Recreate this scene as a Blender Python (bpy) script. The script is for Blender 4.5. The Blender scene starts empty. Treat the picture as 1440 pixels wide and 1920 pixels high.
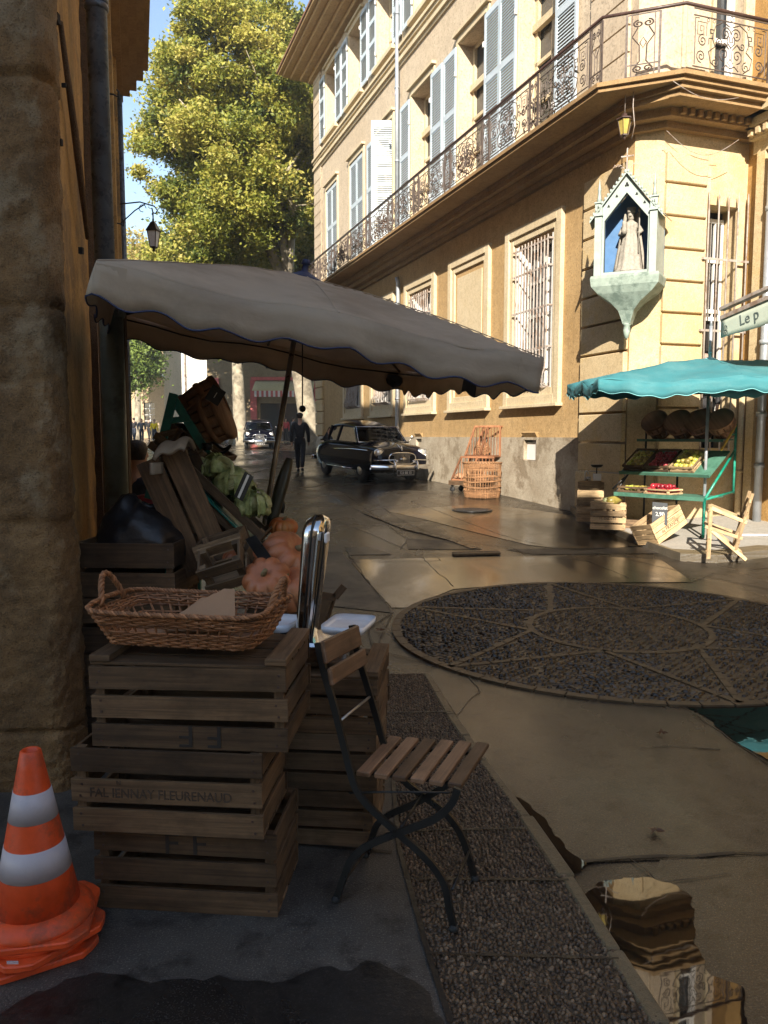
import bpy, math, random, bmesh
import numpy as np
from mathutils import Vector, Matrix, noise
random.seed(7)
V = Vector
R_ = math.radians
scene = bpy.context.scene
col = scene.collection

# ------------------------------------------------------------ camera, sky, sun
CAM_H = 1.6; FPX = 1480.0; PIT = math.atan(143/1480)
cam_data = bpy.data.cameras.new('camera'); cam = bpy.data.objects.new('camera', cam_data); col.objects.link(cam)
cam.location = (0, 0, CAM_H); cam.rotation_euler = (math.pi/2-PIT, 0, 0)
cam_data.sensor_fit = 'VERTICAL'; cam_data.sensor_height = 36; cam_data.lens = FPX/1920*36
cam_data.clip_start = .05; cam_data.clip_end = 3000
scene.camera = cam
SUN_AZ, SUN_EL = R_(-8), R_(28)          # azimuth of the sun measured from straight behind the camera
sdir = V((math.sin(SUN_AZ)*math.cos(SUN_EL), -math.cos(SUN_AZ)*math.cos(SUN_EL), math.sin(SUN_EL)))
world = bpy.data.worlds.new("World"); scene.world = world; world.use_nodes = True
nt = world.node_tree; bg = nt.nodes['Background']
sky = nt.nodes.new('ShaderNodeTexSky'); sky.sky_type = 'NISHITA'; sky.sun_disc = False
sky.sun_elevation = SUN_EL; sky.sun_rotation = math.pi-SUN_AZ; sky.altitude = 200; sky.air_density = 1.0; sky.dust_density = .3; sky.ozone_density = 3.5
wt = nt.nodes.new('ShaderNodeMix'); wt.data_type = 'RGBA'; wt.blend_type = 'MULTIPLY'; wt.inputs[0].default_value = 1; wt.inputs[7].default_value = (1.0, .84, .68, 1)
nt.links.new(sky.outputs[0], wt.inputs[6]); nt.links.new(wt.outputs[2], bg.inputs[0]); bg.inputs[1].default_value = 0.148
sl = bpy.data.lights.new('sun', 'SUN'); sl.energy = 4.5; sl.angle = R_(.5); sl.color = (1, .91, .78)
so = bpy.data.objects.new('sun', sl); col.objects.link(so); so.rotation_euler = sdir.to_track_quat('Z', 'Y').to_euler(); so.location = sdir*60
vs = scene.view_settings; vs.view_transform = 'Standard'; vs.look = 'None'; vs.gamma = 1; vs.exposure = 1.42; vs.use_curve_mapping = False
scene.cycles.max_bounces = 7; scene.cycles.transparent_max_bounces = 12
scene.cycles.sample_clamp_indirect = 6; scene.cycles.use_denoising = True

# ------------------------------------------------------------ places
ZT = [(-60, -.04), (6, -.04), (8, -.01), (10, .05), (12, .14), (14, .26), (16, .35), (20, .46), (25, .62), (44, 1.0), (80, 1.5), (300, 3), (2000, 3)]
def gz(y): return float(np.interp(y, [a for a, b in ZT], [b for a, b in ZT]))
_F = V((0, math.cos(PIT), -math.sin(PIT))); _U = V((0, math.sin(PIT), math.cos(PIT))); _C = V((0, 0, CAM_H))
def ray(u, v): return _F + V(((u-720)/FPX, 0, 0)) + _U*((960-v)/FPX)
def at(u, v, Y):                                   # the point seen at (u, v) that stands Y metres ahead
    d = ray(u, v); return _C + d*(Y/d.y)
def gnd(u, v, dz=0):                               # the point of the ground seen at (u, v)
    d = ray(u, v); lo, hi = .5, 300
    for _ in range(50):
        m = (lo+hi)/2
        if CAM_H+d.z*m/d.y > gz(m)+dz: lo = m
        else: hi = m
    return _C + d*(lo/d.y)
def atz(u, v, z):
    d = ray(u, v); return _C + d*((z-CAM_H)/d.z)

# ------------------------------------------------------------ materials
MATS = {}
def srgb(h):
    h = h.lstrip('#'); c = [int(h[i:i+2], 16)/255 for i in (0, 2, 4)]
    return tuple(x/12.92 if x < .04045 else ((x+.055)/1.055)**2.4 for x in c)
def newmat(name):
    m = bpy.data.materials.new(name); m.use_nodes = True; MATS[name] = m
    n = m.node_tree.nodes; return m, m.node_tree, n['Principled BSDF']
def N(t, kind, **kw):
    n = t.nodes.new(kind)
    for k, v in kw.items():
        if k.startswith('i_'): n.inputs[k[2:].replace('_', ' ')].default_value = v
        else: setattr(n, k, v)
    return n
def ramp(t, src, stops):
    r = t.nodes.new('ShaderNodeValToRGB'); e = r.color_ramp.elements
    while len(e) < len(stops): e.new(.5)
    for k, (p, c) in enumerate(stops):
        e[k].position = p; e[k].color = tuple(c)+(1,) if not isinstance(c, (int, float)) else (c, c, c, 1)
    t.links.new(src, r.inputs[0]); return r.outputs[0]
def coords(t, kind='Object', scale=(1, 1, 1), world=False):
    mp = t.nodes.new('ShaderNodeMapping'); mp.inputs['Scale'].default_value = scale
    if world:
        g = t.nodes.new('ShaderNodeNewGeometry'); t.links.new(g.outputs['Position'], mp.inputs[0])
    else:
        tc = t.nodes.new('ShaderNodeTexCoord'); t.links.new(tc.outputs[kind], mp.inputs[0])
    return mp.outputs[0]
def noise_(t, vec, scale, detail=4, rough=.55, dist=0):
    n = t.nodes.new('ShaderNodeTexNoise'); n.inputs['Scale'].default_value = scale; n.inputs['Detail'].default_value = detail
    n.inputs['Roughness'].default_value = rough; n.inputs['Distortion'].default_value = dist
    t.links.new(vec, n.inputs['Vector']); return n.outputs[0]
def mix(t, a, b, f, mode='MIX'):
    m = t.nodes.new('ShaderNodeMix'); m.data_type = 'RGBA'; m.blend_type = mode
    for s, k in ((a, 6), (b, 7)):
        if isinstance(s, tuple): m.inputs[k].default_value = s+(1,) if len(s) == 3 else s
        else: t.links.new(s, m.inputs[k])
    if isinstance(f, (int, float)): m.inputs[0].default_value = f
    else: t.links.new(f, m.inputs[0])
    return m.outputs[2]
def bump(t, p, h, strength, dist=.02, prev=None):
    b = t.nodes.new('ShaderNodeBump'); b.inputs['Strength'].default_value = strength; b.inputs['Distance'].default_value = dist
    t.links.new(h, b.inputs['Height'])
    if prev: t.links.new(prev, b.inputs['Normal'])
    t.links.new(b.outputs[0], p.inputs['Normal']); return b.outputs[0]
def simple(name, c, rough=.6, metal=0, var=.25, scale=8, bmp=.15, bscale=40, spec=.5, coat=0, dirt=None):
    m, t, p = newmat(name); v = coords(t)
    n1 = noise_(t, v, scale)
    dark = tuple(x*(1-var) for x in c); light = tuple(min(1, x*(1+var)) for x in c)
    cc = ramp(t, n1, [(.3, dark), (.7, light)])
    if dirt: cc = mix(t, cc, dirt, ramp(t, noise_(t, v, scale*.6, 6, .7), [(.5, 0), (.62, .8)]))
    t.links.new(cc, p.inputs['Base Color'])
    t.links.new(ramp(t, noise_(t, v, scale*2.3), [(.3, max(.02, rough-.12)), (.7, min(1, rough+.12))]), p.inputs['Roughness'])
    p.inputs['Metallic'].default_value = metal; p.inputs['Specular IOR Level'].default_value = spec
    if coat: p.inputs['Coat Weight'].default_value = coat; p.inputs['Coat Roughness'].default_value = .05
    if bmp: bump(t, p, noise_(t, v, bscale, 5), bmp, .01)
    return m
def stone(name, c, c2, joints=None, bmp=.5, scale=1.2, rough=.85, streak=0, grime=None):
    """weathered stone or plaster; joints=(w,h) draws coursed block joints in the local x/z or y/z plane"""
    m, t, p = newmat(name); v = coords(t, world=True)
    n1 = noise_(t, v, scale, 6, .6); n2 = noise_(t, v, scale*9, 5, .6)
    cc = mix(t, c, c2, ramp(t, n1, [(.32, 0), (.68, 1)]))
    cc = mix(t, cc, tuple(x*.62 for x in c2), ramp(t, n2, [(.45, 0), (.8, .55)]))
    if streak:
        v2 = coords(t, scale=(3, 3, .25), world=True)
        cc = mix(t, cc, tuple(x*.5 for x in c), ramp(t, noise_(t, v2, 2.0, 5, .6), [(.5, 0), (.75, streak)]))
    if grime: cc = mix(t, cc, grime, ramp(t, noise_(t, v, scale*.7, 7, .68), [(.52, 0), (.6, .85)]))
    t.links.new(cc, p.inputs['Base Color']); p.inputs['Roughness'].default_value = rough; p.inputs['Specular IOR Level'].default_value = .25
    fine = noise_(t, v, scale*45, 3)
    cc = mix(t, cc, tuple(x*.45 for x in c2), ramp(t, fine, [(.52, 0), (.68, .6)])); cc = mix(t, cc, tuple(min(1, x*1.35) for x in c), ramp(t, noise_(t, v, scale*28, 4, .6), [(.55, 0), (.75, .5)]))
    t.links.new(cc, p.inputs['Base Color'])
    h = mix(t, n2, fine, .4)
    bump(t, p, h, bmp, .02)
    return m
def wood(name, c, c2, rough=.75, bmp=.35, wet=0):
    m, t, p = newmat(name)
    v = coords(t, 'UV', (1.6, 60, 1)); n1 = noise_(t, v, 1.0, 6, .7, .6)
    v2 = coords(t, 'UV', (5, 9, 1)); n2 = noise_(t, v2, 1.0, 5, .65)
    a = t.nodes.new('ShaderNodeAttribute'); a.attribute_name = 'rnd'
    cc = mix(t, tuple(min(1, x*1.25) for x in c), tuple(x*.8 for x in c2), ramp(t, n1, [(.30, 0), (.72, 1)]))
    cc = mix(t, cc, tuple(x*.3 for x in c), ramp(t, n2, [(.44, 0), (.68, .75)]))
    cc = mix(t, cc, ramp(t, a.outputs['Fac'], [(0, (.5, .48, .46)), (1, (1.3, 1.27, 1.22))]), 1.0, 'MULTIPLY')
    t.links.new(cc, p.inputs['Base Color']); p.inputs['Roughness'].default_value = rough; p.inputs['Specular IOR Level'].default_value = .3
    bump(t, p, n1, bmp, .004)
    return m
def leafmat(name, stops, tr=.35):
    m, t, p = newmat(name)
    a = t.nodes.new('ShaderNodeAttribute'); a.attribute_name = 'rnd'
    c = ramp(t, a.outputs['Fac'], stops); t.links.new(c, p.inputs['Base Color']); p.inputs['Roughness'].default_value = .55
    tl = t.nodes.new('ShaderNodeBsdfTranslucent'); t.links.new(c, tl.inputs[0])
    mx = t.nodes.new('ShaderNodeMixShader'); mx.inputs[0].default_value = tr
    t.links.new(p.outputs[0], mx.inputs[1]); t.links.new(tl.outputs[0], mx.inputs[2])
    t.links.new(mx.outputs[0], t.nodes['Material Output'].inputs[0]); return m
def clothmat(name, c, c2, tr=.3, dirt=None, wsc=420):
    m = simple(name, c, .85, var=.08, scale=1.6, bmp=0, dirt=dirt); t = m.node_tree; p = t.nodes['Principled BSDF']
    v = coords(t); w1 = noise_(t, coords(t, scale=(1, 14, 1)), 30, 2); w2 = noise_(t, v, 3.0, 5, .6)
    bump(t, p, mix(t, w1, w2, .75), .55, .012)
    src = p.inputs['Base Color'].links[0].from_socket; cc = mix(t, src, c2, ramp(t, noise_(t, coords(t, scale=(1, 1, 3)), 2.2, 7, .7), [(.46, 0), (.7, .75)])); t.links.new(cc, p.inputs['Base Color'])
    tl = t.nodes.new('ShaderNodeBsdfTranslucent'); t.links.new(cc, tl.inputs[0]); mx = t.nodes.new('ShaderNodeMixShader'); mx.inputs[0].default_value = tr
    t.links.new(p.outputs[0], mx.inputs[1]); t.links.new(tl.outputs[0], mx.inputs[2]); t.links.new(mx.outputs[0], t.nodes['Material Output'].inputs[0]); return m
def applemat(name, c, rough=.3, var=.3, scale=30, bmp=0, coat=.2):
    m = simple(name, c, rough, var=var, scale=scale, bmp=0, coat=coat); t = m.node_tree; p = t.nodes['Principled BSDF']; oi = t.nodes.new('ShaderNodeObjectInfo')
    src = p.inputs['Base Color'].links[0].from_socket; f = ramp(t, oi.outputs['Random'], [(0, (.45, .40, .5)), (.5, (.9, .85, .9)), (1, (1.05, 1.35, 1.2))]); t.links.new(mix(t, src, f, 1.0, 'MULTIPLY'), p.inputs['Base Color']); return m
def glassmat(name, tint=(.9, .95, .93), refl=.25):
    m, t, p = newmat(name); t.nodes.remove(p)
    g = t.nodes.new('ShaderNodeBsdfGlossy'); g.inputs['Roughness'].default_value = .02
    tr = t.nodes.new('ShaderNodeBsdfTransparent'); tr.inputs[0].default_value = tint+(1,)
    fr = t.nodes.new('ShaderNodeFresnel'); fr.inputs[0].default_value = 1.45
    mx = t.nodes.new('ShaderNodeMixShader'); t.links.new(fr.outputs[0], mx.inputs[0]); t.links.new(tr.outputs[0], mx.inputs[1]); t.links.new(g.outputs[0], mx.inputs[2])
    t.links.new(mx.outputs[0], t.nodes['Material Output'].inputs[0]); return m

M_facade = stone('ochre_render', (.50, .34, .165), (.40, .26, .115), bmp=.45, scale=.7, streak=.35)
M_upper = stone('pale_render', (.56, .46, .335), (.50, .40, .28), bmp=.08, scale=.5)
M_trim = stone('pale_stone_trim', (.64, .54, .37), (.56, .45, .28), bmp=.2, scale=1.5)
M_cornice = stone('cornice_stone', (.38, .25, .12), (.28, .175, .08), bmp=.35, scale=1.6, streak=.5)
M_plinth = stone('rough_grey_plinth', (.50, .44, .34), (.34, .28, .20), bmp=1.0, scale=2.2, grime=(.22, .17, .11))
M_block = stone('quoin_stone', (.62, .50, .31), (.54, .40, .22), bmp=.45, scale=1.3, grime=(.58, .42, .2))
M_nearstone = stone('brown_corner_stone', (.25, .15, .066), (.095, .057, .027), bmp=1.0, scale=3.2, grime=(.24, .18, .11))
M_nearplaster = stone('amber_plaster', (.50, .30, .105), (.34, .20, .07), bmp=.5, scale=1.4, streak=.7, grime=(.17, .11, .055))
M_neardark = stone('dark_recess_stone', (.16, .10, .055), (.09, .055, .03), bmp=.8, scale=3)
M_farhouse = stone('pale_far_stone', (.30, .235, .145), (.22, .165, .095), bmp=.2, scale=.6)
M_farwhite = stone('white_far_render', (.72, .70, .64), (.62, .58, .5), bmp=.1, scale=.4)
M_farbrown = stone('tan_far_render', (.5, .38, .24), (.42, .31, .19), bmp=.1, scale=.4)
M_back = stone('warm_fill_render', (.60, .46, .30), (.5, .38, .24), bmp=.2, scale=.5)  # pale warm tone chosen so unseen walls bounce fill into the shade
M_tile = stone('clay_tiles', (.30, .16, .09), (.2, .11, .07), bmp=.8, scale=4)
M_shut = simple('blue_grey_shutter_paint', srgb('#b9c4ca'), .5, var=.06, bmp=.05)
M_white = simple('white_window_paint', (.72, .70, .66), .5, var=.06, bmp=.05)
M_dark = simple('dark_room', (.012, .01, .009), .9, var=.1, bmp=0)
M_pane = simple('dark_window_pane', (.03, .035, .04), .08, var=.1, bmp=.02, bscale=3, spec=.8)
M_iron = simple('wrought_iron', (.085, .062, .05), .6, metal=.2, var=.3, bmp=.2)
M_bars = simple('pale_painted_bars', (.36, .31, .27), .55, var=.15, bmp=.2, dirt=(.2, .12, .07))
M_zinc = simple('zinc_pipe', (.40, .43, .46), .4, metal=.5, var=.12, bmp=.05)
M_pipe = simple('blue_grey_downpipe', (.105, .125, .155), .32, metal=.1, var=.2, bmp=.12, bscale=14, dirt=(.04, .04, .045))
M_pipe2 = simple('green_grey_pipe', (.16, .20, .17), .5, var=.2, bmp=.1, dirt=(.07, .08, .07))
M_niche = simple('pale_green_grey_paint', srgb('#98a49d'), .45, var=.06, bmp=.08, bscale=6, dirt=srgb('#8a968e'))
M_niche2 = simple('weathered_corbel_lead', srgb('#8f9d92'), .6, var=.2, bmp=.3, bscale=8, dirt=srgb('#5f6f66'))
M_blue = simple('niche_blue', (.07, .17, .34), .7, var=.1, bmp=0)
M_statue = simple('statue_stone', (.32, .29, .24), .8, var=.2, scale=30, bmp=.8, bscale=60)
M_brass = simple('amber_lamp_glass', (.42, .32, .08), .25, var=.2, bmp=0)
M_black = simple('black_metal', (.018, .017, .016), .38, metal=.3, var=.3, bmp=.1)
M_rubber = simple('black_rubber', (.02, .02, .02), .75, var=.2, bmp=.2)
M_carpaint = simple('navy_black_car_paint', (.004, .004, .009), .14, var=.1, bmp=0, spec=.22, coat=.0)
M_chrome = simple('chrome', (.75, .75, .75), .07, metal=1, var=.03, bmp=0)
M_steel = simple('worn_steel', (.45, .43, .4), .35, metal=.8, var=.15, bmp=.1)
M_glass = glassmat('clear_glass', (.62, .66, .64))
M_lens = simple('headlamp_glass', (.7, .7, .68), .1, metal=.6, var=.1, bmp=.3, bscale=60)
M_plate = simple('black_number_plate', (.012, .012, .012), .35, var=.1, bmp=0)
M_ink = simple('white_lettering', (.75, .73, .68), .6, var=.05, bmp=0)
M_inkdark = simple('dark_stencil_ink', (.022, .016, .012), .8, var=.2, bmp=0)
M_inkfade = simple('faded_stencil_ink', (.062, .040, .026), .8, var=.35, bmp=0, scale=60)
M_wdark = wood('old_dark_crate_wood', (.155, .094, .050), (.070, .042, .023))
M_wgrey = wood('weathered_grey_wood', (.21, .14, .082), (.11, .074, .044))
M_wpale = wood('pale_crate_wood', (.60, .44, .26), (.44, .31, .17))
M_wteak = wood('teak_slats', (.25, .145, .085), (.175, .10, .058), rough=.5, bmp=.2)
M_wred = wood('reddish_cane_wood', (.33, .15, .075), (.22, .10, .05))
M_wbush = wood('bushel_veneer', (.36, .20, .11), (.26, .135, .07))
M_wicker = wood('wicker', (.38, .18, .085), (.22, .10, .045), rough=.55, bmp=.2)
M_wickpale = wood('pale_wicker', (.44, .25, .13), (.32, .165, .08), rough=.6)
M_cloth = clothmat('grey_beige_canvas', (.56, .47, .36), (.40, .32, .24), .42, dirt=(.42, .34, .25))
M_clothdark = simple('dark_canvas_patch', (.02, .02, .028), .8, var=.1, bmp=.1)
M_piping = simple('navy_piping', (.02, .03, .08), .7, var=.1, bmp=0)
M_teal = clothmat('teal_canvas', (.045, .215, .245), (.10, .27, .29), .12, dirt=(.035, .17, .195))
M_tealframe = simple('teal_green_paint', srgb('#12695e'), .4, var=.15, bmp=.1, dirt=srgb('#0c4a42'))
M_greenboard = simple('green_board', srgb('#4c7a68'), .6, var=.12, bmp=.1, dirt=srgb('#37604f'))
M_yellow = simple('yellow_band', (.65, .42, .03), .6, var=.1, bmp=0)
M_slate = simple('slate_board', (.055, .06, .065), .7, var=.2, bmp=.05)
M_orange = simple('orange_cone_plastic', (.66, .075, .014), .5, var=.18, scale=14, bmp=.15, dirt=(.30, .06, .025))
M_conewhite = simple('white_reflective_band', (.46, .42, .45), .5, var=.08, bmp=.1, bscale=90, dirt=(.38, .36, .4))
M_enamel = simple('white_enamel', (.78, .78, .80), .12, var=.03, bmp=0)
M_paper = simple('kraft_paper', (.34, .20, .11), .8, var=.08, bmp=.1)
M_bag = simple('black_plastic_bag', (.006, .006, .008), .42, var=.2, bmp=.9, bscale=9)
M_pumpo = simple('orange_pumpkin_skin', (.50, .13, .03), .42, var=.25, scale=5, bmp=.1, dirt=(.42, .22, .07))
M_pumpp = simple('pinkish_pumpkin_skin', (.40, .135, .055), .5, var=.28, scale=5, bmp=.12, dirt=(.42, .20, .10))
M_stalk = simple('dry_stalk', (.20, .15, .07), .8, var=.3, bmp=.4)
M_gourd = simple('dark_green_gourd_skin', (.035, .032, .018), .4, var=.3, scale=5, bmp=.2)
M_cabbage = simple('cabbage_leaf', (.32, .37, .13), .6, var=.45, scale=22, bmp=1.0, bscale=30, dirt=(.56, .55, .30))
M_leek = simple('pale_leek', (.50, .52, .26), .5, var=.3, scale=9, bmp=.3)
M_applered = applemat('red_apple_skin', (.36, .022, .035), .35)
M_applegreen = applemat('yellow_green_apple_skin', (.46, .40, .08), .35)
M_red = simple('red_extinguisher_paint', (.5, .02, .03), .3, var=.1, bmp=0)
M_skin = simple('skin', (.42, .25, .17), .55, var=.08, bmp=0)
M_hair = simple('dark_hair', (.03, .02, .014), .6, var=.3, scale=60, bmp=.6, bscale=90)
M_hairgrey = simple('greying_hair', (.30, .22, .18), .6, var=.3, scale=60, bmp=.6, bscale=90)
M_navy = simple('dark_blue_jacket', (.025, .032, .05), .8, var=.2, bmp=.3)
M_blackcl = simple('black_clothing', (.014, .013, .014), .8, var=.2, bmp=.3)
M_grey = simple('grey_clothing', (.12, .12, .13), .8, var=.2, bmp=.3)
M_ycl = simple('yellow_clothing', (.85, .62, .02), .8, var=.08, bmp=.2)
M_rcl = simple('red_clothing', (.45, .05, .06), .8, var=.1, bmp=.2)
M_wcl = simple('white_clothing', (.65, .63, .6), .8, var=.08, bmp=.2)
M_pink = simple('faded_red_shopfront', (.52, .12, .11), .6, var=.15, bmp=.1)
M_awn = simple('cream_awning', (.52, .42, .22), .8, var=.1, bmp=.2)
M_bark = simple('mottled_plane_bark', (.30, .26, .19), .85, var=.4, scale=3, bmp=.8, bscale=9, dirt=(.12, .10, .07))
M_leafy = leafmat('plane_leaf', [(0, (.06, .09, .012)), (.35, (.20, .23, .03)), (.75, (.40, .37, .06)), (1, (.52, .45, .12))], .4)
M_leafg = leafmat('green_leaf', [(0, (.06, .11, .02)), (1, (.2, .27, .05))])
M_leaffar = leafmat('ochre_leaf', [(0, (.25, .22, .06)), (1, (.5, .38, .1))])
M_rail = simple('red_brown_handrail', (.06, .032, .025), .45, var=.2, bmp=.1)
M_signcloth = simple('pale_green_awning_cloth', (.50, .56, .46), .8, var=.06, bmp=.1)
M_signtext = simple('grey_green_lettering', (.10, .13, .12), .7, var=.05, bmp=0)
M_mortar = stone('tan_stone_strip', (.17, .12, .065), (.10, .07, .04), bmp=.4, scale=5, rough=.5)
M_deadleaf = simple('dead_leaf', (.10, .045, .018), .6, var=.3, bmp=.2)
# wet street surfaces
def wetmat(name, c, c2, r0, r1, bmp, scale=.9, bs=60, agg=0):
    m, t, p = newmat(name); v = coords(t, world=True)
    n0 = noise_(t, coords(t, scale=(1, .55, 1), world=True), scale, 5, .55, .6); n1 = noise_(t, v, 2.6, 6, .62); n2 = noise_(t, v, bs, 4, .6)
    cc = mix(t, c, c2, ramp(t, n1, [(.3, 0), (.7, 1)]))
    cc = mix(t, cc, tuple(x*.45 for x in c), ramp(t, noise_(t, v, bs*.8, 3), [(.45, 0), (.75, .6)]))
    cc = mix(t, cc, tuple(min(1, x*2.4) for x in c), ramp(t, noise_(t, v, 170, 2, .5), [(.56, 0), (.70, .75)])); cc = mix(t, cc, tuple(x*.3 for x in c2), ramp(t, noise_(t, v, 7, 8, .72), [(.50, 0), (.64, .8)]))
    t.links.new(cc, p.inputs['Base Color'])
    t.links.new(ramp(t, n0, [(.38, r0), (.62, r1)]), p.inputs['Roughness'])
    p.inputs['Specular IOR Level'].default_value = .5
    wetfac = ramp(t, n0, [(.38, .35), (.6, 1)])
    h = mix(t, n2, n1, .25)
    b = t.nodes.new('ShaderNodeBump'); b.inputs['Distance'].default_value = .005
    ml = t.nodes.new('ShaderNodeMath'); ml.operation = 'MULTIPLY'; ml.inputs[1].default_value = bmp; t.links.new(wetfac, ml.inputs[0])
    t.links.new(ml.outputs[0], b.inputs['Strength']); t.links.new(h, b.inputs['Height']); t.links.new(b.outputs[0], p.inputs['Normal'])
    return m
def pebmat(name, stops, rough):
    m, t, p = newmat(name); a = t.nodes.new('ShaderNodeAttribute'); a.attribute_name = 'rnd'
    t.links.new(ramp(t, a.outputs['Fac'], stops), p.inputs['Base Color']); p.inputs['Roughness'].default_value = rough; p.inputs['Specular IOR Level'].default_value = .42
    bump(t, p, noise_(t, coords(t, world=True), 90, 3), .15, .004); return m
M_street = wetmat('wet_asphalt', (.052, .040, .027), (.028, .021, .014), .08, .40, 1.6, bs=110)
M_slabwet = wetmat('wet_concrete_slab', (.062, .047, .031), (.036, .027, .018), .07, .34, 1.5, bs=110)
M_slabgold = wetmat('wet_gold_sheen_slab', (.085, .06, .033), (.05, .036, .021), .05, .26, .7, scale=1.6)  # wet slab; gold reflection of the lit wall partly put into its colour
M_slabgold.node_tree.nodes['Principled BSDF'].inputs['Specular IOR Level'].default_value = .85
M_slabmatte = wetmat('rough_aggregate_slab', (.075, .06, .045), (.05, .04, .03), .35, .6, 1.2, bs=90)
M_nearpave = wetmat('damp_dark_concrete', (.085, .078, .068), (.042, .038, .034), .35, .65, 1.2, bs=140)
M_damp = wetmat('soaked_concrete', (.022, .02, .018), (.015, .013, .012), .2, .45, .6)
M_strip = wetmat('aggregate_bed', (.035, .026, .018), (.02, .015, .011), .4, .6, 1)
M_pave = stone('dry_pale_pavement', (.46, .43, .38), (.38, .35, .30), bmp=.25, scale=2)
M_kerb = stone('granular_kerb', (.26, .20, .12), (.18, .14, .08), bmp=.9, scale=6, rough=.4)
M_joint = simple('dark_joint', (.012, .009, .007), .5, var=.2, bmp=.3)
M_pebble = pebmat('dark_river_pebble', [(0, (.012, .009, .006)), (.6, (.045, .032, .020)), (1, (.13, .09, .05))], .16)
M_pebble2 = pebmat('tan_pebble', [(0, (.045, .027, .015)), (.5, (.095, .058, .031)), (.9, (.15, .095, .052)), (1, (.24, .165, .10))], .35)
m, t, p = newmat('puddle_water'); p.inputs['Base Color'].default_value = (.012, .009, .006, 1); p.inputs['Roughness'].default_value = .02; p.inputs['IOR'].default_value = 1.5; p.inputs['Specular IOR Level'].default_value = .8
bump(t, p, noise_(t, coords(t, world=True), 8.0, 2), .02, .01)
M_puddle = m
M_cobbed = simple('dark_mosaic_bed', (.075, .052, .03), .5, var=.4, bmp=.5)

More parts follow.
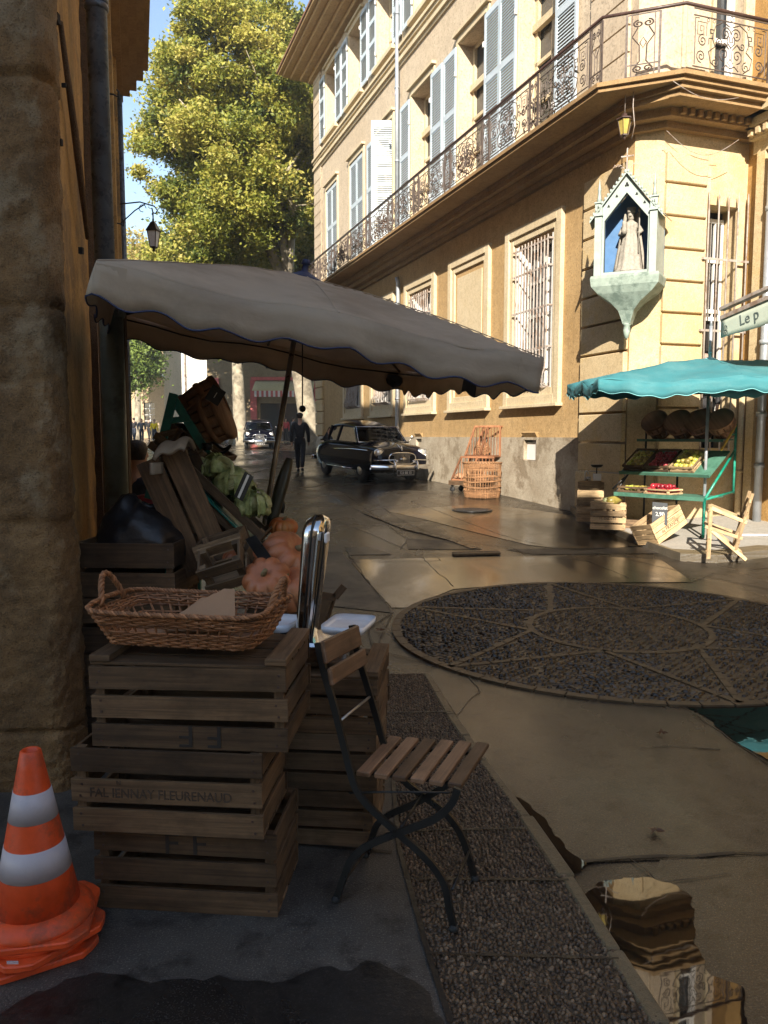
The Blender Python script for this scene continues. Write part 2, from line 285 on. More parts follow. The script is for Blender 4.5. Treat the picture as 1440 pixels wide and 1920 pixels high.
# ------------------------------------------------------------ mesh helpers
MW = {}
def rotm(z=0, x=0, y=0): return (Matrix.Rotation(z, 4, 'Z') @ Matrix.Rotation(y, 4, 'Y') @ Matrix.Rotation(x, 4, 'X'))
def frame(o, xd, zd=(0, 0, 1)):
    x = V(xd).normalized(); z = V(zd).normalized(); y = z.cross(x).normalized(); z = x.cross(y)
    m = Matrix((x, y, z)).transposed().to_4x4(); m.translation = V(o); return m
class MB:
    def __init__(s): s.v = []; s.f = []; s.uv = []; s.r = []; s.sm = []; s.mi = []; s.cm = 0
    def add(s, vs_, fs, smooth=False, uvs=None, rnd=None):
        b = len(s.v); s.v += [tuple(x) for x in vs_]; rnd = random.random() if rnd is None else rnd
        for k, f in enumerate(fs):
            s.f.append(tuple(b+i for i in f)); s.sm.append(smooth); s.r.append(rnd); s.mi.append(s.cm)
            if uvs: s.uv.append(uvs[k])
            else: s.uv.append([(vs_[i][0]+vs_[i][1], vs_[i][2]) for i in f])
    def box(s, c, size, M=None, rnd=None, taper=None):
        sx, sy, sz = [a/2 for a in size]; c = V(c)
        P = [V((x*sx, y*sy, z*sz)) for z in (-1, 1) for y in (-1, 1) for x in (-1, 1)]
        F = [(0, 2, 3, 1), (4, 5, 7, 6), (0, 1, 5, 4), (2, 6, 7, 3), (0, 4, 6, 2), (1, 3, 7, 5)]
        L = max(range(3), key=lambda i: size[i]); o1, o2 = random.uniform(0, 50), random.uniform(0, 50)
        uv = []
        for f in F:
            n = max(range(3), key=lambda i: abs(P[f[0]][i]+P[f[2]][i])*(1 if size[i] else 0)/(size[i] or 1))
            ax = [i for i in range(3) if i != n]
            a = L if L in ax else ax[0]; b_ = [i for i in ax if i != a][0]
            uv.append([(P[i][a]+o1, P[i][b_]+o2) for i in f])
        Q = [((M @ p) if M else p) + c for p in P] if not (M and len(M) == 4 and M.translation.length) else [M @ (p+c) for p in P]
        s.add(Q, F, uvs=uv, rnd=rnd)
    def bar(s, p0, p1, w, h, up=(0, 0, 1), rnd=None):
        p0 = V(p0); p1 = V(p1); d = p1-p0; x = d.normalized(); z = V(up); y = z.cross(x)
        if y.length < 1e-4: y = V((1, 0, 0)).cross(x)
        y.normalize(); z = x.cross(y); m = Matrix((x, y, z)).transposed()
        s.box((p0+p1)/2, (d.length, w, h), m.to_4x4().to_3x3(), rnd)
    def tube(s, pts, r, n=8, closed=False, caps=True, rnd=None, flat=None):
        pts = [V(p) for p in pts]; m = len(pts); rs = r if isinstance(r, (list, tuple)) else [r]*m
        vs_ = []; prev = None; ln = 0; lens = []
        for i, p in enumerate(pts):
            if closed: d = pts[(i+1) % m]-pts[i-1]
            else: d = pts[min(i+1, m-1)]-pts[max(i-1, 0)]
            if d.length < 1e-9: d = V((0, 0, 1))
            d.normalize()
            if prev is None:
                a = V((0, 0, 1)) if abs(d.z) < .9 else V((1, 0, 0)); x = a.cross(d).normalized()
            else:
                x = prev - d*prev.dot(d)
                if x.length < 1e-6: x = V((1, 0, 0)).cross(d)
                x.normalize()
            prev = x; y = d.cross(x)
            if i: ln += (p-pts[i-1]).length
            lens.append(ln)
            for k in range(n):
                a = 2*math.pi*k/n; vs_.append(p+x*(math.cos(a)*rs[i])+y*(math.sin(a)*rs[i]*(flat or 1)))
        F = []; uv = []; o = random.uniform(0, 50)
        for i in range(m if closed else m-1):
            j = (i+1) % m
            for k in range(n):
                l = (k+1) % n; F.append((i*n+k, i*n+l, j*n+l, j*n+k))
                a, b_ = lens[i]+o, (lens[j] if j else lens[i]+.01)+o; uv.append([(a, k*.01), (a, k*.01+.01), (b_, k*.01+.01), (b_, k*.01)])
        if caps and not closed:
            F.append(tuple(range(n))[::-1]); uv.append([(0, 0)]*n); F.append(tuple((m-1)*n+k for k in range(n))); uv.append([(0, 0)]*n)
        s.add(vs_, F, smooth=n > 4, uvs=uv, rnd=rnd)
    def lathe(s, prof, n=24, M=None, c=(0, 0, 0), smooth=True, fn=None):
        M = M or Matrix(); c = V(c); vs_ = []
        for (r, z) in prof:
            for k in range(n):
                a = 2*math.pi*k/n; rr = r*(fn(a, r, z) if fn else 1); vs_.append(M @ V((rr*math.cos(a), rr*math.sin(a), z)) + c)
        F = [(i*n+k, i*n+(k+1) % n, (i+1)*n+(k+1) % n, (i+1)*n+k) for i in range(len(prof)-1) for k in range(n)]
        if prof[0][0] > 1e-6: F.append(tuple(range(n))[::-1])
        if prof[-1][0] > 1e-6: F.append(tuple((len(prof)-1)*n+k for k in range(n)))
        s.add(vs_, F, smooth=smooth)
    def prism(s, poly, z0, z1, M=None):
        M = M or Matrix(); n = len(poly)
        A = sum(poly[i][0]*poly[(i+1) % n][1]-poly[(i+1) % n][0]*poly[i][1] for i in range(n))
        if A < 0: poly = poly[::-1]
        vs_ = [M @ V((x, y, z0)) for x, y in poly]+[M @ V((x, y, z1)) for x, y in poly]
        s.add(vs_, [tuple(range(n))[::-1], tuple(range(n, 2*n))]+[(i, (i+1) % n, n+(i+1) % n, n+i) for i in range(n)])
    def grid(s, fn, nu, nv, smooth=True, wrap=False, rnd=None):
        vs_ = [V(fn(i/nu, j/nv)) for j in range(nv+1) for i in range(nu+1)]
        s.add(vs_, [(j*(nu+1)+i, j*(nu+1)+i+1, (j+1)*(nu+1)+i+1, (j+1)*(nu+1)+i) for j in range(nv) for i in range(nu)], smooth=smooth, rnd=rnd)
    def build(s, name, mat, parent=None, wld=False, bevel=0, solid=0, sub=0, M=None):
        me = bpy.data.meshes.new(name); vs_ = s.v
        if M is not None: vs_ = [M @ V(p) for p in vs_]
        if wld and parent is not None:
            I = MW[parent.name].inverted(); vs_ = [I @ V(p) for p in vs_]
        me.from_pydata([tuple(p) for p in vs_], [], s.f)
        uvl = me.uv_layers.new(name='UVMap'); fl = [c for f in s.uv for uv in f for c in uv]
        uvl.data.foreach_set('uv', fl)
        a = me.attributes.new('rnd', 'FLOAT', 'FACE'); a.data.foreach_set('value', s.r)
        me.polygons.foreach_set('use_smooth', s.sm)
        ms = mat if isinstance(mat, (list, tuple)) else [mat]
        for m_ in ms: me.materials.append(m_)
        if len(ms) > 1: me.polygons.foreach_set('material_index', s.mi)
        me.update()
        o = bpy.data.objects.new(name, me); col.objects.link(o)
        if parent is not None: o.parent = parent; MW[o.name] = MW[parent.name]
        else: MW[o.name] = Matrix()
        if bevel: b = o.modifiers.new('bevel', 'BEVEL'); b.width = bevel; b.segments = 1; b.limit_method = 'ANGLE'
        if solid: b = o.modifiers.new('solid', 'SOLIDIFY'); b.thickness = solid; b.offset = 0
        if sub: b = o.modifiers.new('sub', 'SUBSURF'); b.levels = sub; b.render_levels = sub
        return o
def tag(o, label=None, cat=None, group=None, kind=None):
    for k, v in (('label', label), ('category', cat), ('group', group), ('kind', kind)):
        if v: o[k] = v
    return o
def empty(name, M, label=None, cat=None, group=None):
    if not isinstance(M, Matrix): M = Matrix.Translation(V(M))
    o = bpy.data.objects.new(name, None); col.objects.link(o); o.empty_display_size = .1
    o.matrix_world = M; MW[o.name] = M.copy(); return tag(o, label, cat, group)
def setM(o, M): o.matrix_world = M; MW[o.name] = M.copy()
def copy_tree(o, parent=None, M=None, label=None, group=None, cat=None):
    c = o.copy(); col.objects.link(c)
    if parent is not None: c.parent = parent; MW[c.name] = MW[parent.name]
    if M is not None: c.matrix_world = M; MW[c.name] = M.copy()
    tag(c, label, cat, group)
    for ch in list(o.children): copy_tree(ch, c)
    return c
def single(mb, name, mat, label, cat, group=None, M=None, **kw):
    """a thing that is one mesh, with its origin where M puts it"""
    o = mb.build(name, mat, **kw); tag(o, label, cat, group)
    if M is not None: setM(o, M)
    return o
def text(name, body, size, M, mat, parent=None, ext=.002, sx=1.0):
    cu = bpy.data.curves.new(name, 'FONT'); cu.body = body; cu.size = size; cu.extrude = ext; cu.align_x = 'CENTER'; cu.align_y = 'CENTER'; cu.resolution_u = 3
    to = bpy.data.objects.new('tmp_text', cu); col.objects.link(to); bpy.context.view_layer.update()
    me = bpy.data.meshes.new_from_object(to.evaluated_get(bpy.context.evaluated_depsgraph_get()))
    bpy.data.objects.remove(to); me.name = name
    T = M @ Matrix.Diagonal((sx, 1, 1, 1))
    if parent is not None: T = MW[parent.name].inverted() @ T
    me.transform(T); me.materials.clear(); me.materials.append(mat)
    o = bpy.data.objects.new(name, me); col.objects.link(o)
    if parent is not None: o.parent = parent; MW[o.name] = MW[parent.name]
    return o
def struct(mb, name, mat, kind='structure', **kw): return tag(mb.build(name, mat, **kw), kind=kind)
def npmesh(name, vv, ff, mat, rnd=None, smooth=False):
    """vv (n,3) floats, ff (m,k) ints as one mesh"""
    me = bpy.data.meshes.new(name); n, (m, k) = len(vv), ff.shape
    me.vertices.add(n); me.vertices.foreach_set('co', vv.astype('f').ravel())
    me.loops.add(m*k); me.loops.foreach_set('vertex_index', ff.astype('i').ravel())
    me.polygons.add(m); me.polygons.foreach_set('loop_start', np.arange(0, m*k, k, dtype='i'))
    me.update(calc_edges=True)
    if rnd is not None:
        a = me.attributes.new('rnd', 'FLOAT', 'FACE'); a.data.foreach_set('value', rnd.astype('f'))
    me.polygons.foreach_set('use_smooth', np.full(m, smooth)); me.materials.append(mat)
    o = bpy.data.objects.new(name, me); col.objects.link(o); MW[o.name] = Matrix(); return o

# ------------------------------------------------------------ ground
mb = MB(); ys = [-60, -20, -4, 0, 2, 4, 6, 7, 8, 9, 10, 11, 12, 13, 14, 15, 16, 18, 20, 22.5, 25, 30, 37, 44, 60, 80, 150, 300, 1500]; xs = [-600, -60, -20, -6, 0, 6, 20, 60, 600]
vs_ = [V((x, y, gz(y)-.001)) for y in ys for x in xs]; nx = len(xs)
mb.add(vs_, [(j*nx+i, j*nx+i+1, (j+1)*nx+i+1, (j+1)*nx+i) for j in range(len(ys)-1) for i in range(nx-1)])
struct(mb, 'ground', M_street)
def sheet(name, poly, dz, mat, thick=0, flat=None):
    """a sheet that follows the ground; poly = world (x, y)"""
    ymin, ymax = min(p[1] for p in poly), max(p[1] for p in poly)
    bm = bmesh.new(); f = bm.faces.new([bm.verts.new((x, y, 0)) for x, y in poly])
    for cut in [c/2 for c in range(int(ymin*2)+1, int(ymax*2)+1)]:
        g = bm.verts[:]+bm.edges[:]+bm.faces[:]
        bmesh.ops.bisect_plane(bm, geom=g, plane_co=(0, cut, 0), plane_no=(0, 1, 0))
    for v in bm.verts: v.co.z = (flat if flat is not None else gz(v.co.y))+dz
    bmesh.ops.recalc_face_normals(bm, faces=bm.faces)
    if sum(f.normal.z for f in bm.faces) < 0: bmesh.ops.reverse_faces(bm, faces=bm.faces)
    if thick:
        r = bmesh.ops.extrude_face_region(bm, geom=bm.faces[:]); 
        for e in r['geom']:
            if isinstance(e, bmesh.types.BMVert): e.co.z -= 0
        dn = set(e for e in r['geom'] if isinstance(e, bmesh.types.BMVert))
        for v in bm.verts:
            if v not in dn: v.co.z -= thick
    me = bpy.data.meshes.new(name); bm.to_mesh(me); bm.free(); me.materials.append(mat)
    o = bpy.data.objects.new(name, me); col.objects.link(o); MW[o.name] = Matrix(); o['kind'] = 'structure'; return o
xy = lambda u, v, z=None: (lambda p: (p.x, p.y))(gnd(u, v) if z is None else atz(u, v, z))
# near pavement and the aggregate strip beside it (level, z = 0)
K = [xy(*p, 0) for p in [(1240, 1919), (1150, 1780), (1062, 1642), (985, 1530), (905, 1425), (845, 1340), (800, 1262)]]
K = [(K[0][0]+.10, .6)]+K
Lf = [xy(*p, 0) for p in [(690, 1262), (735, 1440), (748, 1590), (800, 1780), (845, 1919)]]
strip_poly = K+Lf+[(Lf[-1][0]+.03, .6)]
sheet('aggregate_strip', strip_poly, 0, M_strip, thick=.12, flat=-.004)
near_poly = [(-3, -2), (Lf[-1][0]+.03, -2), (Lf[-1][0]+.03, .6)]+Lf[::-1]+[(-.2, 5.4), (-.75, 7.2), (-3.0, 7.6)]
sheet('near_pavement', near_poly, 0, M_nearpave, thick=.12, flat=0)
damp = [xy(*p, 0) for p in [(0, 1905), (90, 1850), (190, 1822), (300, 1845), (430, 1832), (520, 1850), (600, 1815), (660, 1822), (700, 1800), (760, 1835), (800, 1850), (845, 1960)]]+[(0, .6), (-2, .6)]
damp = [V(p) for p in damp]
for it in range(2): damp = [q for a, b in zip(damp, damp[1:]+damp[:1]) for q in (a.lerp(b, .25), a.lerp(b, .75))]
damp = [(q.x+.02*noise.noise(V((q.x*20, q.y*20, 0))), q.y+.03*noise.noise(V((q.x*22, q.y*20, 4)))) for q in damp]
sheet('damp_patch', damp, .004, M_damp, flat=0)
# right-hand pavement
Kr = [xy(*p) for p in [(1075, 962), (1092, 978), (1150, 1002), (1215, 1030), (1275, 1052), (1345, 1056), (1440, 1045)]]+[(9, 9.2)]
pav = Kr+[(9, 13.5), (4.5, 13.5), (3.3, 13.4)]
sheet('right_pavement', pav, .10, M_pave, thick=.3)
Ki = [(x+.0, y+.30) for x, y in Kr]
sheet('kerb', Kr+Ki[::-1], .104, M_kerb, thick=.25)
def zp(y): return gz(y)+.10
def pav_at(u, v): return gnd(u, v, .10)
# cut slabs
S_ = lambda n, pts, m, dz=.004: sheet(n, [xy(*p) for p in pts], dz, m)
S_('wet_slab', [(655, 1050), (830, 1046), (1100, 1042), (1240, 1050), (1300, 1092), (1000, 1093), (850, 1105), (760, 1140), (735, 1140)], M_slabgold)
S_('wet_slab', [(560, 1130), (740, 1150), (640, 1035), (560, 1035)], M_slabmatte)
S_('wet_slab', [(805, 1262), (860, 1232), (1020, 1285), (1200, 1308), (1300, 1318), (1440, 1440), (1700, 1560), (1500, 1602), (1030, 1622), (910, 1428)], M_slabwet)
S_('wet_slab', [(720, 958), (905, 945), (1060, 965), (1250, 1020), (1085, 1033), (990, 1022), (800, 975)], M_slabgold)
S_('aggregate_slab', [(945, 1030), (1240, 1026), (1260, 1038), (1000, 1040)], M_slabmatte)
S_('aggregate_slab', [(645, 1026), (690, 1026), (735, 1040), (655, 1041)], M_slabmatte)
S_('aggregate_slab', [(760, 1010), (850, 1015), (905, 1030), (890, 1031), (765, 1030)], M_slabmatte)
S_('wet_slab', [(1240, 1608), (1700, 1590), (1900, 2300), (1500, 2300), (1330, 1950), (1200, 1700)], M_slabwet, .003)
# joints and cracks
jt = MB()
def joint(pts, w=.012, dz=.008, jit=.012):
    P = [gnd(*p) for p in pts]; Q = []
    for a, b in zip(P, P[1:]):
        n = max(2, int((b-a).length/.12))
        for k in range(n): Q.append(a.lerp(b, k/n)+V((random.uniform(-jit, jit), random.uniform(-jit, jit), 0)))
    Q.append(P[-1])
    for k, (a, b) in enumerate(zip(Q, Q[1:])):
        d = (b-a).normalized(); s = V((-d.y, d.x, 0))*w*random.uniform(.3, .75)
        jt.add([(q.x, q.y, gz(q.y)+dz) for q in (a-s, b-s, b+s, a+s)], [(0, 1, 2, 3)])
for pts, w in [([(655, 1041), (735, 1150), (700, 1225)], .01), ([(600, 1036), (655, 1041), (830, 1040), (900, 1041)], .012), ([(655, 1056), (828, 1052), (812, 1042)], .008),
               ([(690, 935), (745, 972), (830, 1010), (960, 1028), (985, 1040)], .014), ([(640, 925), (700, 965), (765, 1012), (750, 1030)], .012), ([(770, 940), (850, 970), (960, 1010), (1080, 1035)], .010),
               ([(900, 972), (1000, 963), (1075, 955)], .01), ([(1030, 1622), (1180, 1610), (1440, 1600), (1700, 1590)], .018), ([(860, 1240), (900, 1300), (880, 1318), (850, 1350)], .008),
               ([(1200, 1405), (1260, 1402), (1350, 1408)], .012), ([(1260, 1320), (1330, 1360), (1365, 1385), (1440, 1432)], .010), ([(910, 1440), (940, 1475), (985, 1530)], .010),
               ([(700, 1205), (720, 1225), (790, 1240)], .016), ([(690, 1180), (745, 1190)], .01), ([(1190, 1660), (1370, 1640)], .006), ([(1180, 1610), (1235, 1660)], .007), ([(600, 1130), (700, 1118)], .01),
               ([(1180, 1050), (1290, 1075), (1440, 1105)], .012), ([(1240, 1038), (1330, 1065), (1440, 1080)], .01), ([(600, 1000), (700, 985), (760, 1000)], .009), ([(560, 940), (640, 948), (700, 940)], .012), ([(700, 1225), (690, 1180), (735, 1150)], .016), ([(985, 1040), (1100, 1052), (1180, 1085)], .01), ([(600, 965), (690, 1000), (760, 1030)], .012), ([(860, 905), (960, 935), (1060, 965)], .01), ([(1300, 1092), (1340, 1075), (1440, 1066)], .014), ([(790, 1045), (850, 1100)], .008)]:
    joint(pts, w*.8)
struct(jt, 'paving_joint', M_joint)
jt = MB()
for (a, b, s_) in [((735, 1440), (905, 1425), 0), ((748, 1560), (985, 1555), 0), ((762, 1650), (1066, 1652), 0), ((800, 1790), (1160, 1800), 0), ((700, 1338), (845, 1336), 0)]:
    A, B = atz(*a, 0), atz(*b, 0); n = 14
    for k in range(n):
        p, q = A.lerp(B, k/n), A.lerp(B, (k+1)/n); d = (q-p).normalized(); s = V((-d.y, d.x, 0))*.007*random.uniform(.5, 1.3)
        jt.add([V((z.x, z.y, .007)) for z in (p-s, q-s, q+s, p+s)], [(0, 1, 2, 3)])
for pts in [Lf, [atz(300, 1560, 0)[:2], atz(735, 1600, 0)[:2]]]:
    for a, b in zip(pts, pts[1:]):
        a, b = V((a[0], a[1], .006)), V((b[0], b[1], .006)); d = (b-a).normalized(); s = V((-d.y, d.x, 0))*.009
        jt.add([a-s, b-s, b+s, a+s], [(0, 1, 2, 3)])
struct(jt, 'strip_joint', M_joint)
# kerb stone line along the strip
kb = MB()
for a, b in zip(K, K[1:]):
    a, b = V((*a, -.02)), V((*b, -.02)); L = (b-a).length; n = max(1, int(L/.3))
    for k in range(n):
        p, q = a.lerp(b, k/n), a.lerp(b, (k+.985)/n); d = (q-p).normalized()
        kb.bar(p, q, .055+random.uniform(-.012, .012), .055+random.uniform(-.01, .006))
struct(kb, 'strip_kerb', M_kerb, bevel=.008)
# puddles: thin sheets of still water
def blob(c, pts): return [xy(*p) for p in pts]
for n, pts in [('puddle', [(1090, 1690), (1108, 1668), (1150, 1652), (1215, 1648), (1262, 1660), (1290, 1680), (1304, 1710), (1300, 1760), (1322, 1800), (1318, 1830), (1390, 1850), (1400, 1900), (1420, 1990), (1270, 1990), (1200, 1880), (1150, 1800), (1105, 1735)]),
               ('puddle', [(958, 1500), (975, 1498), (1000, 1515), (1040, 1570), (1075, 1610), (1100, 1625), (1082, 1640), (1045, 1628), (1010, 1580), (975, 1530)]),
               ('puddle', [(1265, 1322), (1340, 1316), (1460, 1314), (1700, 1310), (1700, 1500), (1470, 1440), (1400, 1408), (1350, 1372), (1330, 1345)]),
               ]:
    P = [V(xy(*p)) for p in pts]
    for it in range(3): P = [q for a, b in zip(P, P[1:]+P[:1]) for q in (a.lerp(b, .25), a.lerp(b, .75))]
    P = [q+V((noise.noise(V((q.x*14, q.y*14, 1))), noise.noise(V((q.x*14, q.y*14, 5)))))*.022+V((noise.noise(V((q.x*50, q.y*50, 1))), noise.noise(V((q.x*50, q.y*50, 5)))))*.008 for q in P]
    sheet(n, [(q.x, q.y) for q in P], .0085, M_puddle)

# pebble mosaic roundel
CX, CY, CR = 1.98, 6.55, 1.88; CIN = .74
def sector_strips():
    P = []
    for k in range(6):
        a = math.radians(60*k+36)
        for s in (-1, 1):
            o = V((CX+CR*math.cos(a), CY+CR*math.sin(a))); b = a+s*math.radians(31); i = V((CX+CIN*math.cos(b), CY+CIN*math.sin(b))); P.append((o, i))
    return P
STR = sector_strips()
def dseg(p, a, b):
    ab = b-a; t = max(0, min(1, (p-a).dot(ab)/ab.dot(ab))); return (p-a-ab*t).length
circ = lambda r, n=72: [(CX+r*math.cos(2*math.pi*k/n), CY+r*math.sin(2*math.pi*k/n)) for k in range(n)]
sheet('mosaic_bed', circ(CR+.02), .0095, M_cobbed)
def pebbles(name, mat, pts, rot, sx, sy, sz, z, label=None):
    """many small flattened stones as one mesh"""
    n = len(pts); ring = 6
    base = [(0, 0, 1)]+[(.62*math.cos(a), .62*math.sin(a), .78) for a in np.arange(ring)*2*math.pi/ring]+[(math.cos(a), math.sin(a), .1) for a in np.arange(ring)*2*math.pi/ring+.2]+[(math.cos(a), math.sin(a), -.5) for a in np.arange(ring)*2*math.pi/ring+.2]
    base = np.array(base); F = [(0, 1+k, 1+(k+1) % ring, 1+(k+1) % ring) for k in range(ring)]
    tri = [(0, 1+k, 1+(k+1) % ring) for k in range(ring)]
    for a, b in ((1, 1+ring), (1+ring, 1+2*ring)):
        for k in range(ring):
            l = (k+1) % ring; tri += [(a+k, b+k, b+l), (a+k, b+l, a+l)]
    tri = np.array(tri); m = len(base)
    c, s = np.cos(rot), np.sin(rot); B = base[None]*np.stack([sx, sy, sz], 1)[:, None]
    tl = np.random.default_rng(3).normal(0, .12, (n, 2))
    z_ = B[:, :, 2]+B[:, :, 0]*tl[:, :1]+B[:, :, 1]*tl[:, 1:]
    X = pts[:, :1]+B[:, :, 0]*c[:, None]-B[:, :, 1]*s[:, None]; Y = pts[:, 1:2]+B[:, :, 0]*s[:, None]+B[:, :, 1]*c[:, None]
    vv = np.stack([X, Y, z_+z[:, None]], 2).reshape(-1, 3); ff = (tri[None]+(np.arange(n)*m)[:, None, None]).reshape(-1, 3)
    o = npmesh(name, vv, ff, mat, np.repeat(np.random.default_rng(5).random(n), len(tri)), True); o['kind'] = 'stuff'; return o
rng = np.random.default_rng(11); pts = []; rots = []
step = .056
for gy in np.arange(-CR, CR, step*.72):
    for gx in np.arange(-CR, CR, step*1.25):
        x = gx+rng.normal(0, .006)+(step*.6 if int(gy/step/.72) % 2 else 0); y = gy+rng.normal(0, .005); r = math.hypot(x, y)
        if r > CR-.04 or abs(r-CIN) < .035: continue
        p = V((CX+x, CY+y))
        if r > CIN and any(dseg(p, a, b) < .035 for a, b in STR): continue
        ang = math.atan2(y, x); sec = int((ang+math.pi)/(math.pi/6)) if r > CIN else 3
        pts.append((p.x, p.y)); rots.append((sec*1.9+.4) % math.pi*.25+rng.normal(0, .22)-.2)
pts = np.array(pts); n = len(pts); zz = np.interp(pts[:, 1], [a for a, b in ZT], [b for a, b in ZT])-.002
pebbles('mosaic_pebbles', M_pebble, pts, np.array(rots), rng.uniform(.028, .044, n), rng.uniform(.0115, .0165, n), rng.uniform(.018, .036, n), zz)
mb = MB()
def stonestrip(a, b, w):
    L = (b-a).length; n = max(1, int(L/.16))
    for k in range(n):
        p, q = a.lerp(b, (k+.03)/n), a.lerp(b, (k+.95)/n)
        mb.bar((p.x, p.y, gz(p.y)+.004), (q.x, q.y, gz(q.y)+.004), w, .03)
for a, b in STR: stonestrip(a, b, .045)
for rr, w in ((CIN, .055), (CR, .07)):
    n = int(2*math.pi*rr/.2)
    for k in range(n):
        a0, a1 = 2*math.pi*k/n, 2*math.pi*(k+.95)/n
        p, q = V((CX+rr*math.cos(a0), CY+rr*math.sin(a0))), V((CX+rr*math.cos(a1), CY+rr*math.sin(a1)))
        mb.bar((p.x, p.y, gz(p.y)+.004), (q.x, q.y, gz(q.y)+.004), w, .03)
struct(mb, 'mosaic_stone_strips', M_mortar)
# exposed aggregate on the strip
def inside(poly, x, y):
    c = False; j = len(poly)-1
    for i in range(len(poly)):
        if (poly[i][1] > y) != (poly[j][1] > y) and x < (poly[j][0]-poly[i][0])*(y-poly[i][1])/(poly[j][1]-poly[i][1])+poly[i][0]: c = not c
        j = i
    return c
pts = []
for y in np.arange(1.3, 5.2, .013):
    for x in np.arange(-.3, 1.2, .0155):
        X, Y = x+rng.normal(0, .004), y+rng.normal(0, .004)
        if inside(strip_poly, X, Y): pts.append((X, Y))
pts = np.array(pts); n = len(pts)
pebbles('strip_pebbles', M_pebble2, pts, rng.uniform(0, 3.1, n), rng.uniform(.0065, .0115, n), rng.uniform(.0045, .008, n), rng.uniform(.004, .010, n), np.full(n, -.004))
# ironwork in the street
mb = MB(); c = gnd(885, 957)
mb.lathe([(.0, .012), (.30, .012), (.31, .016), (.36, .016), (.37, 0)], 40, c=c)
for k in range(-6, 7):
    w = math.sqrt(max(0, .28**2-(k*.045)**2))
    if w > .05: mb.box(c+V((0, k*.045, .017)), (2*w, .02, .012))
single(mb, 'manhole_cover', M_black, 'round ribbed iron manhole cover in the wet street below the tall cane basket', 'manhole cover')
mb = MB(); a, b = gnd(850, 1040), gnd(935, 1038)
for k in range(22):
    p = a.lerp(b, k/21); mb.box(p+V((0, 0, .012)), (.028, .16, .02))
mb.bar(a+V((0, -.09, .012)), b+V((0, -.09, .012)), .02, .024); mb.bar(a+V((0, .09, .012)), b+V((0, .09, .012)), .02, .024)
single(mb, 'drain_grate', M_mortar, 'long slotted drain grate across the wet street', 'drain')
mb = MB(); P = [gnd(*p) for p in [(610, 925), (690, 965), (760, 992), (840, 1012), (890, 1030)]]
for a, b in zip(P, P[1:]):
    n = int((b-a).length/.22)
    for k in range(n):
        p, q = a.lerp(b, (k+.05)/n), a.lerp(b, (k+.93)/n); mb.bar(p+V((0, 0, .006)), q+V((0, 0, .006)), .09+random.uniform(-.02, .02), .014)
struct(mb, 'gutter_stones', M_slabwet)
for k, (u, v, s, lb) in enumerate([(1228, 1565, .038, 'dark brown curled leaf beside the long crack in the wet slab'), (1240, 1380, .036, 'pale tan fallen leaf above the crack near the teal puddle'), (712, 1185, .05, 'small yellowish fallen leaf near the edge of the pebble roundel'), (1085, 1172, .03, 'tiny leaf lying on the pebble roundel')]):
    mb = MB(); vs_ = [(0, 0, .012)]; n = 14
    for i in range(n):
        a = 2*math.pi*i/n; r = s*(1.1 if i % 3 == 0 else .5)*random.uniform(.8, 1.1); vs_.append((r*math.cos(a), r*math.sin(a), .004+random.uniform(0, .018)))
    mb.add(vs_, [(0, 1+i, 1+(i+1) % n) for i in range(n)])
    g = gnd(u, v); single(mb, 'dead_leaf', M_deadleaf, lb, 'leaf', 'fallen leaves on the wet ground', M=Matrix.Translation(g+V((0, 0, .01 if k != 3 else .03))))
# ============================================================ the corner building on the right
fS = V((-0.33009813, 0.94394662, 0)); fN = V((-0.94394662, -0.33009813, 0)); C0 = -7.81943
S0 = 10.35                                   # local x = s - S0; local y = out of the long facade; z up
bo = fS*S0+fN*C0
FM = Matrix((fS, fN, V((0, 0, 1)))).transposed().to_4x4(); FM.translation = bo
FL = lambda s, d, z: FM @ V((s-S0, d, z))
bld = empty('corner_building', FM, 'large ochre three-storey corner building with pale shuttered upper floors and a long wrought iron balcony', 'building')
def wall_holes(mb, x0, x1, z0, z1, holes, to3, depth, zstep=None):
    """a wall as quads around its openings, with the reveals of the openings going in by depth; to3(x, d, z) -> point"""
    xs = sorted({x0, x1}|{h[0] for h in holes}|{h[1] for h in holes}); zs = sorted({z0, z1}|{h[2] for h in holes}|{h[3] for h in holes})
    for a, b in zip(xs, xs[1:]):
        for c, d in zip(zs, zs[1:]):
            m, n = (a+b)/2, (c+d)/2
            if any(h[0] < m < h[1] and h[2] < n < h[3] for h in holes): continue
            mb.add([to3(a, 0, c), to3(b, 0, c), to3(b, 0, d), to3(a, 0, d)], [(0, 1, 2, 3)])
    for (a, b, c, d) in holes:
        q = [to3(a, 0, c), to3(b, 0, c), to3(b, 0, d), to3(a, 0, d)]; r = [to3(a, -depth, c), to3(b, -depth, c), to3(b, -depth, d), to3(a, -depth, d)]
        for i in range(4): j = (i+1) % 4; mb.add([q[i], q[j], r[j], r[i]], [(0, 1, 2, 3)])
A3 = lambda x, d, z: V((x, d, z))            # local frame of the long facade
xl = lambda s: s-S0
GW = [(13.65, 'grille'), (19.45, 'grille'), (22.43, 'grille'), (25.4, 'grille')]; BLANK = 16.5
C2 = [13.65, 16.47, 19.4, 22.3, 25.0, 27.95]; C3 = [13.6, 16.45, 19.25, 22.15, 25.05, 27.9]
XE = xl(30.3); X0_ = xl(10.65)
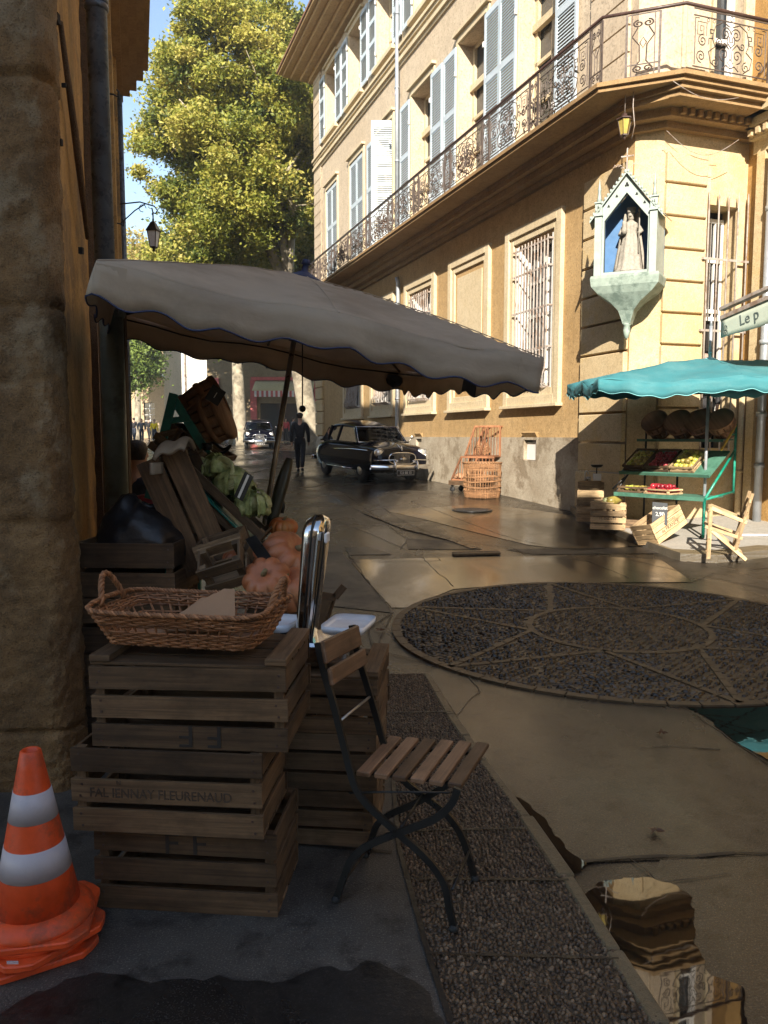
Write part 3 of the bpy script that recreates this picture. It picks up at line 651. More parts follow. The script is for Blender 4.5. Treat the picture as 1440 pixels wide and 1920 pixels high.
# lower wall
mb = MB(); gh = [(xl(c)-.72, xl(c)+.72, 2.5, 5.32) for c, _ in GW]
vents = [(xl(13.62)-.24, xl(13.62)+.24, 1.12, 1.52), (xl(19.45)-.2, xl(19.45)+.2, 1.15, 1.52)]
wall_holes(mb, X0_, XE, 1.57, 6.6, gh, A3, .32)
mb.build('lower_wall', M_facade, bld)
mb = MB(); wall_holes(mb, X0_+1.25, XE, -.3, 1.57, vents, lambda x, d, z: V((x, d+.05, z)), .2)
mb.add([(X0_+1.25, 0, 1.57), (X0_+1.25, .05, 1.57), (XE, .05, 1.57), (XE, 0, 1.57)], [(0, 1, 2, 3)])
mb.build('plinth', M_plinth, bld)
# upper wall
mb = MB(); oh = [(xl(c)-.70, xl(c)+.70, 6.85, 10.40) for c in C2]+[(xl(c)-.68, xl(c)+.68, 12.25, 14.45) for c in C3]
wall_holes(mb, X0_, XE, 6.6, 15.2, oh, A3, .42)
mb.build('upper_wall', M_upper, bld)
# rest of the shell: chamfer, the short face, the far end, the back, and the roof
mb = MB(); YB = -1.92
mb.add([(X0_, 0, -.3), (0, -.3, -.3), (0, -.3, 6.3), (X0_, 0, 6.3)], [(0, 1, 2, 3)])
BW = lambda t, d, z: V((-d, -.3-t, z))       # face B: t along it, d out of it (towards the camera)
wall_holes(mb, 0, 1.72, -.3, 6.3, [(.88, 1.48, 1.4, 5.2)], BW, .38)
mb.build('short_face_wall', M_block, bld)
mb = MB(); mb.add([(X0_, 0, 6.3), (0, -.3, 6.3), (0, -.3, 15.2), (X0_, 0, 15.2)], [(0, 1, 2, 3)])
wall_holes(mb, 0, 1.72, 6.3, 15.2, [(.84, 1.40, 6.85, 9.9), (.84, 1.40, 12.2, 14.2)], BW, .3)
mb.add([(XE, 0, -.3), (XE, -12, -.3), (XE, -12, 15.2), (XE, 0, 15.2)], [(0, 1, 2, 3)])
mb.add([(XE, -12, -.3), (0, -12, -.3), (0, -12, 15.2), (XE, -12, 15.2)], [(0, 1, 2, 3)])
mb.build('upper_corner_wall', M_upper, bld)
def ring(d, xe=None, yb=YB):
    xe = XE+d if xe is None else xe
    return [(xe, d), (X0_-.414*d, d), (-d, -.3+.414*d), (-d, yb), (.5, yb), (.5, -1), (xe, -1)]
mb = MB()
for dA, dB, z0, z1 in [(.95, .86, 6.63, 6.69), (.91, .80, 6.57, 6.63), (.42, .74, 6.50, 6.57), (.40, .66, 6.42, 6.50), (.28, .30, 6.30, 6.42), (.10, .12, 6.20, 6.30)]:
    mb.prism([(XE+dA, dA), (X0_-.414*dA+(dA-dB)*.4, dA), (-dB, -.3+.414*dB), (-dB, YB), (.5, YB), (.5, -1), (XE+dA, -1)], z0, z1)
mb.build('balcony_slab', M_cornice, bld)
mb = MB()
for k in range(14):
    mb = MB()
    if k < 10: mb.box((-.33, -.36-k*.15, 6.37), (.08, .075, .085))
    else: mb.box((-.25+(k-10)*.09, -.18+(k-10)*.09, 6.37), (.05, .05, .085))
    mb.build('dentil', M_cornice, bld)
mb = MB()
for d, z0, z1 in [(1.15, 15.42, 15.5), (1.0, 15.3, 15.42), (.75, 15.15, 15.3), (.45, 15.0, 15.15), (.2, 14.85, 15.0)]: mb.prism(ring(d, yb=-12), z0, z1)
mb.build('eaves_cornice', M_facade, bld)
mb = MB(); rr = ring(1.2, yb=-12); mb.prism([rr[0], rr[1], rr[2], (-1.2, -12), (XE+1.2, -12)], 15.5, 15.58)
mb.add([(XE+1.1, 1.1, 15.58), (-1.1, 1.1, 15.58), (3, -5, 17.6), (XE-3, -5, 17.6)], [(0, 1, 2, 3)]); mb.add([(-1.1, 1.1, 15.58), (-1.1, -12, 15.58), (3, -5, 17.6)], [(0, 1, 2)]); mb.add([(XE+1.1, -12, 15.58), (XE+1.1, 1.1, 15.58), (XE-3, -5, 17.6)], [(0, 1, 2)])
mb.build('roof', M_tile, bld)
mb = MB()
for d, z0, z1 in [(.05, 11.5, 11.58), (.11, 11.58, 11.68), (.04, 11.68, 11.82), (.09, 11.82, 11.9), (.14, 11.9, 11.98)]:
    mb.prism([(XE, d), (X0_-.414*d, d), (-d, -.3+.414*d), (-d, YB), (.3, YB), (.3, -.5), (XE, -.5)], z0, z1)
mb.build('string_course', M_trim, bld)
# quoin blocks
mb = MB()
def blocks(f, z0, z1, h, gap=.035):
    z = z0
    while z < z1-.1:
        f(z+gap/2, min(z+h, z1)-gap/2); z += h
blocks(lambda a, b: mb.box((xl(11.28), .045, (a+b)/2), (1.22, .09, b-a)), 1.0, 5.9, .485)
blocks(lambda a, b: mb.box((xl(11.30), .055, (a+b)/2), (1.26, .11, b-a)), -.3, 1.0, .65)
mb.build('quoin_blocks', M_block, bld, bevel=.012); mb = MB(); blocks(lambda a, b: mb.box((xl(29.78), .04, (a+b)/2), (1.0, .08, b-a)), 1.6, 5.9, .46); mb.build('quoin_blocks', M_block, bld, bevel=.012); mb = MB()
blocks(lambda a, b: mb.box((-.035, -.3-.41, (a+b)/2), (.07, .76, b-a)), .1, 5.9, .485)
mb.build('quoin_blocks', M_block, bld, bevel=.012)
mb = MB()
mb.box((xl(29.78), .02, 9.2), (1.0, .05, 4.6)); blocks(lambda a, b: mb.box((xl(29.78), .03, (a+b)/2), (1.0, .06, b-a)), 6.7, 14.9, .40, .03)
mb.build('upper_quoin_blocks', M_upper, bld); mb = MB(); blocks(lambda a, b: mb.box((xl(11.35), .03, (a+b)/2), (1.0, .06, b-a)), 6.7, 14.9, .40, .03)
mb.build('upper_quoin_blocks', M_upper, bld)
# mouldings round the ground-floor openings and the blank panel
def moulding(name, c, blank=False):
    mb = MB(); x = xl(c); w = 1.06; a, b = 2.2, 5.66
    for (dw, dz, th, out) in [(0, 0, .17, .085), (.17, .17, .13, .045)]:
        W, A, B = w-dw, a+dz, b-dz
        mb.box((x-W+th/2, out/2, (A+B)/2), (th, out, B-A)); mb.box((x+W-th/2, out/2, (A+B)/2), (th, out, B-A))
        mb.box((x, out/2, A+th/2), (2*W-2*th, out, th)); mb.box((x, out/2, B-th/2), (2*W-2*th, out, th))
    mb.box((x, .075, 2.17), (2.2, .15, .06))
    if blank: mb.box((x, .012, (a+b)/2), (1.28, .024, 2.6))
    return mb.build(name, M_trim if not blank else M_trim, bld, bevel=.006)
moulding('blank_panel_moulding', BLANK, True)
# a grilled ground-floor window: moulding, casement, bars
def grille(mb, w, z0, z1, out, n, hs, curl=True, spikes=False):
    for k in range(n):
        x = -w+2*w*k/(n-1)
        if curl: P = [(x, out, z1), (x, out, z0+.55), (x, out+.03, z0+.32), (x, out+.10, z0+.17), (x, out+.09, z0+.06), (x, out-.02, z0+.0), (x, out-.16, z0-.02)]
        else: P = [(x, out, z0), (x, out, z1)]+([(x, out, z1+.1)] if spikes else [])
        mb.tube(P, [.0145]*(len(P)-1)+[.004 if spikes else .0145], 6)
    for z in hs:
        mb.box((0, out+.0, z), (2*w+.16, .014, .035))
        for s in (-1, 1): mb.box((s*(w+.08), out/2, z), (.02, out+.05, .035))
def gwindow(c):
    x = xl(c); w = MB()
    # moulding is the window's own mesh; everything else hangs under it
    m = moulding('grilled_window', c)
    g = MB(); g.add([(x-.72, -.3, 2.5), (x+.72, -.3, 2.5), (x+.72, -.3, 5.32), (x-.72, -.3, 5.32)], [(0, 1, 2, 3)]); g.build('pane', M_pane, m)
    f = MB()
    for s in (-1, 0, 1): f.box((x+s*.66, -.27, 3.9), (.09 if s else .12, .05, 2.84))
    for z in (2.56, 3.3, 3.95, 4.6, 5.27): f.box((x, -.265, z), (1.4, .04, .06 if z > 2.6 else .12))
    for s in (-1, 1): f.box((x+s*.33, -.268, 3.9), (.025, .03, 2.7))
    f.build('casement', M_white, m)
    f = MB(); f.box((x+.67, -.13, 3.9), (.05, .28, 2.8)); f.box((x-.67, -.13, 3.9), (.05, .28, 2.8))
    f.grid(lambda u, v: V((x-.6+u*.55, -.285+.012*math.sin(u*26+v*2), 2.6+v*2.5)), 24, 2); f.build('curtain', M_white, m)
    b = MB(); grille(b, .60, 2.52, 5.28, .07, 11, [3.25, 4.0, 4.72, 5.2]); o = b.build('window_bars', M_bars, m, M=Matrix.Translation((x, 0, 0)))
    return m
for c, _ in GW: gwindow(c)
for k, (a, b, c, d) in enumerate(vents):
    v = MB(); v.box(((a+b)/2, -.04, (c+d)/2-.02), (b-a-.02, .03, d-c-.06)); o = v.build('cellar_vent', M_white if k == 0 else M_plinth, bld)
    v = MB(); v.add([(a-.03, .1, d+.14), (b+.03, .1, d+.14), (b+.06, .03, d+.16), (a-.06, .03, d+.16), (a, .0, d), (b, .0, d)], [(0, 1, 2, 3), (0, 4, 5, 1), (0, 3, 4), (1, 5, 2)]); v.build('vent_hood', M_facade, o)
# upper windows with shutters
def shutter_mesh(w, h, panels, mirror=1):
    mb = MB(); t = .035; st = .07
    for s in (-1, 1): mb.box((s*(w/2-st/2), 0, h/2), (st, t, h))
    zs = [0]+list(panels)+[h]; rails = []
    for z in [0+.06]+list(panels)+[h-.05]: mb.box((0, 0, z), (w-2*st, t, .12)); rails.append(z)
    for a, b in zip(rails, rails[1:]):
        n = int((b-a-.12)/.058)
        for k in range(n):
            z = a+.06+(k+.5)*(b-a-.12)/n; mb.box((0, 0, z), (w-2*st, .008, .044), rotm(x=R_(28)))
    return mb
sh2 = shutter_mesh(.69, 3.5, [.95, 2.15]); sh3 = shutter_mesh(.67, 2.2, [.85, 1.45])
SM = {}
def shutter(kind, parent, x, y, z, ang=0):
    if kind not in SM:
        o = (sh2 if kind == 2 else sh3).build('shutter', M_shut, parent); SM[kind] = o
    else:
        o = SM[kind].copy(); col.objects.link(o); o.parent = parent; MW[o.name] = MW[parent.name]
    o.matrix_parent_inverse = Matrix(); o.location = (x, y, z); o.rotation_euler = (0, 0, ang); return o
def upwindow(c, z0, z1, hw, kind, closed=False, half=False):
    x = xl(c); m = MB()
    for s in (-1, 1): m.box((x+s*(hw+.07), .015, (z0+z1)/2+.04), (.12, .05, z1-z0+.22))
    m.box((x, .02, z1+.10), (2*hw+.02, .06, .16)); m.box((x, .05, z1+.21), (2*hw+.34, .14, .07))
    if kind == 3: m.box((x, .07, z0-.06), (2*hw+.36, .18, .12))
    o = m.build('shuttered_window', M_trim, bld, bevel=.004)
    g = MB(); g.add([(x-hw, -.40, z0), (x+hw, -.40, z0), (x+hw, -.40, z1), (x-hw, -.40, z1)], [(0, 1, 2, 3)]); g.build('pane', M_pane, o)
    f = MB(); h = z1-z0
    for s in (-1, 1): f.box((x+s*(hw-.05), -.36, (z0+z1)/2), (.1, .07, h)); f.box((x+s*.045, -.355, (z0+z1)/2), (.08, .06, h))
    for z in ([z0+.35, z0+1.2, z0+1.95, z0+2.62, z1-.04] if kind == 2 else [z0+.05, z0+.75, z0+1.45, z1-.04]): f.box((x, -.35, z), (2*hw, .05, .075 if z != z0+.35 else .6))
    if kind == 2: f.box((x, -.31, z0+2.62), (2*hw, .1, .14))
    f.build('casement', M_trim, o)
    sw = .345
    if closed:
        for s in (-1, 1): shutter(kind, o, x+s*sw, .0, z0+.03)
    else:
        for s in (-1, 1):
            if half and s == -1: shutter(kind, o, x-.52, .22, z0+.03, R_(72)); continue
            shutter(kind, o, x+s*(hw+.03+sw), .075, z0+.0)
        h_ = MB()
        for s in (-1, 1):
            for q in (.18, .82): h_.box((x+s*(hw+.02), .10, z0+(z1-z0)*q), (.05, .04, .10))
        h_.build('hinge', M_white, o)
for k, c in enumerate(C2): upwindow(c, 6.85, 10.40, .70, 2, closed=(k >= 4), half=(k == 3))
for k, c in enumerate(C3): upwindow(c, 12.25, 14.45, .68, 3)
# pipes on the long facade
mb = MB(); x = xl(20.9)
mb.tube([(x, .14, 15.0), (x, .14, 6.7)], .055, 10); mb.tube([(x, .14, 5.95), (x, .10, 5.8), (x, .12, 1.9), (x, .12, .5)], .06, 10)
for z in (14, 12.8, 10.9, 9, 5.2, 3.9, 2.6): mb.tube([(x, .14 if z > 6 else .12, z), (x, .14 if z > 6 else .12, z+.05)], .07, 10)
mb.build('rain_pipe', M_zinc, bld)
# grille, frames and mouldings of the short face
o = MB(); o.box((-.02, -.3-.83, 3.4), (.05, .07, 4.6)); 
win = o.build('tall_grilled_window', M_trim, bld)
g = MB(); g.add([BW(.88, -.37, 1.4), BW(1.48, -.37, 1.4), BW(1.48, -.37, 5.2), BW(.88, -.37, 5.2)], [(0, 1, 2, 3)]); g.build('pane', M_dark, win)
f = MB()
for t in (.91, 1.03, 1.12, 1.21, 1.30, 1.44): f.box(BW(t, -.33, 4.3), (.04, .045 if t in (.91, 1.44) else .022, 1.55))
for z in (3.5, 3.62, 4.42, 5.05): f.box(BW(1.18, -.32, z), (.05, .54, .06))
f.box(BW(1.45, -.3, 2.6), (.05, .04, 1.8))
f.build('sash', M_white, win)
b = MB(); grille(b, .38, 1.35, 5.30, .10, 5, [2.35, 3.25, 4.35], curl=False, spikes=True)
b.build('window_bars', M_bars, win, M=Matrix.Translation(BW(1.18, 0, 0)) @ Matrix.Rotation(math.pi/2, 4, 'Z'))
o = MB(); o.box(BW(.81, .02, 8.4), (.06, .06, 3.2)); o.box(BW(1.43, .02, 8.4), (.06, .06, 3.2)); o.box(BW(1.12, .03, 10.0), (.1, .8, .12)); win = o.build('french_window', M_trim, bld)
g = MB(); g.add([BW(.84, -.28, 6.85), BW(1.40, -.28, 6.85), BW(1.40, -.28, 9.9), BW(.84, -.28, 9.9)], [(0, 1, 2, 3)]); g.build('pane', M_pane, win)
f = MB()
for t in (1.32, 1.38): f.box(BW(t, -.22, 8.4), (.06, .05, 3.05))
for z in (6.95, 7.75, 8.6, 9.3, 9.86): f.box(BW(1.12, -.21, z), (.05, .5, .06))
f.build('casement', M_white, win)
o = MB()
for zz in (6.95, 8.9): 
    for s in (0,): o.box(BW(.5, .012, zz+.85), (.03, .50, 1.5)); o.box(BW(.5, .03, zz+.85), (.02, .36, 1.32))
o.build('wall_panel', M_upper, bld)

# the iron balcony: one wide and one narrow panel, repeated
def spiral(mb, cx, cz, r0, turns, a0, sgn=1, r=.0095, r1=.012, n=None):
    n = n or max(8, int(turns*11)); P = []
    for k in range(n+1):
        f = k/n; a = a0+sgn*turns*2*math.pi*f; rr = r0*(1-f)+r1*f; P.append((cx+rr*math.cos(a), 0, cz+rr*math.sin(a)))
    mb.tube(P, r, 4, caps=False)
def key(mb, cx, cz, s, mir, r=.007):
    P = [(-1, -1), (-1, 1), (1, 1), (1, -1), (-.35, -1), (-.35, .4), (.4, .4), (.4, -.4), (.05, -.4)]
    mb.tube([(cx+mir*p[0]*s, 0, cz+p[1]*s) for p in P], r, 4, caps=False)
def wide_panel(w=1.42, h=.84):
    mb = MB(); r = .0095; H = w/2
    for z in (.07, h-.09, h-.0, .0): mb.box((0, 0, z), (w, .012, .014))
    for m in (-1, 1):
        key(mb, m*(H-.16), h-.25, .085, m); mb.tube([(m*(H-.03), 0, .1), (m*(H-.03), 0, h-.12), (m*(H-.1), 0, h-.12)], r, 4)
        spiral(mb, m*(H-.17), .43, .085, 1.6, math.pi/2, -m); spiral(mb, m*(H-.15), .22, .09, 1.7, -math.pi/2, m)
        spiral(mb, m*.10, .58, .10, 1.8, math.pi if m > 0 else 0, -m); spiral(mb, m*.13, .30, .10, 1.5, -math.pi/2, m)
        spiral(mb, m*.30, .17, .075, 1.4, math.pi/2, m); spiral(mb, m*.22, .45, .06, 1.3, 0, m)
        mb.tube([(m*.02, 0, .68), (m*.16, 0, .73), (m*.30, 0, .66), (m*.36, 0, .5), (m*.30, 0, .38), (m*.42, 0, .3), (m*.38, 0, .16), (m*.26, 0, .09)], r, 4, caps=False)
        mb.tube([(m*.33, 0, .60), (m*.40, 0, .60), (m*.40, 0, .55), (m*.34, 0, .55), (m*.34, 0, .48), (m*.42, 0, .48), (m*.42, 0, .40)], r, 4, caps=False)
        mb.tube([(m*.02, 0, .22), (m*.03, 0, .38), (m*.12, 0, .46), (m*.18, 0, .40)], r, 4, caps=False)
        mb.tube([(0, 0, .12), (m*.08, 0, .16), (m*.16, 0, .10)], r, 4, caps=False)
        mb.tube([(m*(H-.27)+.022*math.cos(a), 0, h-.125+.022*math.sin(a)) for a in [k*math.pi/4 for k in range(8)]], .005, 4, closed=True)
        mb.tube([(m*(H-.38)+.022*math.cos(a), 0, h-.125+.022*math.sin(a)) for a in [k*math.pi/4 for k in range(8)]], .005, 4, closed=True)
    for cz, s in ((h-.045, .04), (.035, .033), (.2, .05)): mb.tube([(s, 0, cz), (0, 0, cz+s), (-s, 0, cz), (0, 0, cz-s)], .006, 4, closed=True)
    mb.tube([(-.07, 0, .55), (-.03, 0, .55), (-.03, 0, .48), (.03, 0, .48), (.03, 0, .55), (.07, 0, .55), (.07, 0, .47), (0, 0, .40), (-.07, 0, .47)], r, 4, closed=True)
    return mb
def narrow_panel(w=.30, h=.84):
    mb = MB()
    for s in (-1, 1):
        mb.box((s*w/2, 0, h/2), (.022, .022, h)); mb.box((s*(w/2-.045), 0, h/2), (.01, .01, h))
        spiral(mb, s*.045, h-.13, .05, 1.4, math.pi/2, -s); mb.tube([(s*.05, 0, h-.18), (s*.10, 0, h-.3), (s*.035, 0, .42), (s*.03, 0, .2), (s*.09, 0, .1)], .007, 4, caps=False)
        spiral(mb, s*.045, .10, .045, 1.3, -math.pi/2, s)
    for z in (0, h, .16): mb.box((0, 0, z), (w, .012, .014))
    mb.tube([(.03, 0, .45), (0, 0, .52), (-.03, 0, .45), (0, 0, .38)], .006, 4, closed=True)
    return mb
wp = wide_panel().build('railing_panel', M_iron, bld); np_ = narrow_panel().build('railing_post_panel', M_iron, bld)
first = {'w': True, 'n': True}
def put(kind, x, y, ang, sx=1):
    src = wp if kind == 'w' else np_
    if first[kind]: o = src; first[kind] = False
    else: o = src.copy(); col.objects.link(o); o.parent = bld; MW[o.name] = MW[bld.name]
    o.location = (x, y, 6.70); o.rotation_euler = (0, 0, ang); o.scale = (sx, 1, 1)
x = xl(10.62)-.38
put('n', x+.17, .90, 0); x += .36
while x < XE+.6:
    put('w', x+.71, .90, 0); x += 1.45; put('n', x+.15, .90, 0); x += .33
pa, pb = V((X0_-.414*.9-.02, .9)), V((-.8, -.3+.414*.8)); 
put('n', (pa.x+pb.x)/2, (pa.y+pb.y)/2, math.atan2(pb.y-pa.y, pb.x-pa.x), 1.5)
put('w', -.80, -.76, math.pi/2, .92); put('n', -.80, -1.60, math.pi/2)
mb = MB(); mb.tube([(XE+1, .9, 7.58), (pa.x, .9, 7.58), (-.8, pb.y, 7.58), (-.8, -1.88, 7.58)], .024, 6); 
mb.build('handrail', M_rail, bld)
rngp = random.Random(4)
for k, s in enumerate([12.1, 15.0, 17.8, 20.2, 22.4, 24.1]):
    mb = MB()
    for q in range(170):
        a, b_ = rngp.gauss(0, .36), rngp.gauss(0, .14); c_ = V((xl(s)+a, .80+rngp.uniform(-.05, .05), 7.1+b_)); d = V((rngp.gauss(0, 1), rngp.gauss(0, .6), rngp.gauss(0, 1))).normalized()*.06; e = V((rngp.gauss(0, 1), rngp.gauss(0, 1), rngp.gauss(0, 1))).normalized()*.02
        mb.add([c_-d, c_+e, c_+d, c_-e], [(0, 1, 2, 3)])
    o = empty('dry_plant', FM @ Matrix.Translation((xl(s), .8, 7.1))); mb.build('foliage', M_deadleaf if k % 2 else M_gourd, o, M=Matrix.Translation((-xl(s), -.8, -7.1)))
    tag(o, ['dry brown hanging plant on the balcony rail nearest the building corner', 'dark trailing plant on the balcony, second from the corner', 'dry brown plant on the balcony, third from the corner', 'dark plant on the balcony above the rain pipe', 'dry brown plant on the balcony in front of the half open shutter', 'dark plant on the balcony, farthest from the corner'][k], 'plant', 'dried plants along the balcony')

# ============================================================ wing with the shop, on the right edge
CM = Matrix.Translation(FM @ V((0, YB, 0))) @ FM.to_3x3().to_4x4()      # x along the facade away from the camera, y out towards the street
wing = empty('shop_wing', CM, 'shaded orange wing of the corner building with downpipes, louvred shutters and the shop awning', 'building')
W3 = lambda x, d, z: V((x, d, z))
mb = MB(); wall_holes(mb, -16, 0, -.3, 6.1, [(-3.6, -1.1, .1, 2.6), (-7.5, -5, .1, 2.6)], W3, .3); wall_holes(mb, -16, 0, 6.1, 13, [(-1.25, -.35, 7.0, 9.9), (-4, -3, 7, 9.9), (-7, -6, 7, 9.9)], W3, .3)
mb.add([(-16, 0, -.3), (-16, -8, -.3), (-16, -8, 13), (-16, 0, 13)], [(0, 1, 2, 3)]); mb.add([(-16, 0, 13), (0, 0, 13), (0, -8, 13), (-16, -8, 13)], [(0, 1, 2, 3)])
mb.build('wall', M_nearplaster, wing)
mb = MB(); mb.box((-8, -.6, 1.3), (15.5, .04, 2.8)); mb.box((-5, -.35, 8.4), (9, .04, 3)); mb.build('dark_interior', M_dark, wing)
mb = MB()
for d, z0, z1 in [(.42, 6.42, 6.55), (.30, 6.3, 6.42), (.2, 6.14, 6.3), (.1, 5.95, 6.14)]: mb.box((-8.1, d/2, (z0+z1)/2), (15.8, d, z1-z0))
for k in range(30): mb.box((-.3-k*.15, .24, 6.22), (.075, .1, .09))
mb.build('cornice', M_block, wing)
mb = MB(); mb.box((-.36, .05, 3), (.16, .1, 5.9)); mb.build('pilaster', M_block, wing)
mb = MB(); mb.tube([(-.62, .12, 5.9), (-.62, .12, -.1)], .065, 12)
for z in (5.0, 3.0, 1.9, 1.1): mb.tube([(-.62, .12, z), (-.62, .12, z+.07)], .08, 12)
mb.build('rain_pipe', M_zinc, wing)
mb = MB(); mb.tube([(-.16, .07, 2.4), (-.16, .07, 0)], .05, 10); mb.tube([(-.16, .07, 1.0), (-.16, .07, 1.05)], .065, 10); mb.build('clay_pipe', M_block, wing)
o = sh2.build('shutter', M_trim, wing); o.location = (-1.62, .07, 6.9)
# awning with lettering
p0 = at(1352, 604, 10.3); p1 = at(1530, 528, 8.9); dv = (p1-p0); dv.normalize(); up = V((0, 0, 1)); nrm = dv.cross(up).normalized()
wn = CM.to_3x3() @ V((0, 1, 0)); 
back0 = p0 - wn*1.0 + V((0, 0, .38)); back1 = p1 - wn*1.0 + V((0, 0, .38))
aw = empty('shop_awning', p0, 'pale green shop awning with dark lettering jutting in at the right edge', 'awning')
mb = MB(); q0, q1 = p0+V((0, 0, .06)), p1+V((0, 0, .06))
mb.grid(lambda u, v: q0.lerp(q1, u).lerp(back0.lerp(back1, u), v)+V((0, 0, -.05*math.sin(math.pi*v))), 12, 6); mb.build('awning_cloth', M_signcloth, aw, wld=True, solid=.004)
mb = MB(); mb.grid(lambda u, v: p0.lerp(p1, u)+V((0, 0, .02-(.25)*v*(1-.25*math.cos(u*6.3)*.4)))+nrm*(.002*math.sin(u*9)), 16, 4); mb.build('valance', M_signcloth, aw, wld=True, solid=.004)
mb = MB(); mb.bar(p0+V((0, 0, .05)), p1+V((0, 0, .05)), .05, .05); mb.bar(p0+V((0, 0, .16)), p1+V((0, 0, .16)), .09, .04); mb.build('front_bar', M_bars, aw, wld=True)
mb = MB(); mb.bar(p0+V((0, 0, .02)), back0+V((0, 0, -.2)), .03, .03); mb.build('folding_arm', M_bars, aw, wld=True)
tm = Matrix((dv, up-dv*dv.dot(up), -nrm if (-nrm).y < 0 else nrm)).transposed().to_4x4()
tn = dv.cross((up-dv*dv.dot(up)).normalized()); tm = Matrix((dv, (up-dv*dv.dot(up)).normalized(), tn)).transposed().to_4x4()
tm.translation = p0+dv*.50+V((0, 0, -.09))+tn*.008
text('lettering', 'Le p', .19, tm, M_signtext, aw, .001)
mb = MB()
def oct_(cx, cy, s): return [(cx+s*math.cos(math.radians(30+60*k)), cy+s*math.sin(math.radians(30+60*k))) for k in range(6)]
te = tm.copy(); te.translation = p0+dv*.1+V((0, 0, -.13))+tn*.008
for cy in (-.03, .03):
    h = oct_(0, cy, .033)
    for a, b in zip(h, h[1:]+h[:1]): mb.bar(te @ V((*a, 0)), te @ V((*b, 0)), .004, .004)
    for a in h[::2]: mb.bar(te @ V((*a, 0)), te @ V((0, cy, 0)), .004, .004)
mb.build('hexagon_emblem', M_signtext, aw, wld=True)

# ============================================================ shrine on the chamfer
n_ch = V((-.434, -.901, 0)).normalized(); t_ch = V((.901, -.434, 0)).normalized()
nc = at(1171, 518, 12.02); 
NM = Matrix((t_ch, n_ch, V((0, 0, 1)))).transposed().to_4x4(); NM = Matrix((t_ch, t_ch.cross(V((0, 0, -1))), V((0, 0, 1)))).transposed().to_4x4()
zb = nc.z; NM.translation = V((nc.x, nc.y, zb))
# local: x to the right along the front, y away from the camera (into the corner), z up from the shelf
loc_n = NM.inverted()
if (NM.to_3x3() @ V((0, 1, 0))).y < 0: NM = NM @ Matrix.Diagonal((1, -1, 1, 1)); 
NM = NM @ Matrix.Translation((0, 0, .03)) @ Matrix.Scale(.95, 4)
shr = empty('wall_shrine', NM, 'pale green gabled shrine fixed on the building corner, holding a crowned statue', 'shrine')
w = .47; ze = .92; zt = 1.50; dp = .50
mb = MB(); pr = [(-w, 0), (-w, ze), (0, zt), (w, ze), (w, 0)]; op = [(-.33, .05), (-.33, .84), (0, 1.24), (.33, .84), (.33, .05)]
bottom = [(-w, 0), (w, 0)]
FR = lambda pts, y: [V((x, y, z)) for x, z in pts]
f = FR(pr, 0)+FR(op, 0); idx = [(0, 1, 6, 5), (1, 2, 7, 6), (2, 3, 8, 7), (3, 4, 9, 8), (4, 0, 5, 9)]
mb.add(f, idx); g = FR(op, 0)+FR(op, .05); mb.add(g, [(i, (i+1) % 5, 5+(i+1) % 5, 5+i) for i in range(5)])
wb = .52
mb.add([V((w, 0, 0)), V((wb, dp, 0)), V((wb, dp, ze)), V((w, 0, ze))], [(0, 1, 2, 3)]); mb.add([V((-w, 0, 0)), V((-wb, dp, 0)), V((-wb, dp, ze)), V((-w, 0, ze))], [(0, 1, 2, 3)])
mb.add([V((-w, 0, 0)), V((w, 0, 0)), V((wb, dp, 0)), V((-wb, dp, 0))], [(0, 1, 2, 3)])
for s in (-1, 1):
    mb.box((s*(w-.055), -.02, .45), (.11, .06, .90)); mb.box((s*(w-.055), -.03, .93), (.13, .09, .03)); mb.box((s*(w-.055), -.02, 1.02), (.11, .07, .17)); mb.box((s*(w-.055), -.03, 1.12), (.13, .09, .02))
    mb.lathe([(.045, 1.12), (.03, 1.2), (.022, 1.3), (.03, 1.32), (.012, 1.42), (0, 1.5)], 6, c=(s*(w-.055), -.01, 0))
mb.build('case', M_niche, shr)
mb = MB()
for s in (-1, 1):
    a, b_ = V((s*(w+.08), -.06, ze-.07)), V((0, -.06, zt+.05)); c_, d = V((s*(wb+.1), dp, ze-.07)), V((0, dp, zt+.05)); mb.add([a, b_, d, c_], [(0, 1, 2, 3)]); mb.add([a, b_, b_+V((0, 0, -.035)), a+V((0, 0, -.035))], [(0, 1, 2, 3)])
    L = 13
    for k in range(L):
        p = a.lerp(b_, (k+.5)/L); mb.lathe([(.0, -.01), (.018, .01), (.01, .035), (0, .045)], 5, c=p)
mb.build('gable_roof', M_niche, shr, solid=.012)
mb = MB()
for x_, z_, s_ in [(0, 1.355, .028), (-.15, 1.20, .017), (.15, 1.20, .017), (-.27, 1.06, .017), (.27, 1.06, .017)]:
    for q in ((0, 1), (-.8, -.6), (.8, -.6)): mb.lathe([(0, .0), (s_*.62, 0), (s_*.62, .003), (0, .003)], 8, M=rotm(x=R_(90)), c=(x_+q[0]*s_*.7, -.004, z_+q[1]*s_*.7))
for s in (-1, 1): mb.box((s*(w-.055), -.057, 1.02), (.03, .004, .09)); 
mb.build('pierced_trefoil', M_black, shr)
mb = MB(); P = FR(op, .055); 
for a, b_ in zip(P, P[1:]+P[:1]): mb.bar(a, b_, .02, .02)
mb.build('opening_frame', M_pane, shr)
mb = MB(); mb.add([V((-wb, dp-.02, 0)), V((wb, dp-.02, 0)), V((wb, dp-.02, .84)), V((0, dp-.02, 1.40)), V((-wb, dp-.02, .84))], [(0, 1, 2, 3, 4)])
for s in (-1, 1): mb.add([V((s*(w-.02), .06, 0)), V((s*(wb-.03), dp-.02, 0)), V((s*(wb-.03), dp-.02, .84)), V((s*(w-.02), .06, .84))], [(0, 1, 2, 3)])
mb.build('blue_lining', M_blue, shr)
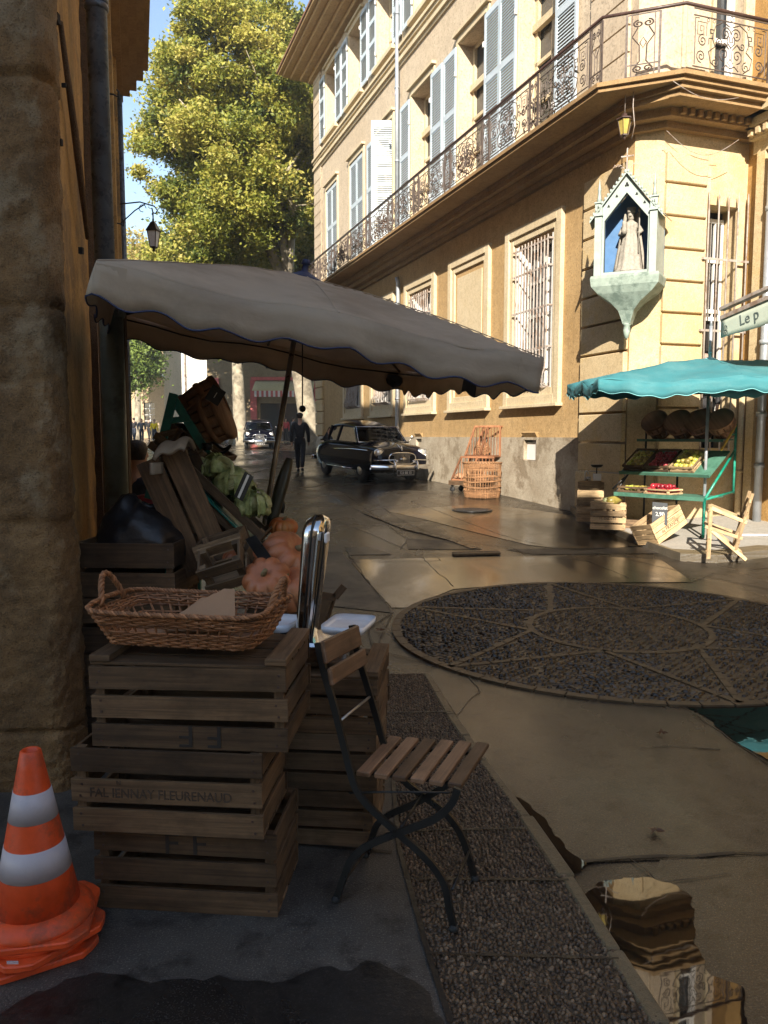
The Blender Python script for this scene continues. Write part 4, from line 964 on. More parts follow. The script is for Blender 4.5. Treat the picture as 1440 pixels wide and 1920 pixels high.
# corbel
secs = [(1.0, 0, .0), (1.03, -.04, 0), (1.0, -.16, .02), (.80, -.27, .08), (.45, -.40, .18), (.24, -.52, .27), (.15, -.66, .33), (.12, -.72, .35)]
mb = MB(); vs_ = []
for sc, z, y0 in secs: vs_ += [V((-(w+.04)*sc, -.05+y0, z)), V(((w+.04)*sc, -.05+y0, z)), V(((wb+.03)*sc+.0, dp, z)), V((-(wb+.03)*sc, dp, z))]
mb.add(vs_, [(4*i+k, 4*i+(k+1) % 4, 4*i+4+(k+1) % 4, 4*i+4+k) for i in range(len(secs)-1) for k in range(4)]+[(28, 29, 30, 31)])
mb.build('corbel', M_niche2, shr)
mb = MB(); mb.lathe([(.0, -.96), (.03, -.94), (.05, -.88), (.06, -.82), (.05, -.75), (.07, -.735), (.07, -.72)], 10, c=(.0, .36, 0)); mb.build('pine_cone_finial', M_niche2, shr)
mb = MB(); cx = V((0, -.06, zt+.03)); mb.bar(cx, cx+V((0, 0, .34)), .014, .02); mb.bar(cx+V((-.085, 0, .23)), cx+V((.085, 0, .23)), .014, .02)
for e in (V((0, 0, .34)), V((-.085, 0, .23)), V((.085, 0, .23))): mb.lathe([(0, -.018), (.018, 0), (0, .018)], 6, c=cx+e)
for s in (-1, 1):
    for k in range(9):
        p = cx+V((s*(.02+k*.02), 0, .03+.012*k+.03*math.sin(k*.5))); mb.bar(p, p+V((s*.03, 0, .02 if k % 2 else -.02)), .008, .01)
mb.build('cross', M_bars, shr)
# the statue inside
st = empty('statue', NM @ Matrix.Translation((.03, .28, .06)) @ Matrix.Scale(1.12, 4), 'pale stone crowned robed statue standing inside the shrine', 'statue')
mb = MB()
def fold(a, r, z): return (1+.07*math.sin(a*9)+.04*math.sin(a*17+z*20))*(1 if abs(math.sin(a)) > .0 else 1)
prof = [(.20, 0), (.20, .03), (.175, .05), (.155, .2), (.13, .36), (.105, .48), (.085, .56), (.10, .63), (.095, .68), (.045, .715), (.032, .73)]
mb.lathe(prof, 36, fn=fold)
mb.lathe([(.0, .72), (.035, .73), (.048, .76), (.052, .79), (.045, .83), (.02, .855), (0, .86)], 16, fn=lambda a, r, z: .95)
mb.tube([(.09, 0, .66), (.15, -.02, .56), (.12, -.09, .53)], [.035, .03, .022], 8); mb.tube([(-.09, 0, .66), (-.14, -.03, .54), (-.05, -.10, .55)], [.035, .03, .022], 8)
mb.lathe([(0, 0), (.012, 0), (.018, .004), (.01, .02), (0, .03)], 6, c=(0, -.055, .775))
mb.build('robed_figure', M_statue, st)
mb = MB(); mb.lathe([(.05, .83), (.056, .85), (.05, .865), (.062, .90)], 12, fn=lambda a, r, z: 1+.12*math.sin(a*6)*(z > .88)); mb.build('crown', M_statue, st, solid=.006)
mb = MB(); mb.grid(lambda u, v: V(((.085+.13*(1-v))*math.sin((u-.5)*4.2)*1.05, .02+(.05+.09*(1-v))*math.cos((u-.5)*4.2)+.01*math.sin(u*40), .03+.80*v)), 36, 10); mb.build('cloak', M_statue, st, solid=.008)
mb = MB(); mb.tube([(.13, -.10, .25), (.13, -.10, .82)], .009, 6); mb.lathe([(0, .8), (.025, .83), (.012, .87), (0, .92)], 8, c=(.13, -.10, 0)); mb.build('sceptre', M_statue, st)
mb = MB(); mb.lathe([(0, .0), (.03, .01), (.04, .06), (.025, .11), (.03, .13), (.03, .17), (0, .19)], 10, c=(-.07, -.12, .52)); mb.build('child_figure', M_statue, st)
# hanging lantern in front of the corner
lp = at(1171, 236, 12.1)
ln = empty('hanging_lantern', lp, 'small amber lantern hanging on a chain above the wall shrine', 'lantern')
mb = MB(); mb.lathe([(.055, -.13), (.10, .09)], 6, smooth=False); mb.build('lantern_glass', M_brass, ln)
mb = MB(); mb.lathe([(.0, .19), (.03, .17), (.05, .13), (.12, .10), (.125, .085), (.10, .085)], 6, smooth=False); mb.lathe([(0, -.2), (.02, -.18), (.03, -.15), (.06, -.145), (.06, -.125)], 6, smooth=False)
for k in range(6):
    a = 2*math.pi*k/6; mb.bar((.056*math.cos(a), .056*math.sin(a), -.13), (.101*math.cos(a), .101*math.sin(a), .09), .008, .008)
mb.build('lantern_frame', M_rail, ln)
mb = MB(); mb.tube([(0, 0, .18), (0, 0, 1.18)], .006, 5); mb.build('chain', M_bars, ln)
# loose cables at the corner
mb = MB(); P = [at(1190, 140, 12.0), at(1187, 200, 12.0), at(1190, 235, 12.02), at(1184, 262, 12.1)]; mb.tube(P, .008, 5); a, b_ = at(1250, 245, 12.15), at(1385, 262, 12.3)
mb.tube([a.lerp(b_, t)+V((0, 0, -.28*math.sin(math.pi*t))) for t in [k/12 for k in range(13)]], .005, 5)
a, b_ = at(1262, 152, 11.6), at(1385, 183, 11.7); mb.tube([a.lerp(b_, t)+V((0, 0, -.12*math.sin(math.pi*t))) for t in [k/12 for k in range(13)]], .005, 5)
single(mb, 'loose_cable', M_bars, 'thin pale loose cables sagging across the building corner below the balcony', 'cable')
# head of somebody inside the tall window
# ============================================================ left side: near corner building, far neighbour
wd = V((-.279, .960, 0)).normalized(); wn_ = V((.960, .279, 0))
L0 = V((-1.42, 3.45, 0))
def Lp(a, out, z): q = L0+wd*a+wn_*out; return V((q.x, q.y, z))
LM = Matrix.Translation(L0)
nb = empty('near_building', LM, 'shaded old building at the left edge, rough brown corner stone and amber plaster', 'building')
def nz(p, s, a): return noise.noise(V(p)*s)*a
def rough(fn, nu, nv, amp):
    mb = MB()
    def g(u, v):
        p, n = fn(u, v); e = .22*nz(p, 2.5, 1)+.35*nz(p, 9, 1)+.3*nz(p, 24, 1)+.2*nz(p, 55, 1)-.5*max(0, nz(p, 14, 1)-.25); return p+n*(e*amp)-V(L0)
    mb.grid(g, nu, nv); return mb
HB = 9.0
def side(u, v):
    a = .30+u*2.75; z = -.1+v**1.6*HB; return Lp(a, 0, z), wn_
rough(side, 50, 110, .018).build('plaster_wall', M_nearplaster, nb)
def corner(u, v):                                   # front face, rounded arris, then the stone return
    z = -.1+v**1.6*HB; bul = .012*math.sin(v**1.6*HB*2.1)+(.02 if z < 1.15 else 0)-.05*max(0, 1-abs(((z-1.22)/.94+.5) % 1-.5)*.94/.02)
    if u < .62:
        t = u/.62; p = V((-5+t*(5-1.42-.06), 3.45-.02, z)); n = V((0, -1, 0))
    elif u < .74:
        t = (u-.62)/.12; a = t*math.pi/2; p = V((-1.48+.06*math.sin(a), 3.43+.06-.06*math.cos(a), z)); n = V((math.sin(a), -math.cos(a), 0))
    else:
        t = (u-.74)/.26; p = Lp(.06+t*.34, .03*(1-t**3)+.005, z); n = wn_
    return p+n*bul*(.6 if u > .5 else .2), n
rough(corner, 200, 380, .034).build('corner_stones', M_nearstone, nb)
mb = MB()
mb.box(Lp(3.02, -.03, 7)-L0, (.05, .3, 14), rotm(z=math.atan2(wd.y, wd.x))); 
for a, w_, o_ in [(2.25, .10, .02), (2.75, .14, .035), (2.95, .06, .06)]: mb.bar(Lp(a, o_, -.1)-L0, Lp(a, o_, 14)-L0, w_, .05, up=wn_)
mb.build('stone_jamb', M_neardark, nb)
mb = MB(); mb.prism([(-5-L0.x, 3.6-L0.y), (-1.5-L0.x, 3.6-L0.y), (Lp(3.0, 0, 0).x-L0.x-.1, Lp(3, 0, 0).y-L0.y), (-6-L0.x, Lp(3, 0, 0).y-L0.y)], 0, HB); mb.prism([(-5.3-L0.x, 3.1-L0.y), (-1.2-L0.x, 3.1-L0.y), (Lp(3.0, .4, 0).x-L0.x, Lp(3, 0, 0).y-L0.y), (-6-L0.x, Lp(3, 0, 0).y-L0.y)], HB, HB+.4); mb.prism([(-12-L0.x, 3.8-L0.y), (-3.76-L0.x, 3.8-L0.y), (-3.9-L0.x, 6.2-L0.y), (-12-L0.x, 6.4-L0.y)], HB, 17.4); mb.build('core_and_shade_block', M_back, nb)  # last prism: unseen upper block added only to shade the facade's far end
mb = MB(); mb.tube([Lp(.5, .03, 3.55)-L0, Lp(1.0, .05, 3.1)-L0, Lp(1.35, .06, 2.75)-L0], [.012, .02, .012], 6); 
mb.build('mortar_ridge', M_neardark, nb)
mb = MB()
for (u, v, s) in [(107, 35, .03), (113, 267, .02), (100, 60, .02), (152, 470, .02), (120, 160, .012), (98, 105, .014)]:
    p = at(u, v, 3.9)-L0; mb.box(p, (.02, s, s*1.5))
mb.build('wall_hole', M_dark, nb)
# neighbour further along
M0 = Lp(3.05, 0, 0); M1 = V((-6.51, 20, 0)); md = (M1-M0).normalized(); mn = V((md.y, -md.x, 0)); LL = (M1-M0).length
far = empty('neighbour_building', Matrix.Translation(M0), 'narrow sliver of an ochre house with a deep moulded cornice on the left', 'building')
F3 = lambda a, d, z: md*a+mn*d+V((0, 0, z))
mb = MB(); wall_holes(mb, 0, LL, -.2, 9.9, [(4, 5.2, 5, 7), (8, 9.2, 5, 7), (4, 5.2, 1, 3.2), (8, 9.2, 1, 3.2)], F3, .25)
mb.add([F3(LL, 0, -.2), F3(LL, -9, -.2), F3(LL, -9, 9.9), F3(LL, 0, 9.9)], [(0, 1, 2, 3)]); mb.add([F3(0, -9, -.2), F3(0, 0, -.2), F3(0, 0, 11), F3(0, -9, 11)], [(0, 1, 2, 3)]); mb.build('wall', M_nearplaster, far)
mb = MB(); 
for d, z0, z1 in [(.18, 9.7, 9.85), (.34, 9.85, 10.0), (.5, 10.0, 10.25), (.66, 10.25, 10.5), (.78, 10.5, 10.62)]: mb.prism([F3(-.0, -9, 0)[:2], F3(LL, -9, 0)[:2], F3(LL+.1, d, 0)[:2], F3(0, d, 0)[:2]], z0, z1)
mb.build('cornice', M_cornice, far)
mb = MB()
for a, w_ in [(1.2, .3), (2.6, .12), (7, .3), (12.2, .5)]: mb.bar(F3(a, .03, -.1), F3(a, .03, 9.7), w_, .06, up=mn)
mb.build('pilaster', M_nearplaster, far)
mb = MB(); mb.tube([F3(LL-.3, .1, 9.7), F3(LL-.3, .1, .3)], .06, 10); mb.build('end_pipe', M_pipe, far)
mb = MB()
for (a, z) in [(3.4, 7.4), (5, 6.2), (7, 5.0)]: mb.tube([F3(a, 0, z), F3(a, .1, z), F3(a, .16, z-.03), F3(a, .17, z+.04), F3(a, .14, z+.07)], .012, 6)
for z in (3.3, 3.0, 2.6): mb.tube([F3(LL-1, 0, z), F3(LL-1, .2, z)], .012, 6)
mb.build('iron_hook', M_black, far)
# street lamp on its bracket
lc = at(288, 444, 14.0); lamp = empty('wall_street_lamp', Matrix.Translation(lc) @ Matrix.Scale(.88, 4), 'black wall-mounted street lantern hanging against the blue sky', 'street lamp')
mb = MB(); mb.lathe([(.075, -.19), (.125, .10)], 4, smooth=False, M=rotm(z=R_(35))); mb.build('lamp_glass', simple('frosted_lamp_glass', (.62, .64, .66), .3, var=.05, bmp=0), lamp)
mb = MB(); mb.lathe([(0, .36), (.02, .34), (.02, .30), (.06, .27), (.10, .2), (.155, .12), (.15, .10)], 4, smooth=False, M=rotm(z=R_(35))); mb.lathe([(0, -.30), (.015, -.28), (.03, -.25), (.02, -.22), (.08, -.21), (.08, -.19)], 4, smooth=False, M=rotm(z=R_(35)))
for k in range(4):
    a = 2*math.pi*k/4+R_(35); mb.bar((.077*math.cos(a), .077*math.sin(a), -.19), (.128*math.cos(a), .128*math.sin(a), .10), .014, .014)
mb.build('lamp_frame', M_black, lamp)
wallp = F3(lc.y-M0.y, 0, 0)+M0; wp_ = (V((wallp.x, lc.y, lc.z))-lc)/.88
mb = MB(); mb.tube([(0, 0, .34), (0, 0, .46), (-.02, 0, .55)], .014, 6); mb.tube([(wp_.x, 0, .62), (-.25, 0, .66), (.03, 0, .58), (.09, 0, .50), (.05, 0, .44), (0, 0, .46)], .014, 6); mb.tube([(wp_.x, 0, .25), (-.35, 0, .5), (-.15, 0, .62)], .012, 6)
mb.tube([(-.2+.07*math.cos(a), 0, .54+.07*math.sin(a)) for a in [k*.7 for k in range(8)]], .008, 5); mb.build('bracket', M_black, lamp)
# downpipe
pc = at(190, 300, 4.95); px, py = pc.x, 4.95
dpz = empty('downpipe', (px, py, 0), 'thick blue-grey downpipe standing on its grey-green boot beside the amber wall', 'downpipe')
mb = MB(); mb.tube([(0, 0, 8.5), (0, 0, 2.55)], .060, 20); mb.build('upper_pipe', M_pipe, dpz)
mb = MB()
for z in (4.13, 4.17): mb.lathe([(.062, -.02), (.070, -.012), (.070, .012), (.062, .02)], 20, c=(0, 0, z))
mb.build('pipe_collar', M_pipe, dpz)
mb = MB(); mb.tube([(.035, -.02, 2.45), (.035, -.02, .55)], .072, 18); mb.lathe([(.078, 2.32), (.085, 2.34), (.085, 2.40), (.076, 2.42)], 18, c=(.035, -.02, 0)); mb.lathe([(.078, 1.0), (.082, 1.01), (.082, 1.1), (.076, 1.12)], 18, c=(.035, -.02, 0)); mb.build('pipe_boot', M_pipe2, dpz)
q = at(231, 700, 5.05); mb = MB(); mb.box((0, 0, 1.25), (.05, .05, 2.5)); single(mb, 'wooden_post', M_wdark, 'narrow brown wooden post standing beside the grey-green pipe boot', 'post', M=Matrix.Translation((q.x, 5.05, 0)))

# ============================================================ unseen buildings added behind the camera, sized to throw shade over the near ground
for nm, x0, x1, y0, y1, H, lab in [('blocker', -12, -.2, -22, -13, 14.2, 'tall plain townhouse added unseen behind the camera to shade the near ground'), ('low_blocker', -.15, 15, -20, -13, 11.0, 'lower plain house added unseen behind the camera to the right for its shade')]:
    e = empty(nm, ((x0+x1)/2, y1, 0), lab, 'building'); ox, oy = (x0+x1)/2, y1
    T3 = lambda x, d, z: V((x-ox, d, z)); holes = []
    for i in range(int((x1-x0)/3)):
        for z in (.6, 4.2, 7.4): holes.append((x0+1+i*3, x0+2.1+i*3, z, z+1.9))
    mb = MB(); wall_holes(mb, x0, x1, -.2, H-.6, holes, T3, .25); 
    P = [(x0-ox, 0), (x1-ox, 0), (x1-ox, y0-y1), (x0-ox, y0-y1)]
    for i in (1, 2, 3): a, b_ = P[i], P[(i+1) % 4]; mb.add([(*a, -.2), (*b_, -.2), (*b_, H-.6), (*a, H-.6)], [(0, 1, 2, 3)])
    mb.build('wall', M_back, e)
    mb = MB(); mb.box((0, (y0-y1)/2, H-.35), (x1-x0+.0, y1-y0+.6, .5)); mb.prism([((x0-ox), y0-y1), (x1-ox, y0-y1), (x1-ox, .2), (x0-ox, .2)], H-.1, H); mb.build('roof', M_tile, e)
    for (a, b_, c, d) in holes: mb = MB(); mb.add([T3(a, -.2, c), T3(b_, -.2, c), T3(b_, -.2, d), T3(a, -.2, d)], [(0, 1, 2, 3)]); mb.build('window_pane', M_pane, e)

# ============================================================ trees
def tree(name, label, base, crown, rad, nclump, nleaf, leaf, mat, trunk_r, limbs, seed, group=None, lean=0):
    rg = np.random.default_rng(seed); rr = random.Random(seed); base = V(base); crown = V(crown)
    t = empty(name, base, label, 'tree', group); cl = crown-base
    mb = MB(); fork = V((cl.x*.35, cl.y*.35, max(cl.z-rad[2]*1.0, cl.z*.42)))
    mb.tube([V((0, 0, -.1)), V((0, 0, .3)), fork*.5+V((lean*.3, 0, 0)), fork], [trunk_r*1.4, trunk_r*1.1, trunk_r*.95, trunk_r*.8], 14)
    mb.build('trunk', M_bark, t)
    mb = MB(); tips = []
    for k in range(limbs):
        a = 2*math.pi*k/limbs+rr.uniform(-.3, .3); el = rr.uniform(-.2, 1.0)
        e = cl+V((math.cos(a)*rad[0]*.72*math.cos(el), math.sin(a)*rad[1]*.72*math.cos(el), math.sin(el)*rad[2]*.8))
        m1 = fork.lerp(e, .35)+V((0, 0, rad[2]*.12)); m2 = fork.lerp(e, .7)+V((rr.gauss(0, .3), rr.gauss(0, .3), .1*rad[2]))
        mb.tube([fork*.96, m1, m2, e], [trunk_r*.5, trunk_r*.34, trunk_r*.2, trunk_r*.07], 7); tips.append((m1, m2, e))
        for q in range(5):
            s = m1.lerp(e, rr.uniform(.1, .9)); d = V((rr.gauss(0, 1), rr.gauss(0, 1), rr.gauss(0, .7))).normalized()*rad[0]*rr.uniform(.25, .5); mb.tube([s, s+d*.5+V((0, 0, .15)), s+d], [trunk_r*.12, trunk_r*.07, trunk_r*.02], 5)
    mb.build('limbs', M_bark, t)
    # clumps spread through an uneven crown, more of them near its outside
    d = rg.normal(size=(nclump, 3)); d /= np.linalg.norm(d, axis=1)[:, None]
    lump = np.array([1+.22*noise.noise(V(x)*2.1+V((seed, 0, 0)))+.12*noise.noise(V(x)*5+V((seed, 0, 0))) for x in d])
    r = (rg.random(nclump)**.42)*lump; cc = d*r[:, None]*np.array(rad)+np.array(cl)
    cs = rg.uniform(.55, 1.25, nclump)*leaf*6.0
    n = nclump*nleaf; idx = np.repeat(np.arange(nclump), nleaf)
    p = cc[idx]+rg.normal(size=(n, 3))*cs[idx][:, None]*np.array([.55, .55, .38])
    nrm = rg.normal(size=(n, 3))+np.array([0, -.5, .9]); nrm /= np.linalg.norm(nrm, axis=1)[:, None]
    a = np.cross(nrm, rg.normal(size=(n, 3))); a /= np.linalg.norm(a, axis=1)[:, None]; b = np.cross(nrm, a)
    sz = leaf*rg.uniform(.55, 1.15, n)[:, None]
    vv = np.stack([p-a*sz, p+b*sz*.55-nrm*sz*.15, p+a*sz, p-b*sz*.55-nrm*sz*.15], 1).reshape(-1, 3)
    ff = np.arange(n*4).reshape(-1, 4)
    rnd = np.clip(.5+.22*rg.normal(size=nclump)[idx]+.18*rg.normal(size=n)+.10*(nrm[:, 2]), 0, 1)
    o = npmesh('crown', vv, ff, mat, rnd); o.parent = t; return t
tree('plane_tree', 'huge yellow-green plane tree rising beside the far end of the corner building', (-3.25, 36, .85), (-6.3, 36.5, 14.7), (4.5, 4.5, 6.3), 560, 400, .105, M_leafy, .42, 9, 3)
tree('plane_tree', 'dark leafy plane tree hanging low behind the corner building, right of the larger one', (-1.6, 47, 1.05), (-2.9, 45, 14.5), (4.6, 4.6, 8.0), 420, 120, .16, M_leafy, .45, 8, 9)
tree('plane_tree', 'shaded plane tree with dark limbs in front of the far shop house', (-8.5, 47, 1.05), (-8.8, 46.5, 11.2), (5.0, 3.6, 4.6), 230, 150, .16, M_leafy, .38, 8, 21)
tree('plane_tree', 'ochre-yellow far tree seen between the distant street houses under the left umbrella', (-23.5, 88, 1.6), (-23.3, 88, 7.6), (1.9, 2.4, 5.4), 120, 90, .22, M_leaffar, .3, 6, 5)
tree('plane_tree', 'green and yellow tree at the far left of the distant street, by the post', (-20.5, 66, 1.4), (-20.2, 66, 8.6), (1.6, 2.2, 3.3), 110, 90, .19, M_leafg, .28, 6, 8)
tree('plane_tree', 'small yellow treetop low behind the left wall, beside the street lamp', (-21.8, 66, 1.4), (-21.0, 68, 14.6), (1.6, 2, 3.4), 90, 90, .2, M_leaffar, .28, 6, 12)

# ============================================================ far end of the street
def zf(y): return gz(y)
def house(name, label, x0, x1, y, H, mat, holes=(), rot=0, depth=8, cat='building'):
    e = empty(name, Matrix.Translation((x0, y, gz(y))) @ Matrix.Rotation(rot, 4, 'Z'), label, cat); w = x1-x0
    T = lambda x, d, z: V((x, -d, z)); mb = MB(); wall_holes(mb, 0, w, -.5, H, list(holes), T, .25)
    mb.add([(0, 0, -.5), (0, depth, -.5), (0, depth, H), (0, 0, H)], [(0, 1, 2, 3)]); mb.add([(w, 0, -.5), (w, depth, -.5), (w, depth, H), (w, 0, H)], [(0, 1, 2, 3)]); mb.add([(0, 0, H), (w, 0, H), (w, depth, H), (0, depth, H)], [(0, 1, 2, 3)])
    mb.build('wall', mat, e)
    mb = MB(); mb.box((w/2, depth/2-.2, H+.15), (w+.6, depth+.8, .3)); mb.build('roof', M_tile, e)
    if holes:
        for (a, b, c, d) in holes:
            mb = MB(); mb.add([(a, .22, c), (b, .22, c), (b, .22, d), (a, .22, d)], [(0, 1, 2, 3)]); g = mb.build('window_pane', M_pane, e)
            if b-a > 2.4: continue
            mb = MB(); mb.box(((a+b)/2, .18, (c+d)/2), (.07, .06, d-c)); 
            for k in range(1, 4): mb.box(((a+b)/2, .18, c+(d-c)*k/4), (b-a, .05, .05))
            mb.build('window_frame', M_white, g)
    return e
hy = 54
X = lambda u, y: (u-720)/FPX*y
Zv = lambda v, y: 1.6+(817-v)/FPX*y-gz(y)
sh = house('far_shop_house', 'sunlit pale stone house with a red-framed shopfront across the far end of the street', X(392, hy), 6, hy, 13, M_farhouse,
    holes=[(X(500, hy)-X(392, hy), X(536, hy)-X(392, hy), Zv(693, hy), Zv(655, hy)), (X(490, hy)-X(392, hy), X(585, hy)-X(392, hy), .1, Zv(757, hy)), (X(500, hy)-X(392, hy), X(536, hy)-X(392, hy), Zv(560, hy), Zv(515, hy)), (X(430, hy)-X(392, hy), X(455, hy)-X(392, hy), Zv(560, hy), Zv(515, hy))])
mb = MB()
for u in (478, 596): mb.box((X(u, hy)-X(392, hy), -.06, Zv(770, hy)), (.42, .16, 4.1))
mb.box((X(537, hy)-X(392, hy), -.08, Zv(712, hy)), (4.6, .2, .22)); mb.box((X(436, hy)-X(392, hy)-1, -.06, Zv(760, hy)), (.4, .2, 3.6)); mb.build('shopfront_frame', M_pink, sh)
mb = MB(); a0, a1 = X(482, hy)-X(392, hy), X(592, hy)-X(392, hy); mb.grid(lambda u, v: V((a0+(a1-a0)*u, -.1-1.5*v, Zv(716, hy)-.75*v)), 10, 3); mb.build('awning_cloth', M_awn, sh, solid=.02)
mb = MB(); mb2 = MB(); n = 26
for k in range(n):
    b = mb if k % 2 else mb2; x = a0+(a1-a0)*k/n; b.box((x+.5*(a1-a0)/n, -1.61, Zv(716, hy)-.75-.19), ((a1-a0)/n, .02, .40))
mb.build('awning_stripes', M_wcl, sh); mb2.build('awning_stripes', M_pink, sh)
h2 = house('far_white_house', 'tall bright white house with bare wall beyond the stone shop house', X(345, 62), X(400, 62)+.6, 62, 15, M_farwhite)
mb = MB(); mb.tube([(.3, -.1, 15), (.3, -.1, 0)], .07, 8); mb.build('rain_pipe', M_bars, h2)
mb = MB()
for u, v, s in [(352, 655, .35), (371, 665, .4), (380, 648, .35), (387, 640, .3)]:
    p = at(u, v, 58); mb.add([p+V((-s*.6, 0, s*.5)), p+V((s*.6, 0, s*.5)), p+V((0, .02, -s*.6))], [(0, 1, 2)])
a, b = at(300, 640, 58), at(430, 655, 58); mb.tube([a.lerp(b, t)+V((0, 0, -.5*math.sin(math.pi*t)))for t in [k/10 for k in range(11)]], .012, 4)
single(mb, 'bunting', M_gourd, 'string of small dark triangular flags across the far street', 'bunting', solid=.01)
h3 = house('far_tan_house', 'tan house with an iron balcony on the left of the distant street', X(228, 72), X(312, 72), 72, 12.5, M_farbrown, holes=[(2.2, 3.2, 6, 8.2), (.4, 1.4, 6, 8.2), (2.2, 3.2, 1, 3.2)])
mb = MB(); mb.box((2.6, -.5, 5.6), (3.2, 1.0, .2)); 
for k in range(17): mb.box((1.05+k*.19, -.95, 6.1), (.03, .03, .9))
mb.box((2.6, -.95, 6.55), (3.2, .05, .05)); mb.build('balcony', M_black, h3)
h4 = house('far_cream_house', 'cream house closing the distant street beyond the ochre tree', X(285, 110), X(352, 110), 110, 11, M_farwhite, holes=[(1, 2, 5, 7), (3, 4, 5, 7)])
h5 = house('far_end_house', 'low pale house at the far left end of the street behind the strollers', X(150, 95), X(262, 95), 95, 9.5, M_farhouse, holes=[(5, 6, 4, 6), (2.5, 3.5, 4, 6), (5, 6.4, .3, 2.6)])
h6 = house('reflection_blocker', 'plain house added out of view on the left to darken the car reflections', -24, -12.2, 24, 12, M_back, holes=[(2, 3, 1, 3), (6, 7, 1, 3), (2, 3, 5, 7), (6, 7, 5, 7)], depth=12)  # added out of view so the car's side reflects no bright sky
# low stone pillar and wall of leaves beside the shop
mb = MB(); mb.lathe([(.22, 0), (.22, .5), (.19, .8), (.12, .9), (0, .93)], 14); p = gnd(605, 868); single(mb, 'stone_bollard', M_plinth, 'short pale stone bollard at the far end of the ochre building', 'bollard', M=Matrix.Translation(p))
# ============================================================ the old saloon cars
def loft(mb, secs, closed_ends=True):
    n = len(secs[0]); vs_ = [p for s in secs for p in s]
    F = [(i*n+k, i*n+(k+1), (i+1)*n+k+1, (i+1)*n+k) for i in range(len(secs)-1) for k in range(n-1)]
    mb.add(vs_, F, smooth=True)
    if closed_ends:
        mb.add(secs[0], [tuple(range(n))[::-1]], smooth=True); mb.add(secs[-1], [tuple(range(n))], smooth=True)
def body_section(x, hw, zb, zm, zt, crown, fender):
    # from the left sill over the top to the right sill
    half = [(hw*.93, zb), (hw*1.0, zb+.12), (hw*1.02, zm), (hw*.98, zt-.10), (hw*.86, zt-.015+fender), (hw*.70, zt+fender*.9), (hw*.48, zt+crown*.45), (hw*.24, zt+crown*.9), (0, zt+crown)]
    P = [V((x, y, z)) for y, z in half]; return P+[V((x, -y, z)) for y, z in half[:-1][::-1]]
